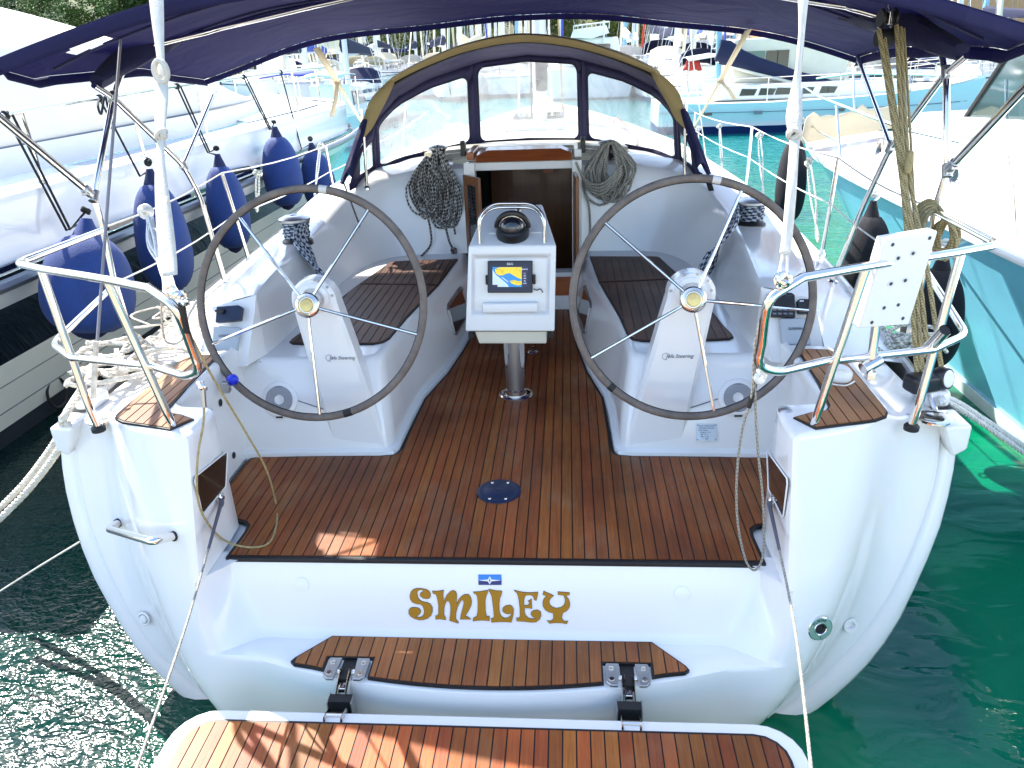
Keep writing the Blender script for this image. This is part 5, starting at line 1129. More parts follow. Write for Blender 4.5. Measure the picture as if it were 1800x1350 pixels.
o, q, n_ = slab([(1352, 558), (1396, 560), (1395, 520), (1390, 516), (1354, 516), (1349, 520)], 'autopilot_display', 'black_plastic', yacht, .022, .0, .004)
ex = (q[1]-q[0]).normalized(); ey = (q[3]-q[1]).normalized()
for r_ in range(2):
    for k in range(4): mb = MB(); c = console(1359+k*9.5, 546+r_*7)+n_*.0222; mb.prism([c-ex*.008-ey*.004, c+ex*.008-ey*.004, c+ex*.008+ey*.004, c-ex*.008+ey*.004], n_*.003); mb.build('display_button', 'grey_print', o)
mb = MB(); mb.prism([console(*p)+n_*.0222 for p in ((1356, 538), (1391, 538), (1390, 521), (1357, 521))], n_*.0006); mb.build('display_glass', 'dark_window', o)
text('GARMIN', console(1374, 518.5)+n_*.0228, .006, ex, ey, 'white_print', o)
o, q, n_ = slab([(1402, 553), (1429, 553), (1429, 530), (1424, 527), (1403, 527), (1399, 531)], 'remote_control', 'black_plastic', yacht, .022, .0, .004)
mb = MB(); mb.prism([console(*p)+n_*.0222 for p in ((1403, 532), (1410, 532), (1410, 530), (1403, 530))], n_*.0006); mb.build('control_logo', 'white_print', o)
# mast with its lines, seen over the hood
mp = at(947, 42, y=6.0)
mb = MB(); mb.tube([(mp.x, 6.0, 1.05), (mp.x, 6.0, 4.6)], .095, 20, flat=(.75, 1)); mst = mb.build('mast', 'alloy_mast', yacht)
for dx, dy, m_ in ((-.16, .05, 'rope_white'), (-.06, -.12, 'rope_black'), (.09, -.11, 'rope_white'), (.17, .0, 'rope_tan')):
    mb = MB(); mb.tube([(mp.x+dx*1.4, 6-.1+dy, 1.12), (mp.x+dx*.5, 5.95+dy, 4.4)], .010, 6); mb.build('halyard', m_, mst)
for dx in (-1.55, 1.75):
    mb = MB(); mb.tube([(mp.x+dx, 6.1, .6), (mp.x+dx*.35, 6.05, 6.2)], .006, 5); mb.build('shroud', 'stainless', yacht)
mb = MB(); mb.box((mp.x+.02, 5.93, 1.5), (.12, .14, .3)); mb.build('mast_winch', 'black_rubber', mst, bevel=.02)

def strand(name, pts, r, mt, label, cat, group=None, n=7, sub=6, laid=False, flat=None, ref=None, closed=False):
    pts = spline(pts, sub, closed) if sub else pts; mb = MB()
    if laid: laid_rope(mb, pts, r)
    else: mb.tube(pts, r, n, flat=flat, ref=ref, closed=closed)
    return meta(mb.build(name, mt), label, cat, group)
# white webbing straps from the frame overhead
def webbing(name, pts, w, label, group):
    """flat strap with twists, built as a thin ribbon"""
    t = empty(name, tuple(pts[-1]), label, 'strap', group); P = spline(pts, 8); n_ = len(P); mb = MB(); rows = []
    for i, p in enumerate(P):
        k = i/(n_-1); tw = .5*math.sin(k*9)+.25; d = Vector((math.cos(tw), math.sin(tw), 0))*w*(.75+.25*math.cos(k*14)); rows.append([p-d/2, p-d/6+Vector((0, -.003, 0)), p+d/6+Vector((0, -.003, 0)), p+d/2])
    mb.grid(rows); mb.build('strap_band', 'webbing', t, solid=.003); return t, P
def knot(c, r, mt, par, n=3, name='knot'):
    for k in range(n):
        ax = Vector((random.uniform(-1, 1), random.uniform(-1, 1), random.uniform(-1, 1))).normalized(); e1 = ax.orthogonal(); e2 = ax.cross(e1); mb = MB()
        mb.tube([Vector(c)+(e1*math.cos(a)+e2*math.sin(a))*r*.62 for a in [2*math.pi*i/14 for i in range(14)]], r*.36, 6, closed=True); mb.build(name, mt, par)
a0 = at(273, -30, y=.72); L1 = [a0, at(279, 60, y=.55), at(284, 125, y=.42), at(284, 150, y=.38), at(282, 205, y=.27), at(283, 240, y=.2), at(282, 300, y=.1), at(290, 400, y=-.08), at(299, 484, y=-.22)]
t, P = webbing('webbing_strap', L1, .052, 'white webbing strap with a knot and slipped loop, hanging above the left wheel', 'white webbing straps')
knot(at(283, 236, y=.2), .022, 'webbing', t, 4); 
mb = MB(); mb.tube([at(285, 125, y=.4)+Vector((.022*math.cos(a), -.01, .034*math.sin(a))) for a in [2*math.pi*i/20 for i in range(20)]], .009, 8, closed=True, flat=(1, 1.6)); mb.build('slipped_loop', 'webbing', t)
mb = MB(); rows = [[at(293, 345+k*12, y=0), at(296+k*1.5, 345+k*12, y=0)] for k in range(6)]; mb.grid(rows); mb.build('strap_tail', 'webbing', t, solid=.003)
R1 = [at(1413, -30, y=.72), at(1409, 60, y=.5), at(1402, 130, y=.38), at(1396, 200, y=.25), at(1397, 240, y=.2), at(1395, 300, y=.08), at(1388, 380, y=-.06), at(1380, 445, y=-.18)]
t, P = webbing('webbing_strap', R1, .050, 'white webbing strap hanging on the right in front of the black fender, frayed end', 'white webbing straps')
knot(at(1396, 236, y=.2), .022, 'webbing', t, 4)
mb = MB(); rows = [[at(1408-k*6, 0+k*76, y=.7-k*.13), at(1420-k*6.5, 0+k*76, y=.69-k*.13)] for k in range(7)]; mb.grid(rows); mb.build('strap_band', 'webbing', t, solid=.003)
mb = MB(); mb.tube([at(1376, 450, y=-.18), at(1368, 485, y=-.22)], .004, 6); mb.tube([at(1384, 450, y=-.18), at(1384, 480, y=-.22)], .004, 6); mb.build('strap_tail', 'rope_clean', t)
knot(at(1376, 492, y=-.23), .022, 'stainless', t, 3, 'shackle')
# tan straps that hold the awning forward
for s, pa, pb, pc_, side in ((-1, (556, 84), (641, 224), (583, 205), 'left'), (1, (1316, 52), (1212, 238), (1292, 175), 'right')):
    t = empty('awning_strap', tuple(at(*pb, x=s*1.75)), f'tan webbing strap slanting down from the awning past the {side} side of the hood', 'strap', 'tan awning straps')
    A = at(*pa, y=2.95); B = at(*pb, x=s*1.75); mid = A.lerp(B, .33)
    mb = MB(); w = Vector((.022, 0, .006)); w2 = Vector((.013, 0, .004)); mb.grid([[A-w, A+w], [mid-w, mid+w]]); mb.grid([[mid-w2+Vector((0, -.006, 0)), mid+w2+Vector((0, -.006, 0))], [B-w2, B+w2]]); mb.build('strap_band', 'beige_light', t, solid=.003) if 'beige_light' in M else (mat('beige_light', (.60, .50, .33), .85, bump=.3, bscale=150), mb.build('strap_band', 'beige_light', t, solid=.003))
    mb = MB(); mb.box(mid, (.062, .012, .04)); mb.build('buckle', 'webbing', t, bevel=.004)
    Cc = at(*pc_, y=mid.y-.02); mb = MB(); w = Vector((.02, 0, 0)); m2 = mid+Vector((0, -.02, 0)); mb.grid([[m2-w, m2+w], [m2.lerp(Cc, .5)-w*.8+Vector((.01, 0, 0)), m2.lerp(Cc, .5)+w*.8+Vector((.01, 0, 0))], [Cc-w*.8, Cc+w*.9]]); mb.build('strap_tail', 'beige_light', t, solid=.003)
# backstay wire on the left
strand('backstay_wire', [at(212, 70, y=1.3), at(190, 345, y=.72), at(168, 640, y=.35)], .0065, 'grey_wire' if 'grey_wire' in M else (mat('grey_wire', (.22, .21, .22), .6) and 'grey_wire'), 'grey rope stay running down on the left from the awning to the stern', 'stay', sub=0)
mb = MB(); mb.tube([at(169, 600, y=.36), at(164, 700, y=.30)], .011, 8); meta(mb.build('stay_tensioner', 'rope_white'), 'white lashing at the foot of the left stay beside the outer rail post', 'lashing')
# backstay tackle on the right
tk = empty('backstay_tackle', tuple(at(1630, 665, y=.42)), 'tan multi-part rope tackle running from a block under the awning to a black base block', 'tackle')
bc = at(1560, 32, y=1.28)
for off in (-.026, .026):
    mb = MB(); mb.lathe([(.0, -.006), (.034, -.006), (.040, 0), (.034, .006), (0, .006)], bc+Vector((off, 0, .0)), axis=(1, .15, 0), n=24, cap=False); mb.build('block_cheek', 'black_plastic', tk)
mb = MB(); mb.lathe([(.028, -.022), (.022, 0), (.028, .022)], bc, axis=(1, .15, 0), n=20, cap=False); mb.lathe([(.036, -.03), (.034, 0), (.036, .03)], bc+Vector((0, .0, -.075)), axis=(1, .15, 0), n=24); mb.build('sheave', 'black_rubber', tk)
mb = MB(); mb.tube([bc+Vector((0, 0, .02)), bc+Vector((0, .02, .30))], .008, 8); mb.box(bc+Vector((0, -.035, .0)), (.014, .012, .05)); mb.build('shackle', 'stainless', tk, bevel=.002)
for i, (tp__, mid, bot, rr) in enumerate((((1545, 52), (1583, 300), (1612, 655), .0095), ((1553, 60), (1588, 300), (1622, 655), .0095), ((1576, 44), (1590, 300), (1634, 650), .0095), ((1583, 48), (1598, 300), (1655, 648), .0095), ((1589, 50), (1604, 300), (1618, 650), .0055))):
    mb = MB(); mb.tube(spline([at(*tp__, y=1.26), at(*mid, y=.95), at(lerp(mid[0], bot[0], .55), 470, y=.70), at(*bot, y=.45)], 6), rr, 8); mb.build('fall', 'rope_tan_fleck', tk)
mb = MB(); c = at(1598, 285, y=.92); mb.lathe([(0, -.05), (.012, -.04), (.018, 0), (.012, .04), (0, .05)], c, n=10, cap=False); mb.build('swivel', 'rope_tan', tk)
c = at(1622, 672, y=.42)
mb = MB(); mb.box(c, (.13, .08, .07), rot=Matrix.Rotation(.3, 3, 'Z')); mb.build('base_block', 'black_plastic', tk, bevel=.018, seg=3)
mb = MB(); mb.lathe([(.040, -.024), (.045, 0), (.040, .024)], c+Vector((.075, .01, .012)), axis=(.7, -1, .3), n=24); mb.build('cheek', 'black_plastic', tk)
mb = MB(); mb.lathe([(.034, .025), (.030, .029), (0, .030)], c+Vector((.075, .01, .012)), axis=(.7, -1, .3), n=20, cap=False); mb.build('maker_disc', 'white_print', tk)
mb = MB(); mb.tube([c+Vector((.02, -.03, -.04)), c+Vector((.035, -.07, -.09))], .009, 8); mb.tube([c+Vector((.05, -.08, -.11))+Vector((.024*math.cos(a), 0, .026*math.sin(a))) for a in [2*math.pi*i/16 for i in range(16)]], .006, 8, closed=True); mb.build('shackle', 'stainless', tk)
def tangle(name, c, size, r, mt, n, seed, label, cat, laid=False, group=None, flatten=.35, pts=9):
    """a loosely heaped rope: long random loops settling on the deck"""
    rnd = random.Random(seed); root = empty(name, c, label, cat, group)
    for k in range(n):
        cc = Vector(c)+Vector((rnd.uniform(-1, 1)*size[0]*.5, rnd.uniform(-1, 1)*size[1]*.5, 0)); P = []
        a0 = rnd.uniform(0, 6.28); ra = rnd.uniform(.35, 1)*min(size[0], size[1])*.8
        for i in range(pts):
            a = a0+i*rnd.uniform(.6, 1.1); P.append(cc+Vector((math.cos(a)*ra*rnd.uniform(.7, 1.3), math.sin(a)*ra*rnd.uniform(.7, 1.3), r+rnd.uniform(0, size[2]))))
        mb = MB(); P = spline(P, 5)
        if laid: laid_rope(mb, P, r, turns=9)
        else: mb.tube(P, r, 6)
        mb.build('rope_turn', mt, root)
    return root
tangle('grey_rope_heap', tuple(at(1585, 622, z=.53)), (.16, .20, .08), .0085, 'rope_fleck', 7, 3, 'heap of grey flecked rope on the right side deck below the white board', 'rope')
tangle('mooring_rope_heap', tuple(at(205, 655, z=.47)), (.24, .52, .05), .012, 'rope_white', 6, 11, 'heap of thick cream laid mooring rope on the left side deck behind the rail', 'rope', laid=True)
tangle('thin_rope_heap', tuple(at(310, 570, z=.52)), (.20, .45, .05), .005, 'rope_white', 8, 5, 'heap of thin cream rope on the left deck next to the wheel', 'rope')
# thick mooring lines
strand('mooring_line', [at(170, 650, z=.53), at(140, 690, z=.50), at(112, 735, z=.47), at(98, 775, x=-1.86), at(40, 852, x=-2.25), at(-30, 920, x=-2.6)], .0165, 'rope_white', 'upper of the two thick white laid mooring lines leading off over the left quarter', 'rope', 'left mooring lines', laid=True)
strand('mooring_line', [at(120, 745, z=.45), at(103, 790, x=-1.84), at(45, 866, x=-2.2), at(-30, 940, x=-2.5)], .0165, 'rope_white', 'lower of the two thick white laid mooring lines leading off over the left quarter', 'rope', 'left mooring lines', laid=True)
for k, (o1, lab) in enumerate(((0, 'upper'), (9, 'lower'))):
    strand('mooring_line', [at(1655, 700+o1*.5, z=.48), at(1680, 706+o1, x=1.90), at(1740, 744+o1*1.1, x=2.15), at(1830, 805+o1*1.4, x=2.5)], .0135, 'rope_clean', f'{lab} of the pair of pale mooring ropes beside the turquoise boat on the right', 'rope', 'right mooring lines', laid=True)
# stern lines from the rope eyes down to the quay
for s, pa, mid, pb, lab in ((-1, (393, 876), (330, 1090), (236, 1362), 'left'), (1, (1352, 884), (1395, 1090), (1428, 1370), 'right')):
    t = empty('stern_line', tuple(at(*pb, y=-1.2)), f'thin spliced rope leading aft from the {lab} rope eye on the transom', 'rope', 'stern lines')
    A = Vector((s*1.03, .06, .21)); B = at(*pb, y=-1.15); Mi = at(*mid, y=-.52); P = spline([A, Mi, B], 12); mb = MB(); mb.tube(P[:7], [.0085-.0005*k for k in range(7)], 8); mb.build('splice', 'rope_black_grey' if 'rope_black_grey' in M else (mat('rope_black_grey', (.10, .10, .13), .8, bump=.5, bscale=200) and 'rope_black_grey'), t)
    mb = MB(); mb.tube(P[6:], .0042, 8); mb.build('line', 'rope_grey', t)
    mb = MB(); mb.tube([A+Vector((0, -.012, -.004))+Vector((.002, math.cos(a)*.014, math.sin(a)*.014)) for a in [2*math.pi*i/12 for i in range(12)]], .005, 6, closed=True); mb.build('eye_splice', 'rope_black_grey', t)
strand('thin_line', [at(141, 952, x=-1.70), at(70, 995, x=-1.98), at(-20, 1052, x=-2.3)], .004, 'rope_white', 'thin pale line running low over the water from the left quarter', 'rope', sub=0)
# guard wires dangling from the rails
gw = empty('guard_wire', tuple(at(357, 700, y=-.15)), 'tan sheathed guard wire looping from the left rail on to the teak sole', 'wire', 'hanging guard wires')
mb = MB(); mb.tube(spline([at(357, 690, y=-.14), at(358, 740, y=-.15), at(348, 800, y=-.16), at(347, 870, y=-.16), at(362, 915, y=-.1), at(395, 950, y=.02), at(440, 962, z=.012), at(474, 953, z=.012), at(487, 915, z=.012), at(484, 880, z=.02), at(468, 825, y=.2), at(432, 760, y=.1), at(375, 665, y=-.05), at(330, 580, y=-.18)], 8), .0042, 8); mb.build('wire', 'rope_tan', gw)
mb = MB(); mb.tube([at(356, 672, y=-.14), at(359, 715, y=-.148)], .0085, 8); mb.build('terminal', 'stainless_dull', gw)
knot(at(355, 678, y=-.14), .018, 'stainless', gw, 2, 'shackle')
gw = empty('guard_wire', tuple(at(1325, 690, y=-.1)), 'grey guard wire hanging in a long loop from the right rail past the open transom', 'wire', 'hanging guard wires')
mb = MB(); mb.tube(spline([at(1352, 520, y=-.2), at(1328, 600, y=-.17), at(1322, 690, y=-.16), at(1304, 760, y=-.12), at(1295, 840, y=-.10), at(1297, 920, y=-.07), at(1311, 985, y=-.05), at(1328, 1002, y=-.05), at(1342, 970, y=-.05), at(1341, 880, y=-.08), at(1333, 800, y=-.12), at(1328, 720, y=-.15), at(1327, 640, y=-.17)], 8), .0042, 8); mb.build('wire', 'rope_grey', gw)
mb = MB(); mb.tube([at(1328, 668, y=-.155), at(1325, 685, y=-.155), at(1316, 716, y=-.15)], .0085, 8); mb.build('sheath', 'black_rubber', gw)
knot(at(1336, 662, y=-.16), .022, 'rope_clean', gw, 2, 'lashing')
# shackle and black strap on the left rail corner
sk_ = empty('rail_lashing', tuple(at(310, 520, y=-.25)), 'steel shackles and a black strap on the bend of the left rail', 'lashing')
for px in ((300, 512), (308, 518), (318, 520), (322, 528)): knot(at(*px, y=-.27), .017, 'stainless', sk_, 2, 'shackle')
mb = MB(); mb.tube([at(318, 528, y=-.25), at(324, 560, y=-.24), at(329, 584, y=-.23)], .010, 8); mb.build('black_strap', 'black_rubber', sk_)
# white cord bundle hanging at the left
cb = empty('cord_bundle', tuple(at(300, 500, y=-.2)), 'bundle of knotted thin white cord hanging beside the left webbing strap', 'rope')
rnd = random.Random(4)
knot(at(256, 372, x=-1.9), .035, 'rope_clean', cb, 4)
for k in range(12):
    a = at(262+rnd.uniform(-4, 8), 385+rnd.uniform(-5, 8), y=.9); m_ = at(272+rnd.uniform(-12, 14), 430+rnd.uniform(-12, 12), y=.6); b = at(292+rnd.uniform(-10, 10), 480+rnd.uniform(-6, 10), y=.15); c = at(305+rnd.uniform(-22, 10), 520+rnd.uniform(-6, 12), y=-.18)
    mb = MB(); mb.tube(spline([a, m_, b, c], 5), .0052, 6); mb.build('cord', 'rope_clean', cb)
strand('slack_cord', [at(285, 520, y=-.1), at(284, 560, y=.2), at(292, 600, y=.4), at(318, 600, y=.5), at(330, 560, y=.4), at(345, 530, y=.5)], .004, 'rope_white', 'slack white cord looped below the left rail corner', 'rope')
# loops hanging on the lifelines
def hang(px_top, px_end, x, w, label, mt='rope_fleck'):
    t = empty('hanging_line', tuple(at(*px_end, x=x)), label, 'rope', 'lines hung on the lifelines'); A = at(*px_top, x=x); B = at(*px_end, x=x)
    knot(A, .030, mt, t, 4)
    for s_ in (-1, 1):
        mid = A.lerp(B, .5)+Vector((0, s_*w, 0)); mb = MB(); mb.tube(spline([A, A.lerp(B, .12)+Vector((0, s_*w*.8, 0)), mid, B.lerp(A, .1)-Vector((0, s_*w*.4, 0)), B], 5), .0065, 6); mb.build('line_part', mt, t)
    return t
hang((453, 304), (452, 372), -1.94, .03, 'white line knotted round the left lifeline, nearest of the two there')
hang((563, 256), (553, 345), -1.94, .03, 'white line knotted round the left lifeline in front of the blue fenders')
hang((1265, 222), (1272, 330), 1.94, .05, 'pale flecked line hanging from the right lifeline nearest the hood')
hang((1335, 238), (1342, 345), 1.94, .06, 'pale flecked line hanging from the right lifeline behind the right wheel')
hang((1422, 284), (1438, 425), 1.94, .06, 'pale flecked line hanging from the right lifeline beside the black fender')
hang((1228, 226), (1228, 280), 1.94, .015, 'short white line on the right lifeline close to the hood skirt', 'rope_clean')
for px, x in (((410, 440), -1.9), ((1425, 390), 1.9)): pass
# coil of tan rope on the right pushpit corner
def coil(name, c, rx, rz, r, n, mt, label, tilt=0, seed=1, tail=None, group=None, dirv=(1, 0, 0), gather=True, narrow=.55):
    """hank of rope: loops hung from one point and gathered near the top"""
    t = empty(name, tuple(c), label, 'rope', group); rnd = random.Random(seed); D = Vector(dirv).normalized(); Nn = D.cross(Vector((0, 0, 1)))
    for k in range(n):
        a_ = rx*rnd.uniform(.35, 1.0); b_ = rz*rnd.uniform(.72, 1.05); off = Nn*rnd.uniform(-1, 1)*r*2.6; sway = rnd.uniform(-.45, .45)*rx; P = []
        for i in range(20):
            th = 2*math.pi*i/20; zz = -b_*(1-math.cos(th)); wd = math.sin(th)*a_*(narrow+(1-narrow)*min(1, -zz/b_)); P.append(Vector(c)+D*(wd+sway*(-zz/b_)*.5)+Vector((0, 0, zz))+off*(1+.6*math.sin(th*2+k))+Vector((0, 0, rnd.uniform(-.006, .006))))
        mb = MB(); mb.tube(P, r, 7, closed=True); mb.build('coil_turn', mt if isinstance(mt, str) else mt[k % len(mt)], t)
    return t
c = at(1666, 386, x=1.93)
coil('tan_rope_coil', c, .075, .085, .0085, 9, 'rope_tan_fleck', 'small tan rope hank hanging under the right rear corner of the rail', seed=2, dirv=(.4, -1, 0))
t = empty('tan_rope_loops', tuple(c), 'tan rope in arching turns over the right rail behind the white board', 'rope')
for k in range(5):
    mb = MB(); mb.tube(spline([at(1603+k*4, 420, x=1.80), at(1608+k*5, 372+k*3, x=1.85), at(1632+k*2, 352+k*5, x=1.9), at(1652, 366+k*3, x=1.93), at(1662, 384+k*2, x=1.93)], 5), .0085, 7); mb.build('rope_turn', 'rope_tan', t)
# sheets on the big winches
for s, wpx, route, lab in ((-1, (519, 405), [(505, 395), (548, 405), (560, 440), (583, 490)], 'left'), (1, (1330, 372), [(1345, 372), (1300, 380), (1268, 420), (1245, 472)], 'right')):
    t = empty('winch_sheet', tuple(at(*wpx, z=.8)), f'navy and white braided sheet wound on the {lab} coaming winch and trailing into the cockpit', 'rope', 'sheets on the coaming winches')
    w = (wl if s < 0 else wr)+Vector((0, 0, -.005))
    for k in range(5):
        mb = MB(); rr = .070+.005*(k % 2); mb.tube([w+Vector((rr*math.cos(a), rr*math.sin(a), .05+k*.019+.008*a/6.28)) for a in [2*math.pi*i/20 for i in range(20)]], .0085, 7, closed=True); mb.build('turn', 'rope_navy_check', t)
    for k in range(6):
        st = w+Vector((-s*.065, -.03+.02*k, .07+.014*k)); top = Vector((s*1.27, w.y-.05-.035*k, .775+.008*(k % 2))); P = [st, st.lerp(top, .5)+Vector((0, 0, .03)), top, Vector((s*(1.21-.012*k), w.y-.12-.036*k, .66)), Vector((s*(1.165-.015*k), w.y-.20-.032*k, .53+.02*k)), Vector((s*(1.11-.02*k), w.y-.22-.035*k, .466))]
        mb = MB(); mb.tube(spline(P, 5), .0115, 7); mb.build('part', 'rope_navy_check', t)
# halyard tails hung on the cabin winches
cl = Vector((-.60, 3.0, 1.15))
t = coil('halyard_hank', cl+Vector((.03, -.05, .02)), .12, .27, .0078, 26, ['rope_checked', 'rope_checked', 'rope_brown'], 'large hank of black and white halyard tail hung on the winch left of the companionway', seed=8, group='halyard hanks at the companionway', narrow=.25)
t2 = coil('halyard_hank', cl+Vector((-.05, -.075, -.05)), .13, .20, .0078, 14, ['rope_brown', 'rope_checked'], 'dark brown hank below the black and white one left of the companionway', seed=12, group='halyard hanks at the companionway', narrow=.35)
for pts in ([(750, 375), (756, 400), (757, 430), (738, 453)], [(782, 390), (787, 415), (793, 432), (803, 445)], [(796, 385), (800, 412)]):
    mb = MB(); mb.tube(spline([at(*p, y=2.86) for p in pts], 5), .0078, 7); mb.build('tail', 'rope_brown', t2)
knot(at(798, 441, y=2.84), .022, 'rope_brown', t2, 3)
cr = Vector((.585, 3.0, 1.15))
t = coil('halyard_hank', cr+Vector((.01, -.05, .02)), .16, .20, .0082, 18, 'rope_grey', 'grey-green hank of rope hung on the winch right of the companionway', seed=21, group='halyard hanks at the companionway', narrow=.5)
for k in range(4):
    P = [at(1012+k*2, 285+k*4, y=2.87), at(1030+k*2, 318+k*5, y=2.85), at(1060, 322+k*6, y=2.84), at(1094, 290+k*5, y=2.87)]; mb = MB(); mb.tube(spline(P, 6), .0082, 7); mb.build('wrapping_turn', 'rope_grey', t)
mb = MB(); mb.tube(spline([at(1030, 340, y=2.86), at(1036, 370, y=2.85), at(1038, 415, y=2.84)], 6), .0075, 7); mb.build('tail', 'rope_grey', t)
# rescue light on the right deck pad
rl = empty('rescue_light', tuple(at(1472, 668, z=.53)), 'small white rescue light with a cord lying on the teak pad of the right quarter', 'light'); c = at(1475, 660, z=.545)
mb = MB(); mb.lathe([(0, -.02), (.040, -.018), (.048, 0), (.046, .02), (.034, .032), (0, .034)], c, axis=(.1, -.2, 1), n=24, cap=False); mb.build('case', 'board_plastic', rl)
mb = MB(); mb.box(c+Vector((0, -.020, .028)), (.030, .022, .010)); mb.build('lens', 'gelcoat_cream', rl, bevel=.004)
mb = MB(); mb.tube(spline([c+Vector((-.05, 0, -.01)), c+Vector((-.06, -.04, -.012)), c+Vector((0, -.07, -.012)), c+Vector((.05, -.03, -.012))], 5), .0035, 6); mb.build('cord', 'rope_clean', rl)
# ================================================================= water, shore, trees
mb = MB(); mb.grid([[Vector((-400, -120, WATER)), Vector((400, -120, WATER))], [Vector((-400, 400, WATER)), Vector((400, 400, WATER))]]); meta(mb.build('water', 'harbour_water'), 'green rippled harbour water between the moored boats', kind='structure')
rnd = random.Random(99)
def shore_y(x): return 92+.06*x+5*math.sin(x*.05)-(0 if x < 20 else .45*(x-20))
mb = MB(); rows = []
for j in range(15):
    r_ = []
    for i in range(49):
        x = -150+i*6.2; d = j*9; y = shore_y(x)+d; z = WATER+.35+.28*d+2.5*noise.noise(Vector((x*.02, y*.02, 0)))*(d > 1)-(0 if d else 2.5); r_.append(Vector((x, y-(3 if d == 0 else 0), z)))
    rows.append(r_)
mb.grid(rows); hill = meta(mb.build('hillside', 'hillside'), 'wooded hillside behind the harbour', kind='structure')
def hill_z(x, y): d = max(0, y-shore_y(x)); return WATER+.35+.28*d+2.5*noise.noise(Vector((x*.02, y*.02, 0)))*(d > 1)
mb = MB(); rows = [[], []]
for i in range(60):
    x = -150+i*5; rows[0].append(Vector((x, shore_y(x)-3.2, WATER-.5))); rows[1].append(Vector((x, shore_y(x)-3.2, WATER+.75)))
rows.append([p+Vector((0, 3.6, 0)) for p in rows[1]]); mb.grid(rows); meta(mb.build('quay', 'concrete', smooth=False), 'pale quay along the far shore', kind='structure')
def tree_mesh(seed, h, w, n, leaf, mt, shape):
    """trunk with limbs and a crown of leaf clumps scattered through its volume"""
    r = random.Random(seed); tb = MB(); tb.tube(spline([(0, 0, 0), (.1*r.uniform(-1, 1), .1, h*.25), (.25*r.uniform(-1, 1), .1, h*.55), (0, 0, h*.85)], 3), [.16*h/8*(1-.8*i/9) for i in range(10)], 6)
    lobes = []
    for k in range(9 if shape == 'round' else 12):
        if shape == 'round': a = r.uniform(0, 6.28); rr = w*.5*math.sqrt(r.uniform(.0, 1)); z = h*r.uniform(.34, .85); lobes.append((math.cos(a)*rr, math.sin(a)*rr, z, w*r.uniform(.20, .34)))
        else: z = h*(.22+.72*k/12); a = r.uniform(0, 6.28); rr = w*.25*(1-k/13)*r.uniform(.3, 1); lobes.append((math.cos(a)*rr, math.sin(a)*rr, z, w*(.42-.026*k)))
        x, y, z, s_ = lobes[-1]; tb.tube([(0, 0, h*.3 if z > h*.45 else z*.6), (x*.6, y*.6, z*.85), (x, y, z)], [.05*h/8, .035*h/8, .015], 4)
    cb = MB()
    for i in range(n):
        x, y, z, s_ = lobes[r.randrange(len(lobes))]; a = r.uniform(0, 6.28); b = math.acos(r.uniform(-.75, 1)); q = s_*(r.uniform(.35, 1)**.4)*(1+.25*r.uniform(-1, 1))
        c = Vector((x+q*math.sin(b)*math.cos(a), y+q*math.sin(b)*math.sin(a), z+q*.8*math.cos(b))); e1 = Vector((r.uniform(-1, 1), r.uniform(-1, 1), r.uniform(-.6, .6))).normalized(); e2 = e1.orthogonal().normalized()*leaf*r.uniform(.5, 1); e1 = e1*leaf*r.uniform(.6, 1.2)
        cb.add([c-e1, c-e2*.7, c+e1, c+e2*.7], [(0, 1, 2, 3)])
    return tb, cb
protos = []
for k, (h, w, n, lf, mt, shp, lab) in enumerate(((9, 6.5, 3800, .19, 'leaf_mid', 'round', 'mid green bushy tree on the far hillside'), (11, 5.5, 4200, .18, 'leaf_dark', 'tall', 'dark green conifer-like tree on the far hillside'), (7, 7, 3400, .18, 'leaf_dark', 'round', 'dark round-crowned tree on the far hillside'), (4.5, 5.5, 2600, .15, 'leaf_light', 'round', 'yellow-green shrubby tree along the far shore'))):
    tb, cb = tree_mesh(k+3, h, w, n, lf, mt, shp); e = empty('tree', (0, 0, 0), lab, 'tree', lab.replace('tree on', 'trees on').replace('tree along', 'trees along')); tb.build('trunk', 'bark', e); cb.build('crown', mt, e, smooth=False, fix=False); protos.append(e)
placed = 0; used_p = set()
for i in range(150):
    ang = R(rnd.uniform(-40, 33)); row = i % 3; 
    x = CX+math.sin(ang)*100; y = shore_y(x)+(.6+rnd.uniform(0, 4) if row == 0 else rnd.uniform(6, 16) if row == 1 else rnd.uniform(18, 34)); x = CX+math.tan(ang)*(y-CY)*.98
    if abs(x) > 110 or (28 < x < 46 and y < 100): continue
    k = 3 if row == 0 and rnd.random() < .75 else rnd.choice([0, 0, 1, 2, 0, 3]); sc = rnd.uniform(.75, 1.25)
    if k not in used_p: used_p.add(k); e = protos[k]; e.location = (x, y, hill_z(x, y)-.2)
    else: e = copy_thing(protos[k], 0, 0); e.location = (x, y, hill_z(x, y)-.2)
    e.rotation_euler[2] = rnd.uniform(0, 6.28); e.scale = (sc, sc, sc*rnd.uniform(.9, 1.15))
mb = MB(); mb.box((0, -4.2, -.42), (24, 4.7, .84)); qy = meta(mb.build('jetty', 'concrete', smooth=False, bevel=.03), 'concrete jetty behind the stern', kind='structure')
for k in range(40): mb = MB(); mb.box((-5.7+k*.29, -4.2, .012), (.27, 4.5, .03)); mb.build('board', 'jetty_board', qy, smooth=False)
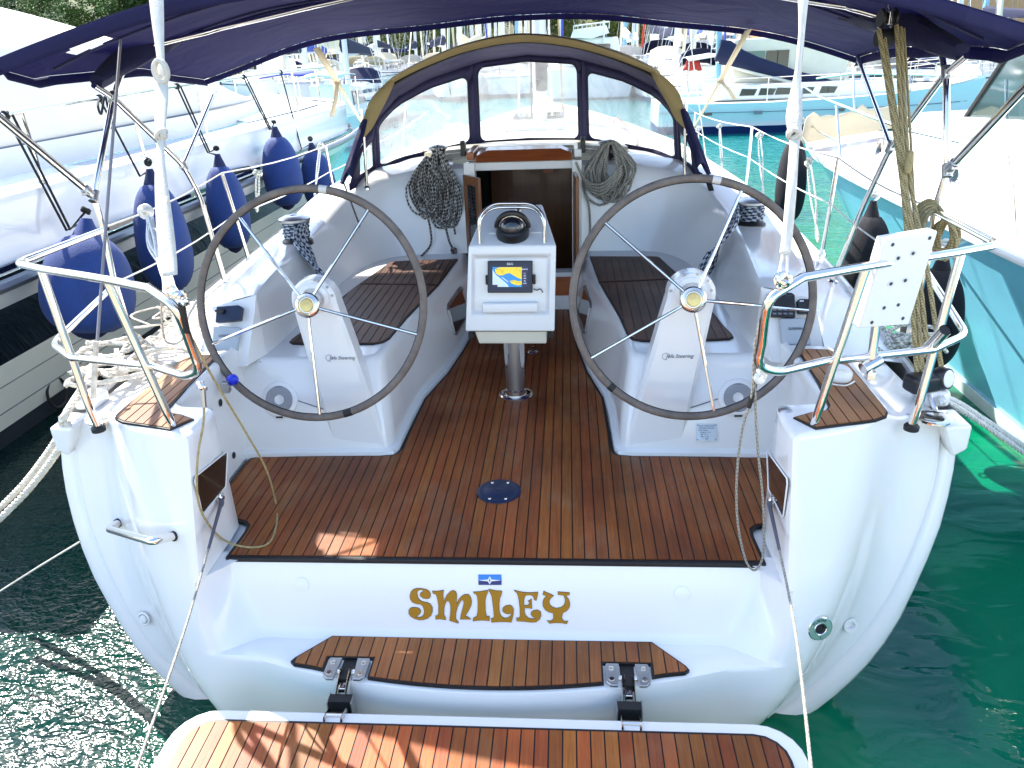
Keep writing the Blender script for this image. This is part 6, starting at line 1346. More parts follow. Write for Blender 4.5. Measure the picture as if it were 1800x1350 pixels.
# houses above the shore
def house(x, y, w, d, h, wall, label, roof=True, rot=0, storeys=2, cols=3, roofm='roof_tile'):
    z = hill_z(x, y)-.4; e = empty('house', (x, y, z), label, 'house')
    mb = MB(); mb.box((x, y, z+h/2), (w, d, h)); wl_ = mb.build('wall', wall, e, smooth=False)
    for s_ in range(storeys):
        for c in range(cols):
            wx = x-w/2+w*(c+.5)/cols; wz = z+h*(s_+.55)/storeys; mb = MB(); mb.box((wx, y-d/2-.02, wz), (w/cols*.36, .10, h/storeys*.42)); wd = mb.build('window', 'dark_window', e, smooth=False)
            mb = MB(); mb.box((wx, y-d/2-.06, wz-h/storeys*.235), (w/cols*.44, .16, .08)); mb.build('sill', 'plaster_pale', wd, smooth=False)
    if roof:
        mb = MB(); o_ = .4; q = [Vector((x-w/2-o_, y-d/2-o_, z+h)), Vector((x+w/2+o_, y-d/2-o_, z+h)), Vector((x+w/2+o_, y+d/2+o_, z+h)), Vector((x-w/2-o_, y+d/2+o_, z+h)), Vector((x-w/2+1, y, z+h+w*.14)), Vector((x+w/2-1, y, z+h+w*.14))]
        mb.add(q, [(0, 1, 5, 4), (1, 2, 5), (2, 3, 4, 5), (3, 0, 4), (3, 2, 1, 0)]); mb.build('roof', roofm, e, smooth=False)
    return e
hp = at(1172, 46, y=112); house(hp.x, 112, 8.5, 7, 5.2, 'plaster_pale', 'pale pink house on the hillside between the masts')
hp = at(1375, 75, y=96); house(hp.x, 96, 8, 6, 3.2, 'plaster_pale', 'low pale house with a flat dark-windowed front at the right of the hillside', storeys=1, cols=3)
hp = at(1066, 58, y=108); house(hp.x, 108, 3.6, 4, 2.4, 'plaster_pale', 'tiny pale hut with a tiled roof left of the pink house', storeys=1, cols=1)
hp = at(1720, 70, y=62); house(hp.x+6, 62, 44, 8, 9.5, 'plaster_orange', 'long orange plastered building behind the boats at the far right', roof=True, cols=10)
# stone wall
mb = MB(); w0 = at(1195, 95, y=84); w1 = at(1275, 95, y=84); mb.box(((w0.x+w1.x)/2, 84, 1.6), (w1.x-w0.x, 1.0, 5)); meta(mb.build('stone_wall', 'stone', smooth=False), 'weathered stone wall at the waterside behind the white masts', 'wall')

# ================================================================= moored boats
def sail_yacht(px, y, L=11, hull='hull_white', boot='antifoul_navy', cover='sail_cover', heading=90, mast_h=13, mast='alloy_mast', label='', name='moored_yacht', cover_on=True, genoa='sail_roll', pxy=100, group='sailing yachts moored across the harbour', beam=None, mastlean=.02, rails=True, cabin='gelcoat', x0=None):
    """built bow towards +x of its own frame, then turned; every yacht gets its own proportions"""
    x = at(px, pxy, y=y).x if x0 is None else x0; B = beam or L*.31; e = empty(name, (x, y, WATER), label, 'sailing boat', group); rot = Matrix.Rotation(R(heading), 3, 'Z')
    O = Vector((x, y, WATER))
    def W(p): return O+rot@Vector(p)
    fb = L*.105; prof = [(-.5, .74, 0), (-.47, .84, 0), (-.3, .96, 0), (-.05, 1.0, 0), (.2, .86, .03), (.36, .56, .10), (.46, .22, .18), (.505, .02, .25)]
    def section(t, w, rise, zf, inn=1.0): return t*L, w*B/2*inn, fb*(1+rise)*zf
    def shell(z0, z1, i0, i1, mt, nm, out=0):
        mb = MB()
        for s in (-1, 1):
            mb.grid([[W((t*L-(1-z)*(.05*L if t > .4 else 0)+(.02*L*(1-z) if t < -.4 else 0), s*(w*B/2*ii+out), fb*(1+ri)*z)) for t, w, ri in prof] for z, ii in ((z0, i0), ((z0+z1)/2, (i0+i1)/2+.02), (z1, i1))])
        t, w, ri = prof[0]; mb.grid([[W((t*L+(.02*L*(1-z)), s*w*B/2*ii, fb*z)) for s in (-1, 1)] for z, ii in ((z0, i0), (z1, i1))]); return mb.build(nm, mt, e)
    shell(.16, 1.0, .92, 1.0, hull, 'hull'); shell(-.3, .16, .80, .92, boot, 'boot_top'); shell(.90, .93, .99, .995, 'sail_cover' if hull == 'hull_white' else 'hull_white', 'sheer_stripe', .015)
    mb = MB(); mb.grid([[W((t*L, s*w*B/2, fb*(1+ri))) for t, w, ri in prof] for s in (-1, -.5, 0, .5, 1)]); mb.build('deck', 'gelcoat', e)
    # cabin trunk with windows
    mb = MB(); rows = []
    for t, w, z in ((-.16, .56, 1.0), (-.15, .55, 1.42), (.05, .52, 1.48), (.2, .42, 1.36), (.30, .28, 1.12), (.31, .28, 1.0)): rows.append([W((t*L, s*w*B/2, fb*(z if abs(s) < 1 else min(z, 1.0)))) for s in (-1, -.93, -.6, 0, .6, .93, 1)])
    mb.grid(rows); cbn = mb.build('cabin', cabin, e)
    for s in (-1, 1):
        for k in range(4):
            t = -.11+k*.075; q = [W((t*L+dx, s*(B*.262-.02*k+.012)+s*.02, fb*z)) for dx, z in ((0, 1.17), (.045*L, 1.17), (.045*L, 1.30), (0, 1.31))]; mb = MB(); mb.prism(q, rot@Vector((0, -s*.02, 0))); mb.build('cabin_window', 'dark_window', cbn, smooth=False)
    # mast, spreaders, boom with stowed sail, stays
    mx = .10*L; r_ = .0115*L; lean = Vector((mastlean*mast_h, 0, 0)); mb = MB(); m0 = W((mx, 0, fb*1.4)); m1 = W((mx, 0, mast_h))+lean; mb.tube([m0, m1], [r_, r_*.7], 8); ms = mb.build('mast', mast, e)
    for hh in (.42, .70):
        c = m0.lerp(m1, hh); mb = MB(); mb.tube([c-rot@Vector((.02*L, B*.26, 0)), c, c+rot@Vector((-.02*L, B*.26, 0))], .022, 5); mb.build('spreader', mast, ms)
    bz = fb*1.4+1.1; mb = MB(); mb.tube([W((mx, 0, bz)), W((-.36*L, 0, bz+.15))], .07, 8); bm_ = mb.build('boom', mast, e)
    if cover_on:
        P = [W((mx*.98-(mx+.34*L)*k/10, 0, bz+.10+.25*(1-k/10))) for k in range(11)]; mb = MB(); mb.tube(P, [.26-.014*k for k in range(11)], 8, flat=(1.25, .7)); mb.build('sail_cover', cover, bm_)
    mb = MB(); bow = W((.49*L, 0, fb*1.28)); st = W((-.49*L, 0, fb)); tp = m0.lerp(m1, .97)
    for a, b in ((bow, tp), (st, tp), (W((mx-.01*L, B*.47, fb)), tp), (W((mx-.01*L, -B*.47, fb)), tp), (W((mx-.05*L, B*.45, fb)), m0.lerp(m1, .42)), (W((mx-.05*L, -B*.45, fb)), m0.lerp(m1, .42))): mb.tube([a, b], .012, 4)
    mb.build('rigging', 'stainless_dull', e)
    if genoa: mb = MB(); mb.tube([bow.lerp(tp, .04), bow.lerp(tp, .5), bow.lerp(tp, .92)], [.075, .085, .04], 7); mb.build('furled_sail', genoa, e)
    if rails:
        mb = MB()
        for s in (-1, 1):
            tops = [W((t*L*.985, s*w*B/2*.95, fb*(1+ri)+.62)) for t, w, ri in prof]; mids = [p-Vector((0, 0, .3)) for p in tops]; mb.tube(tops, .013, 4); mb.tube(mids, .008, 4)
            for (t, w, ri), tp_ in zip(prof, tops): mb.tube([tp_-Vector((0, 0, .62)), tp_], .014, 4)
        tps = [W((.475*L, s*.09*B, fb*1.22+.62)) for s in (-1, 0, 1)]; mb.tube([tps[0], W((.50*L, 0, fb*1.25+.62)), tps[2]], .016, 5); mb.build('guard_rail', 'stainless', e)
    # hood and wheel at the stern
    mb = MB(); mb.grid([[W((t*L, s*B*.25, z)) for s, z in ((-1, fb*1.25), (-.9, zz*.93), (-.5, zz), (0, zz*1.02), (.5, zz), (.9, zz*.93), (1, fb*1.25))] for t, zz in ((-.17, fb*2.0), (-.12, fb*2.0), (-.07, fb*1.5))]); mb.build('spray_hood', rnd.choice(('sail_cover', 'cover_cream', 'sail_roll', 'mast_white')), e)
    return e
cols = ['white', 'pale', 'weathered white', 'cream']
# the turquoise yacht lying broadside
tq = empty('turquoise_yacht', (7.5, 22.6, WATER), 'pale turquoise yacht lying broadside across the water, navy sail cover on its boom', 'sailing boat')
def tqs(px, z, dy): return Vector((at(px, 190, y=22.6).x, 22.6+dy, z))
xs_ = [3.0, 4.2, 6, 8, 9.5, 10.8, 11.8, 12.4]; hb_ = [1.2, 1.55, 1.75, 1.7, 1.45, 1.0, .45, .03]; zs_ = [.12, .10, .10, .14, .2, .3, .4, .5]
for z0, z1, k0, k1, mt, nm_ in ((-.42, 1, .9, 1, 'hull_pale', 'hull'), (-.54, -.42, .88, .9, 'hull_white', 'boot_stripe'), (-.9, -.54, .8, .88, 'antifoul_navy', 'boot_top')):
    mb = MB()
    for s in (-1, 1): mb.grid([[Vector((x+(.25 if z > 0 and x > 11 else 0), 22.6+s*h*kk, (zz if z == 1 else z))) for x, h, zz in zip(xs_, hb_, zs_)] for z, kk in ((z0, k0), (z1, k1))])
    mb.grid([[Vector((3.0, 22.6+s*1.2*k0, z0)) for s in (-1, 1)], [Vector((3.0, 22.6+s*1.2*k1, zs_[0] if z1 == 1 else z1)) for s in (-1, 1)]]); mb.build(nm_, mt, tq)
mb = MB(); mb.grid([[Vector((x, 22.6+s*h, zz+.0)) for x, h, zz in zip(xs_, hb_, zs_)] for s in (-1, 0, 1)]); mb.build('deck', 'gelcoat_cream', tq)
for k, (u0, u1, mt) in enumerate(((1238, 1252, 'dark_window'), (1326, 1340, 'grey_print'), (1476, 1484, 'dark_window'))):
    mb = MB(); a = at(u0, 188, y=20.9); b = at(u1, 188, y=20.9); mb.box(((a.x+b.x)/2, 20.87, -.16), (b.x-a.x, .06, .09)); mb.build('scupper', mt, tq, smooth=False)
mb = MB(); mb.tube([Vector((x, 22.6-h*1.0-.015, -.14)) for x, h in zip(xs_, hb_)], .012, 5); mb.build('hull_line', 'grey_print', tq)
mb = MB(); mb.box((7.3, 22.6, .33), (5.4, 1.9, .42)); mb.build('coach', 'gelcoat', tq, bevel=.06)
for u in (1300, 1333, 1362, 1400, 1440): mb = MB(); a = at(u, 170, y=21.6); mb.prism([(a.x, 21.63, .25), (a.x+.42, 21.63, .25), (a.x+.50, 21.63, .42), (a.x+.06, 21.63, .44)], (0, .03, 0)); mb.build('coach_window', 'dark_window', tq, smooth=False)
mb = MB(); mb.box((7.0, 23.6, 1.15), (3.4, 1.6, 1.25)); dh = mb.build('deck_house', 'gelcoat_cream', tq, bevel=.08)
for k, u in enumerate((1302, 1322, 1345, 1364)):
    a = at(u, 142, y=22.8); mb = MB(); mb.box((a.x+.13, 22.78, 1.15), (.34, .05, .55)); mb.build('house_window', 'teal_glass' if k < 2 else 'dark_window', dh, smooth=False)
m0 = at(1262, 150, y=22.6); m1 = at(1266, -20, y=22.6)
mb = MB(); mb.tube([m0, m1], .085, 10); mb.build('mast', 'mast_blue', tq)
P = [at(u, v, y=22.5) for u, v in ((1262, 88), (1275, 92), (1300, 104), (1330, 114), (1370, 125), (1400, 134), (1440, 142), (1462, 146))]
mb = MB(); mb.tube(P, [.24, .29, .22, .18, .15, .12, .10, .06], 10, flat=(1.2, .6)); bm2 = mb.build('sail_cover', 'sail_cover', tq)
mb = MB(); mb.tube([p+Vector((0, 0, -.30+.02*i)) for i, p in enumerate(P)], .05, 6); mb.build('boom', 'gelcoat_cream', tq)
mb = MB()
for dy in (-1.5, 1.5):
    t_ = [Vector((x, 22.6+dy*h/1.75, z+.65)) for x, h, z in zip(xs_, hb_, zs_)]; mb.tube(t_, .014, 4)
    for p in t_: mb.tube([p-Vector((0, 0, .65)), p], .014, 4)
mb.build('guard_rail', 'stainless', tq)
mb = MB(); mb.tube([at(1262, -10, y=22.6), Vector((3.1, 22.6, .1))], .012, 4); mb.tube([at(1262, -10, y=22.6), Vector((12.3, 22.6, .5))], .012, 4); mb.build('rigging', 'stainless_dull', tq)

desc = []
def Y(px, y, label, **kw): return sail_yacht(px, y, label=label, **kw)
# right group, one behind another
Y(1180, 38, 'white yacht behind the hood, its mast just left of the pink house', L=11, heading=-88, mast_h=15, mast='mast_white')
Y(1150, 47, 'white yacht with a thick white mast, stern towards us, right of the hood', L=12.5, heading=92, mast_h=16, mast='mast_white', genoa='sail_red')
Y(1212, 44, 'white yacht with paired pale masts area right of the pink house, beige rolled sail', L=11.5, heading=91, mast_h=15, cover='sail_blue')
Y(1243, 52, 'white yacht moored in front of the stone wall', L=12, heading=-90, mast_h=17, mast='mast_white', genoa='sail_blue')
Y(1222, 33, 'white yacht directly behind the turquoise one, bare boom', L=10.5, heading=88, mast_h=14, cover_on=False)
Y(1300, 42, 'white yacht between the turquoise yacht and the low pale house', L=12, heading=-91, mast_h=15, cover='sail_roll')
Y(1352, 36, 'white yacht with a navy cover and thick leaning mast below the low pale house', L=12, heading=93, mast_h=15, mast='mast_white', mastlean=-.01)
Y(1405, 46, 'white yacht behind the right webbing strap', L=11, heading=90, mast_h=14)
Y(1470, 34, 'white yacht with a yellow cloth on its deck, seen under the right of the awning', L=10.5, heading=-87, mast_h=14, cover='sail_blue')
Y(1540, 42, 'white yacht seen between the tackle ropes and the right strut', L=12, heading=91, mast_h=15)
Y(1610, 38, 'white yacht with a slanting dark furled sail right of the tackle', L=12, heading=88, mast_h=15, mast='mast_white', genoa='sail_blue')
Y(1650, 28, 'white yacht behind the right awning upright', L=10, heading=-95, mast_h=13, cover='sail_roll')
Y(1735, 44, 'white yacht in front of the orange building at the far right', L=13, heading=90, mast_h=16, mast='mast_blue')
Y(1560, 27, 'small white yacht nearest behind the bow rail of the turquoise boat', L=9, heading=180, mast_h=12, cover_on=False)
# left group
Y(468, 42, 'white yacht with a thick mast at the left, below the front of the awning', L=12, heading=-92, mast_h=15, mast='mast_white')
Y(505, 55, 'white yacht farther back at the left, thin mast', L=11, heading=90, mast_h=14)
Y(545, 34, 'white yacht with blue covers beyond the bow of the motor yacht', L=10.5, heading=-85, mast_h=13, cover='sail_blue')
Y(588, 40, 'cluttered white yacht with striped cockpit cover left of the hood', L=11, heading=88, mast_h=14, cover='sail_roll')
Y(618, 29, 'white yacht close to the left edge of the hood', L=9.5, heading=-90, mast_h=12.5, genoa='sail_roll')
Y(637, 62, 'white yacht with a red furled sail at the left', L=11, heading=90, mast_h=14, genoa='sail_red')
Y(668, 60, 'white yacht with a double mast line against the dark trees', L=12, heading=-90, mast_h=15, mast='mast_white')
Y(655, 75, 'distant white yacht by the yellow shrubs', L=10, heading=180, mast_h=13)
Y(728, 64, 'white yacht whose thin mast carries clear spreaders, left above the hood', L=11, heading=92, mast_h=14)
Y(590, 70, 'distant long white yacht lying along the quay at left', L=13, heading=178, mast_h=13)
# masts over the hood
for px, y, mh, mt, lab in ((773, 50, 16, 'mast_white', 'white yacht whose mast rises above the hood, leftmost of the dense group'), (781, 54, 17, 'mast_blue', 'yacht with a bluish mast next to the leftmost one above the hood'), (812, 46, 16, 'mast_white', 'white yacht with the thickest white mast above the hood'), (826, 56, 16, 'alloy_mast', 'yacht with an alloy mast above the middle window of the hood'), (838, 49, 17, 'mast_white', 'white yacht above the hood, third thick mast from the left'), (856, 58, 16, 'mast_white', 'white yacht with its mast just left of the boom lines'), (868, 60, 15, 'alloy_mast', 'yacht with a thin mast above the hood'), (884, 51, 17, 'mast_white', 'white yacht above the crown of the hood'), (905, 48, 16, 'mast_blue', 'yacht with a pale blue mast left of our own mast'), (922, 57, 15, 'mast_white', 'white yacht half hidden by our own mast'), (985, 52, 15, 'alloy_mast', 'yacht whose mast stands just right of our own mast'), (1100, 47, 16, 'mast_blue', 'yacht with a leaning pale mast right of the white flybridge boat')):
    Y(px, y, lab, L=rnd.uniform(10.5, 12.5), heading=rnd.choice((90, -90))+rnd.uniform(-2, 2), mast_h=mh, mast=mt, pxy=60, cover=rnd.choice(('sail_cover', 'sail_roll', 'mast_white', 'sail_roll')), genoa=rnd.choice(('sail_roll', 'sail_roll', 'sail_blue', None)), rails=False)
for i in range(26):
    Y(rnd.choice((rnd.uniform(1090, 1330), rnd.uniform(1330, 1640), rnd.uniform(460, 760), rnd.uniform(1110, 1300))), rnd.uniform(52, 78), 'white yacht in the crowded far row, showing mostly as a thin pale mast', L=rnd.uniform(9.5, 12), heading=rnd.choice((90, -90))+rnd.uniform(-3, 3), mast_h=rnd.uniform(13, 18), mast=rnd.choice(('mast_white', 'mast_white', 'alloy_mast', 'mast_blue')), pxy=95, cover=rnd.choice(('sail_roll', 'mast_white', 'sail_cover', 'cover_cream')), genoa=rnd.choice(('sail_roll', 'mast_white', None)), rails=False, group='yachts in the crowded far row')
# white flybridge boat over the hood
fx = at(1037, 62, y=40).x
fb_ = empty('flybridge_boat', (fx, 40, WATER), 'white motor boat with a railed flybridge rising above the hood, right of our mast', 'motor boat')
mb = MB(); mb.prism([(fx-2.2, 39, WATER), (fx+2.0, 39, WATER), (fx+2.4, 39, .9), (fx-2.6, 39, .7)], (0, 5, 0)); mb.build('hull', 'hull_white', fb_, bevel=.1)
mb = MB(); mb.prism([(fx-1.6, 39.4, .8), (fx+1.6, 39.4, .8), (fx+1.4, 39.4, 2.1), (fx-1.3, 39.4, 2.1)], (0, 4, 0)); cb_ = mb.build('cabin', 'gelcoat', fb_, bevel=.08)
mb = MB(); mb.box((fx, 39.35, 1.55), (2.0, .06, .5)); mb.build('windscreen', 'dark_window', cb_, smooth=False)
q0 = [at(1003, 66, y=39), at(1008, 52, y=39), at(1066, 44, y=39), at(1071, 58, y=39), at(1040, 68, y=39)]; mb = MB(); mb.prism(q0, (0, 2.6, 0)); mb.build('flybridge', 'gelcoat', fb_)
mb = MB(); a, b = at(1008, 46, y=38.9), at(1071, 38, y=38.9); mb.tube([a, b], .035, 6)
for k in range(9): p = a.lerp(b, k/8); mb.tube([p, p-Vector((0, 0, .32))], .022, 5)
mb.build('rail', 'mast_white', fb_); mb = MB(); mb.tube([at(1061, 74, y=38.8), at(1062, 26, y=38.8)], .05, 6); mb.box(at(1062, 32, y=38.8), (.5, .1, .12)); mb.build('radar_mast', 'mast_white', fb_)
# small motor boats and dinghies in the clutter
def motorboat(px, py, y, L, lab, heading=90, top='sail_cover', hull='hull_white'):
    x = at(px, py, y=y).x; e = empty('motor_boat', (x, y, WATER), lab, 'motor boat', 'small motor boats in the harbour'); rot = Matrix.Rotation(R(heading), 3, 'Z'); O = Vector((x, y, WATER)); W = lambda p: O+rot@Vector(p)
    pr = [(-.5, .9), (-.2, 1), (.15, .9), (.35, .6), (.5, .03)]; mb = MB(); B = L*.34
    for s in (-1, 1): mb.grid([[W((t*L-(0 if z else .06*L*(t > .3)), s*w*B/2*(1 if z else .8), z*(1+.25*max(0, t)))) for t, w in pr] for z in (0, .85)])
    mb.grid([[W((-.5*L, s*.9*B/2*(1 if z else .8), z)) for s in (-1, 1)] for z in (0, .85)]); mb.grid([[W((t*L, s*w*B/2, .85*(1+.25*max(0, t)))) for t, w in pr] for s in (-1, 0, 1)]); mb.build('hull', hull, e)
    mb = MB(); mb.prism([W((-.25*L, -B*.36, .8)), W((.18*L, -B*.36, .8)), W((.06*L, -B*.32, 1.6)), W((-.25*L, -B*.32, 1.7))], rot@Vector((0, B*.72, 0))); c_ = mb.build('cabin', 'gelcoat', e, bevel=.06)
    for s in (-1, 1): mb = MB(); mb.prism([W((-.2*L, s*B*.365, 1.1)), W((.1*L, s*B*.365, 1.1)), W((.04*L, s*B*.345, 1.45)), W((-.2*L, s*B*.345, 1.5))], rot@Vector((0, -s*.03, 0))); mb.build('side_window', 'dark_window', c_, smooth=False)
    mb = MB(); mb.grid([[W((t*L, s*B*.36, z+.1*(1-abs(s)))) for s in (-1, -.5, 0, .5, 1)] for t, z in ((-.48, 1.9), (-.3, 2.0), (-.1, 1.95))]); mb.build('canopy', top, e, solid=.03)
    mb = MB(); 
    for t in (-.47, -.12):
        for s in (-1, 1): mb.tube([W((t*L, s*B*.36, .85)), W((t*L, s*B*.36, 1.9))], .02, 5)
    mb.build('canopy_frame', 'stainless', e); return e
motorboat(1512, 165, 30, 7, 'motor boat with a blue canopy under the right awning strut', 90)
motorboat(1590, 150, 33, 8, 'motor boat with a black canopy between the tackle and the right upright', 95, 'black_rubber')
motorboat(1700, 150, 31, 8.5, 'white motor boat with blue striped canopy at the far right', 100)
motorboat(1440, 160, 28, 6, 'small open motor boat with a yellow cover', 85, 'yellow_cloth')
motorboat(560, 130, 27, 7, 'motor boat with a blue cover beyond the motor yacht bow rail', 88, 'sail_blue')
motorboat(500, 150, 31, 7, 'motor boat with a white canopy at the left', 92, 'gelcoat')
motorboat(610, 115, 60, 9, 'distant motor boat with a cream canopy near the shore', 180, 'gelcoat_cream')
motorboat(602, 160, 23, 5, 'small turquoise boat left of the hood', 90, 'hull_pale', 'hull_pale')
motorboat(1230, 150, 29, 6.5, 'motor boat behind the stern of the turquoise yacht', 88, 'gelcoat')
motorboat(1760, 120, 40, 9, 'white motor boat by the orange building', 90, 'gelcoat')
for px, py, mt, lab in ((1455, 145, 'yellow_cloth', 'yellow cloth bundle drying on a deck at right'), (1218, 106, 'sail_red', 'pink-red flag hanging from a stern at right'), (1483, 148, 'sail_blue', 'blue cloth draped over a rail at right')):
    p = at(px, py, y=27); mb = MB(); rows = [[p+Vector((.42*(i/6-.5)*(1+.2*j), .05*math.sin(i*1.7+j), -.11*j+.03*math.sin(i*2.1))) for i in range(7)] for j in range(4)]; mb.grid(rows); meta(mb.build('cloth', mt, solid=.02), lab, 'cloth')
p = at(1748, 118, y=9); 
# ================================================================= neighbour on the left
NL = empty('motor_yacht', (-3.2, 4, WATER), 'big white motor yacht alongside, black hull band and cream canvas over its cabin', 'motor yacht')
plan = [(1.5, .02), (2.0, 0), (3.4, 0), (5, 0), (8, 0), (9.5, .0), (10.6, .08), (11.6, .35), (12.4, .9), (12.9, 1.6), (13.0, 2.4)]
def nl(y, inset, off, z, rise=1):
    f = max(0, (y-7)/6.0); return Vector((-3.2-inset-off, y-(.9*off*f), z+.0*f))
def strip(offs, name, mt, **kw):
    P = []
    rows = [[nl(y, ins, o_*(1 if y < 8 else 1+.25*(y-8)/4), z) for y, ins in plan] for o_, z in offs]; mb = MB(); mb.grid(rows); return mb.build(name, mt, NL, **kw)
strip([(.10, 1.03), (.03, 1.02), (.02, .98), (.03, .80), (.02, .62), (.0, .585)], 'topside', 'hull_white')
mb = MB(); mb.tube([nl(y, ins, -.035, .53) for y, ins in plan], .045, 8, flat=(.9, 1)); rb = mb.build('rubbing_strake', 'rub_metal', NL)
strip([(.0, .58), (.005, .57), (.005, .49), (.0, .48)], 'rubber_insert', 'black_rubber')
strip([(.0, .64), (-.012, .635), (-.012, .60), (.0, .595)], 'black_line', 'hull_black')
strip([(.01, .49), (.03, .44), (.07, .37)], 'white_band', 'hull_white')
strip([(.07, .37), (.14, .24), (.26, .06), (.33, -.08)], 'black_band', 'hull_black')
strip([(.33, -.08), (.34, -.10), (.46, -.36), (.56, -.62)], 'lower_hull', 'hull_grey')
strip([(.56, -.62), (.60, -.9)], 'waterline', 'antifoul_dark')
for o_, z in ((.425, -.26), (.515, -.48)):
    mb = MB(); mb.tube([nl(y, ins, o_-.012, z) for y, ins in plan[:7]], .005, 5); mb.build('hull_seam', 'grey_print', NL)
# deck, bulwark line, cabin
mb = MB(); mb.prism([Vector((x, 1.52, z)) for x, z in ((-3.24, 1.0), (-3.24, .5), (-3.55, -.1), (-3.8, -.9), (-7.2, -.9), (-7.4, 1.0))], (0, .1, 0)); mb.build('transom', 'hull_white', NL)
mb = MB(); mb.box((-5.3, 2.6, 1.0), (3.9, 2.1, .06)); mb.build('cockpit_deck', 'gelcoat', NL)
strip([(.10, 1.03), (.12, 1.0), (.55, 1.02)], 'side_deck', 'gelcoat_grey')
strip([(.10, 1.03), (.12, 1.055), (.16, 1.055), (.17, 1.02)], 'toe_rail', 'gelcoat')
mb = MB(); rows = []
for y, zc, wd, xi in ((3.05, 1.3, 2.0, -3.85), (3.2, 2.25, 2.0, -3.85), (3.7, 2.35, 2.0, -3.85), (5, 2.25, 1.9, -3.88), (7, 1.95, 1.7, -3.95), (8.4, 1.55, 1.4, -4.1), (9.3, 1.2, 1.2, -4.3)):
    r_ = [Vector((xi-.0, y, 1.02)), Vector((xi-.02, y, 1.22)), Vector((xi-.10, y, lerp(1.22, zc, .35))), Vector((xi-.34, y, lerp(1.22, zc, .75))), Vector((xi-.75, y, lerp(1.22, zc, .97))), Vector((xi-1.4, y, zc)), Vector((xi-2.4, y, zc))]
    for k, p in enumerate(r_):
        if k > 1: p += Vector((.04*noise.noise(Vector((y*.7, k*.6, 1))), 0, .05*noise.noise(Vector((y*.6, k*.5, 7)))))
    rows.append(r_)
P = [spline([r_[k] for r_ in rows], 4) for k in range(7)]; mb.grid(P); mb.build('canvas_cover', 'cover_cream', NL)
mb = MB(); mb.tube([p+Vector((.012, 0, 0)) for p in P[1]], .009, 6); mb.build('cover_hem', 'grey_print', NL)
for z, dx in ((1.13, 0),): mb = MB(); mb.grid([[Vector((-3.80, y, 1.02)) for y in (1.6, 3, 5, 7)]+[Vector((-4.0, 8.8, 1.02))], [Vector((-3.83, y, 1.22)) for y in (1.6, 3, 5, 7)]+[Vector((-4.05, 8.8, 1.2))]]); mb.build('cabin_side', 'gelcoat', NL)
mb = MB(); rows = []
for k in range(6):
    t = k/5; rows.append([Vector((-3.2-ins-.5-(5.2-3.7-ins)*t if ins < 2.4 else -5.9, y-.3*t*(y > 10), 1.03+.14*math.sin(t*1.57))) for y, ins in [(7.5, .0), (8.5, .0), (9.5, .0), (10.6, .08), (11.5, .35), (12.3, .9), (12.75, 1.5)]])
mb.grid(rows); mb.build('foredeck', 'gelcoat', NL)
# rail
railp = [nl(y, ins, .12, z) for (y, ins), z in zip([(1.9, 0), (2.3, 0), (3, 0), (5, 0), (7, 0), (9, .0), (10.4, .08), (11.5, .35), (12.3, .9), (12.8, 1.6)], [1.42, 1.46, 1.50, 1.55, 1.58, 1.60, 1.60, 1.60, 1.60, 1.60])]
rp_ = spline(railp, 5); mb = MB(); mb.tube(rp_, .017, 10); rl_ = mb.build('rail', 'stainless', NL)
for px, pz in (((33, 205)), ((218, 163)), ((347, 146)), ((441, 130)), ((509, 128)), ((560, 125)), ((594, 122)), ((612, 120))):
    t = at(px, pz, x=-3.32); q = min(rp_, key=lambda p: abs(p.y-t.y)); mb = MB(); mb.tube([q, q+Vector((.03, -.02, -(q.z-1.03)))], .0135, 8); mb.lathe([(.03, 0), (.03, .015), (.016, .02)], q+Vector((.03, -.02, -(q.z-1.03))), n=10, cap=False); mb.build('rail_post', 'stainless', NL)
# long dark port and small vents in the topside
mb = MB(); a, b = at(385, 308, x=-3.165), at(437, 296, x=-3.165); mb.tube([a, b], .030, 10); mb.build('hull_port', 'black_rubber', NL)
# dark window strip and tyre mark near the waterline
mb = MB(); c = at(100, 690, x=-3.72); mb.tube([c+Vector((0, .11*math.cos(a), .12*math.sin(a))) for a in [2*math.pi*k/24 for k in range(24)]], .012, 6, closed=True); mb.build('outlet', 'black_rubber', NL)
# windscreen frame at the upper left
mb = MB(); mb.tube([at(-10, 150, x=-4.2), at(16, 112, x=-4.3)], .03, 8); mb.build('screen_frame', 'stainless', NL)
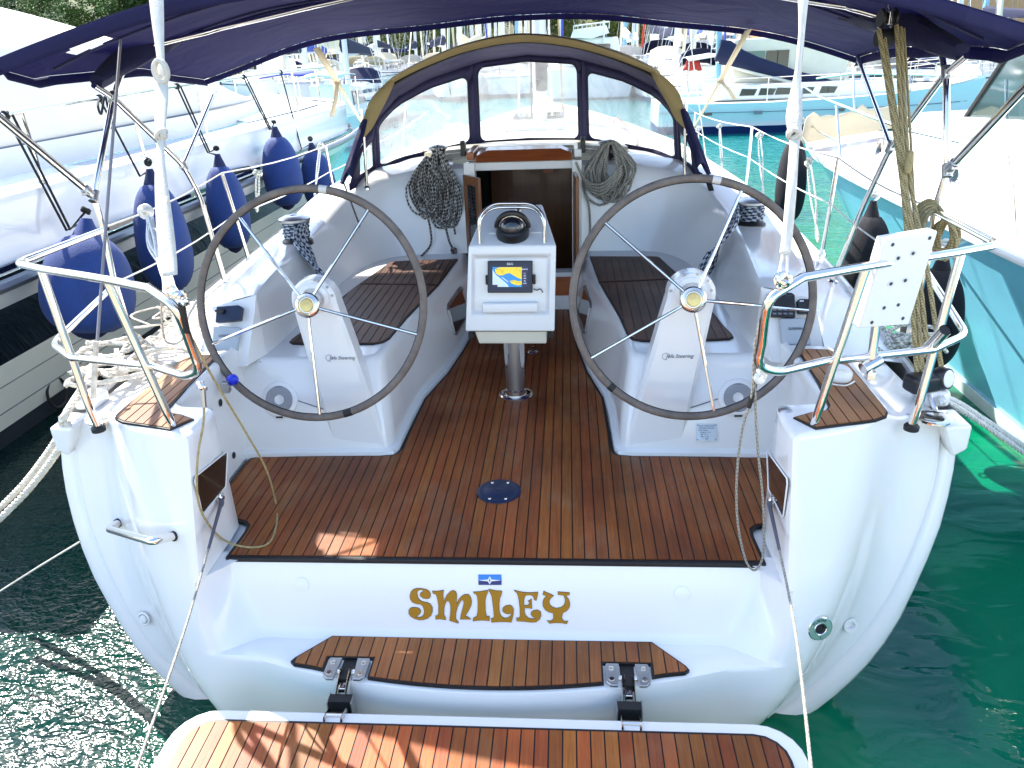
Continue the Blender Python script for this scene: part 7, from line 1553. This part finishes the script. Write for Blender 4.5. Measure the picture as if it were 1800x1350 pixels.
# ---- fenders of the motor yacht
def fender(c, r, L_, axis, body, cap, label, rope_pts, group='blue fenders on the motor yacht', ropem='rope_black', double=True):
    ax = Vector(axis).normalized(); c = Vector(c); e = empty('fender', tuple(c), label, 'fender', group)
    pr = []
    for k in range(25):
        t = -1+2*k/24; z = t*L_/2; rr = r*(1-abs(t)**2.6)**.46*(1-.10*t-.06*(t > 0)*t) if abs(t) < 1 else 0; pr.append((max(rr, .001), z))
    mb = MB(); mb.lathe(pr, c, axis=ax, n=32, cap=False)
    # soft pleats where the cover is gathered
    vv = []
    for p in mb.v:
        q = Vector(p); h = (q-c).dot(ax); d = q-c-ax*h; t = h/(L_/2)
        if t > .55: d *= 1+.05*math.sin(math.atan2(d.dot(ax.orthogonal()), d.dot(ax.cross(ax.orthogonal())))*9)*(t-.55)*2
        vv.append(tuple(c+ax*h+d))
    mb.v = vv; bo = mb.build('fender_body', body, e)
    top = c+ax*L_/2
    mb = MB(); mb.lathe([(r*.40, -.07), (r*.30, -.015), (r*.20, .04), (r*.12, .09)], top, axis=ax, n=16, cap=False); mb.build('fender_neck', cap, e)
    mb = MB(); mb.lathe([(r*.75, .10), (r*.5, .045), (r*.25, -.01), (.01, -.03)], c-ax*L_/2, axis=ax, n=16, cap=False); mb.build('fender_end', 'fender_navy' if body != 'fender_black' else 'fender_black', e)
    P = [Vector(p) for p in rope_pts]; mb = MB(); mb.tube([top+ax*.08]+P, .0085, 7)
    if double: mb.tube([top+ax*.12+Vector((0, .02, .02))]+[p+Vector((.01, .05*(i+1)/len(P), -.0)) for i, p in enumerate(P)], .0085, 7)
    mb.build('lanyard', ropem, e); knot(top+ax*.14, .028, ropem, e, 2)
    if len(P): knot(P[-1], .026, ropem, e, 3)
    return e
def fx(px, py, x): return at(px, py, x=x)
def rail_at(px, py): t = at(px, py, x=-3.32); return min(rp_, key=lambda p: abs(p.y-t.y)+abs(p.z-t.z))
fender(fx(155, 500, -2.80), .275, .66, (.06, .30, 1), 'fender_blue', 'fender_blue', 'large round blue fender lowest and nearest on the motor yacht, inside the left rail', [fx(117, 405, -3.12), rail_at(5, 215)])
fender(fx(286, 418, -2.86), .20, .86, (-.05, .15, 1), 'fender_blue', 'fender_navy', 'long blue fender second from the near end of the motor yacht', [fx(246, 310, -3.16), rail_at(200, 168)], double=False)
fender(fx(400, 365, -2.92), .185, .80, (-.05, .10, 1), 'fender_blue', 'fender_navy', 'blue fender third along the motor yacht, behind the left wheel', [fx(365, 268, -3.18), rail_at(316, 148)])
fender(fx(496, 302, -2.95), .215, .80, (-.05, .10, 1), 'fender_blue', 'fender_navy', 'wide blue fender fourth along the motor yacht, above the left wheel', [fx(474, 228, -3.2), rail_at(438, 134)])
fender(fx(560, 318, -2.95), .215, .78, (-.10, .10, 1), 'fender_blue', 'fender_navy', 'farthest blue fender with a white patch, next to the hood', [fx(530, 262, -3.2), rail_at(486, 128)], double=False)
p = fx(524, 291, -2.95)+Vector((.04, -.25, 0)); mb = MB(); mb.lathe([(.0, .012), (.055, .008), (.062, 0)], p, axis=(.3, -1, .25), n=16, cap=False); meta(mb.build('fender_patch', 'white_print'), 'white rag tucked between the two farthest blue fenders', 'rag')
strand('spare_lanyard', [rail_at(170, 168), fx(172, 186, -3.2), fx(178, 200, -3.2), fx(184, 170, -3.2), fx(190, 190, -3.2)], .009, 'rope_black', 'short black rope loop hanging from the motor yacht rail', 'rope')
# ================================================================= neighbour on the right
NR = empty('turquoise_motor_sailer', (3.4, 2, WATER), 'turquoise hulled boat with a white deck and raked wheelhouse alongside on the right', 'motor sailer')
gun = [(3.6, -4), (3.22, -1.5), (3.0, 0), (2.90, 1.5), (2.86, 2.6), (2.86, 3.7), (2.85, 4.8), (2.90, 5.9), (3.05, 6.8), (3.28, 7.7), (3.55, 8.2)]
far_ = [(3.9, 8.3), (4.6, 8.0), (5.6, 7.0), (6.6, 5.2), (7.1, 2.5), (7.2, 0), (7.2, -4)]
gp = spline([Vector((x, y, .55+.012*max(0, y-2))) for x, y in gun], 3)
def wl_pt(p, k, z):  # k 0 at the gunwale, 1 at the waterline
    f = max(0, (p.y-3.5)/4.7); return Vector((p.x+.42*k+.25*f*k, p.y-2.3*f*f*k, z))
mb = MB(); mb.grid([[wl_pt(p, k, lerp(p.z, -.66, k**1.15)) for p in gp] for k in (0, .15, .35, .6, .85, 1)]); mb.build('hull', 'hull_turquoise', NR)
mb = MB(); mb.grid([[wl_pt(p, k, z) for p in gp] for k, z in ((.99, -.655), (.95, -.65), (.97, -.72), (1.1, -.9))]); mb.build('boot_top', 'hull_white', NR)
mb = MB(); mb.tube([p+Vector((-.005, 0, .0)) for p in gp], .030, 8, flat=(1, .8)); mb.build('gunwale', 'hull_white', NR)
alld = gp+spline([Vector((x, y, .60)) for x, y in far_], 2)
mb = MB(); from mathutils.geometry import tessellate_polygon as _tess
mb.add([p+Vector((0, 0, .02)) for p in alld], [tuple(t) for t in _tess([[Vector((p.x, p.y, 0)) for p in alld]])]); mb.build('deck', 'gelcoat', NR)
# trunk
tr_l = [(3.65, -4), (3.42, -1), (3.32, 1), (3.30, 3), (3.36, 4.6), (3.55, 5.8), (3.95, 6.6), (4.5, 6.8), (5.3, 6.3)]
tl2 = spline([Vector((x, y, 0)) for x, y in tr_l], 3); mb = MB()
mb.grid([[Vector((p.x+o_, p.y, z-.05*max(0, p.y-3.5)*(z > .8))) for p in tl2] for o_, z in ((-.0, .56), (.02, .8), (.05, 1.02), (.08, 1.08), (.16, 1.12), (2.2, 1.16))]); tk_ = mb.build('cabin_trunk', 'gelcoat', NR)
mb = MB(); mb.tube([Vector((p.x+.03, p.y, 1.06-.05*max(0, p.y-3.5))) for p in tl2], .018, 6); mb.build('trunk_moulding', 'cover_grey', NR)
for px, py, r in ((1681, 309, .085), (1547, 261, .085)):
    c = at(px, py, x=3.33); mb = MB(); mb.lathe([(r, 0), (r, .015), (r*.8, .02), (r*.78, .005)], c, axis=(-1, 0, .1), n=28, cap=False); pt_ = mb.build('porthole', 'stainless', tk_); mb = MB(); mb.lathe([(r*.78, .006), (0, .006)], c, axis=(-1, 0, .1), n=24, cap=False); mb.build('port_glass', 'dark_window', pt_)
# wheelhouse with its raked side window
def whp(px, py, x=3.95): return at(px, py, x=x)
A, B_, C_, D_ = whp(1676, 232), whp(1822, 12), whp(1900, 20), whp(1880, 288)
mb = MB(); mb.prism([A, B_, Vector((3.95, -4, B_.z+.2)), Vector((3.95, -4, A.z))], (2.4, 0, 0)); wh = mb.build('wheelhouse', 'gelcoat', NR, bevel=.02)
q = [whp(1690, 219, 3.93), whp(1806, 46, 3.93), whp(1880, 30, 3.93), whp(1880, 258, 3.93), whp(1700, 226, 3.93)]
mb = MB(); mb.prism(q, (.02, 0, 0)); mb.build('side_glass', 'window_glass' if 'window_glass' in M else (mat('window_glass', (.05, .09, .085), .05, coat=1, spec=1, metal=.35) and 'window_glass'), wh, smooth=False)
mb = MB(); mb.tube([q[0]+Vector((-.012, 0, 0)), q[1]+Vector((-.012, 0, 0))], .016, 6); mb.build('window_seal', 'black_rubber', wh); mb = MB(); mb.tube([whp(1683, 226, 3.925), whp(1878, 272, 3.925)], .013, 6); mb.build('sill_strip', 'cover_grey', wh)
mb = MB(); mb.tube([whp(1767, 228, 3.92), whp(1767, 140, 3.92)], .006, 5); mb.build('window_mullion', 'stainless', wh)
# bow rail, grab rails, anchor gear
mb = MB()
def rr_(pts, x=None, r=.014, y=None): mb.tube([at(px, py, x=xx) for px, py, xx in pts], r, 8)
rr_([(1402, 262, 3.0), (1410, 150, 3.05), (1440, 170, 2.98), (1530, 205, 2.95), (1600, 230, 2.95), (1690, 250, 2.95)])
rr_([(1410, 205, 3.02), (1440, 232, 2.98), (1474, 250, 2.96)], r=.009)
rr_([(1436, 138, 3.9), (1500, 129, 4.0), (1592, 131, 4.2), (1680, 133, 4.3)]); rr_([(1500, 129, 4.0), (1503, 215, 4.0)]); rr_([(1592, 131, 4.2), (1594, 190, 4.2)]); rr_([(1536, 160, 4.0), (1600, 160, 4.1), (1600, 131, 4.1)], r=.01)
rr_([(1470, 186, 2.97), (1478, 278, 2.97)], r=.012)
mb.build('bow_rail', 'stainless', NR)
mb = MB(); rr_([(1775, 275, 3.1), (1785, 330, 3.0), (1790, 415, 2.95)], r=.013); mb.build('side_post', 'stainless', NR)
mb = MB(); rr_([(1600, 222, 3.6), (1652, 220, 3.6), (1655, 234, 3.6)], r=.009); mb.build('grab_handle', 'gelcoat', NR)
t = empty('bow_tarpaulin', tuple(at(1470, 232, z=.72)), 'crumpled beige tarpaulin lying on the bow of the turquoise boat at right', 'tarpaulin')
mb = MB(); rows = []
for i in range(15):
    u = i/14; a = at(lerp(1408, 1590, u), lerp(252, 222, u), z=.70); b = at(lerp(1418, 1580, u), lerp(222, 196, u), z=.86); rows.append([a, a.lerp(b, .3)+Vector((0, 0, .12+.09*noise.noise(Vector((u*9, 1, 0))))), a.lerp(b, .65)+Vector((0, 0, .15+.1*noise.noise(Vector((u*8, 5, 0))))), b])
mb.grid([spline(r_, 3) for r_ in rows]); mb.build('tarpaulin_cloth', 'beige_light', t, solid=.01)
def bfend(px, py, x, r, L_, lab, rp): return fender(at(px, py, x=x), r, L_, (0, .06, 1), 'fender_black', 'fender_black', lab, rp, group='black fenders on the turquoise boat', ropem='rope_clean', double=False)
bfend(1391, 318, 2.62, .15, .86, 'black fender at the bow of the turquoise boat, half behind the webbing strap', [at(1425, 262, x=2.95)])
bfend(1521, 462, 2.55, .175, .74, 'black fender amidships on the turquoise boat, left of the white board', [at(1548, 345, x=2.9)])
bfend(1640, 560, 2.56, .17, .66, 'black fender of the turquoise boat showing between the white board and the rail post', [at(1660, 440, x=2.9)])
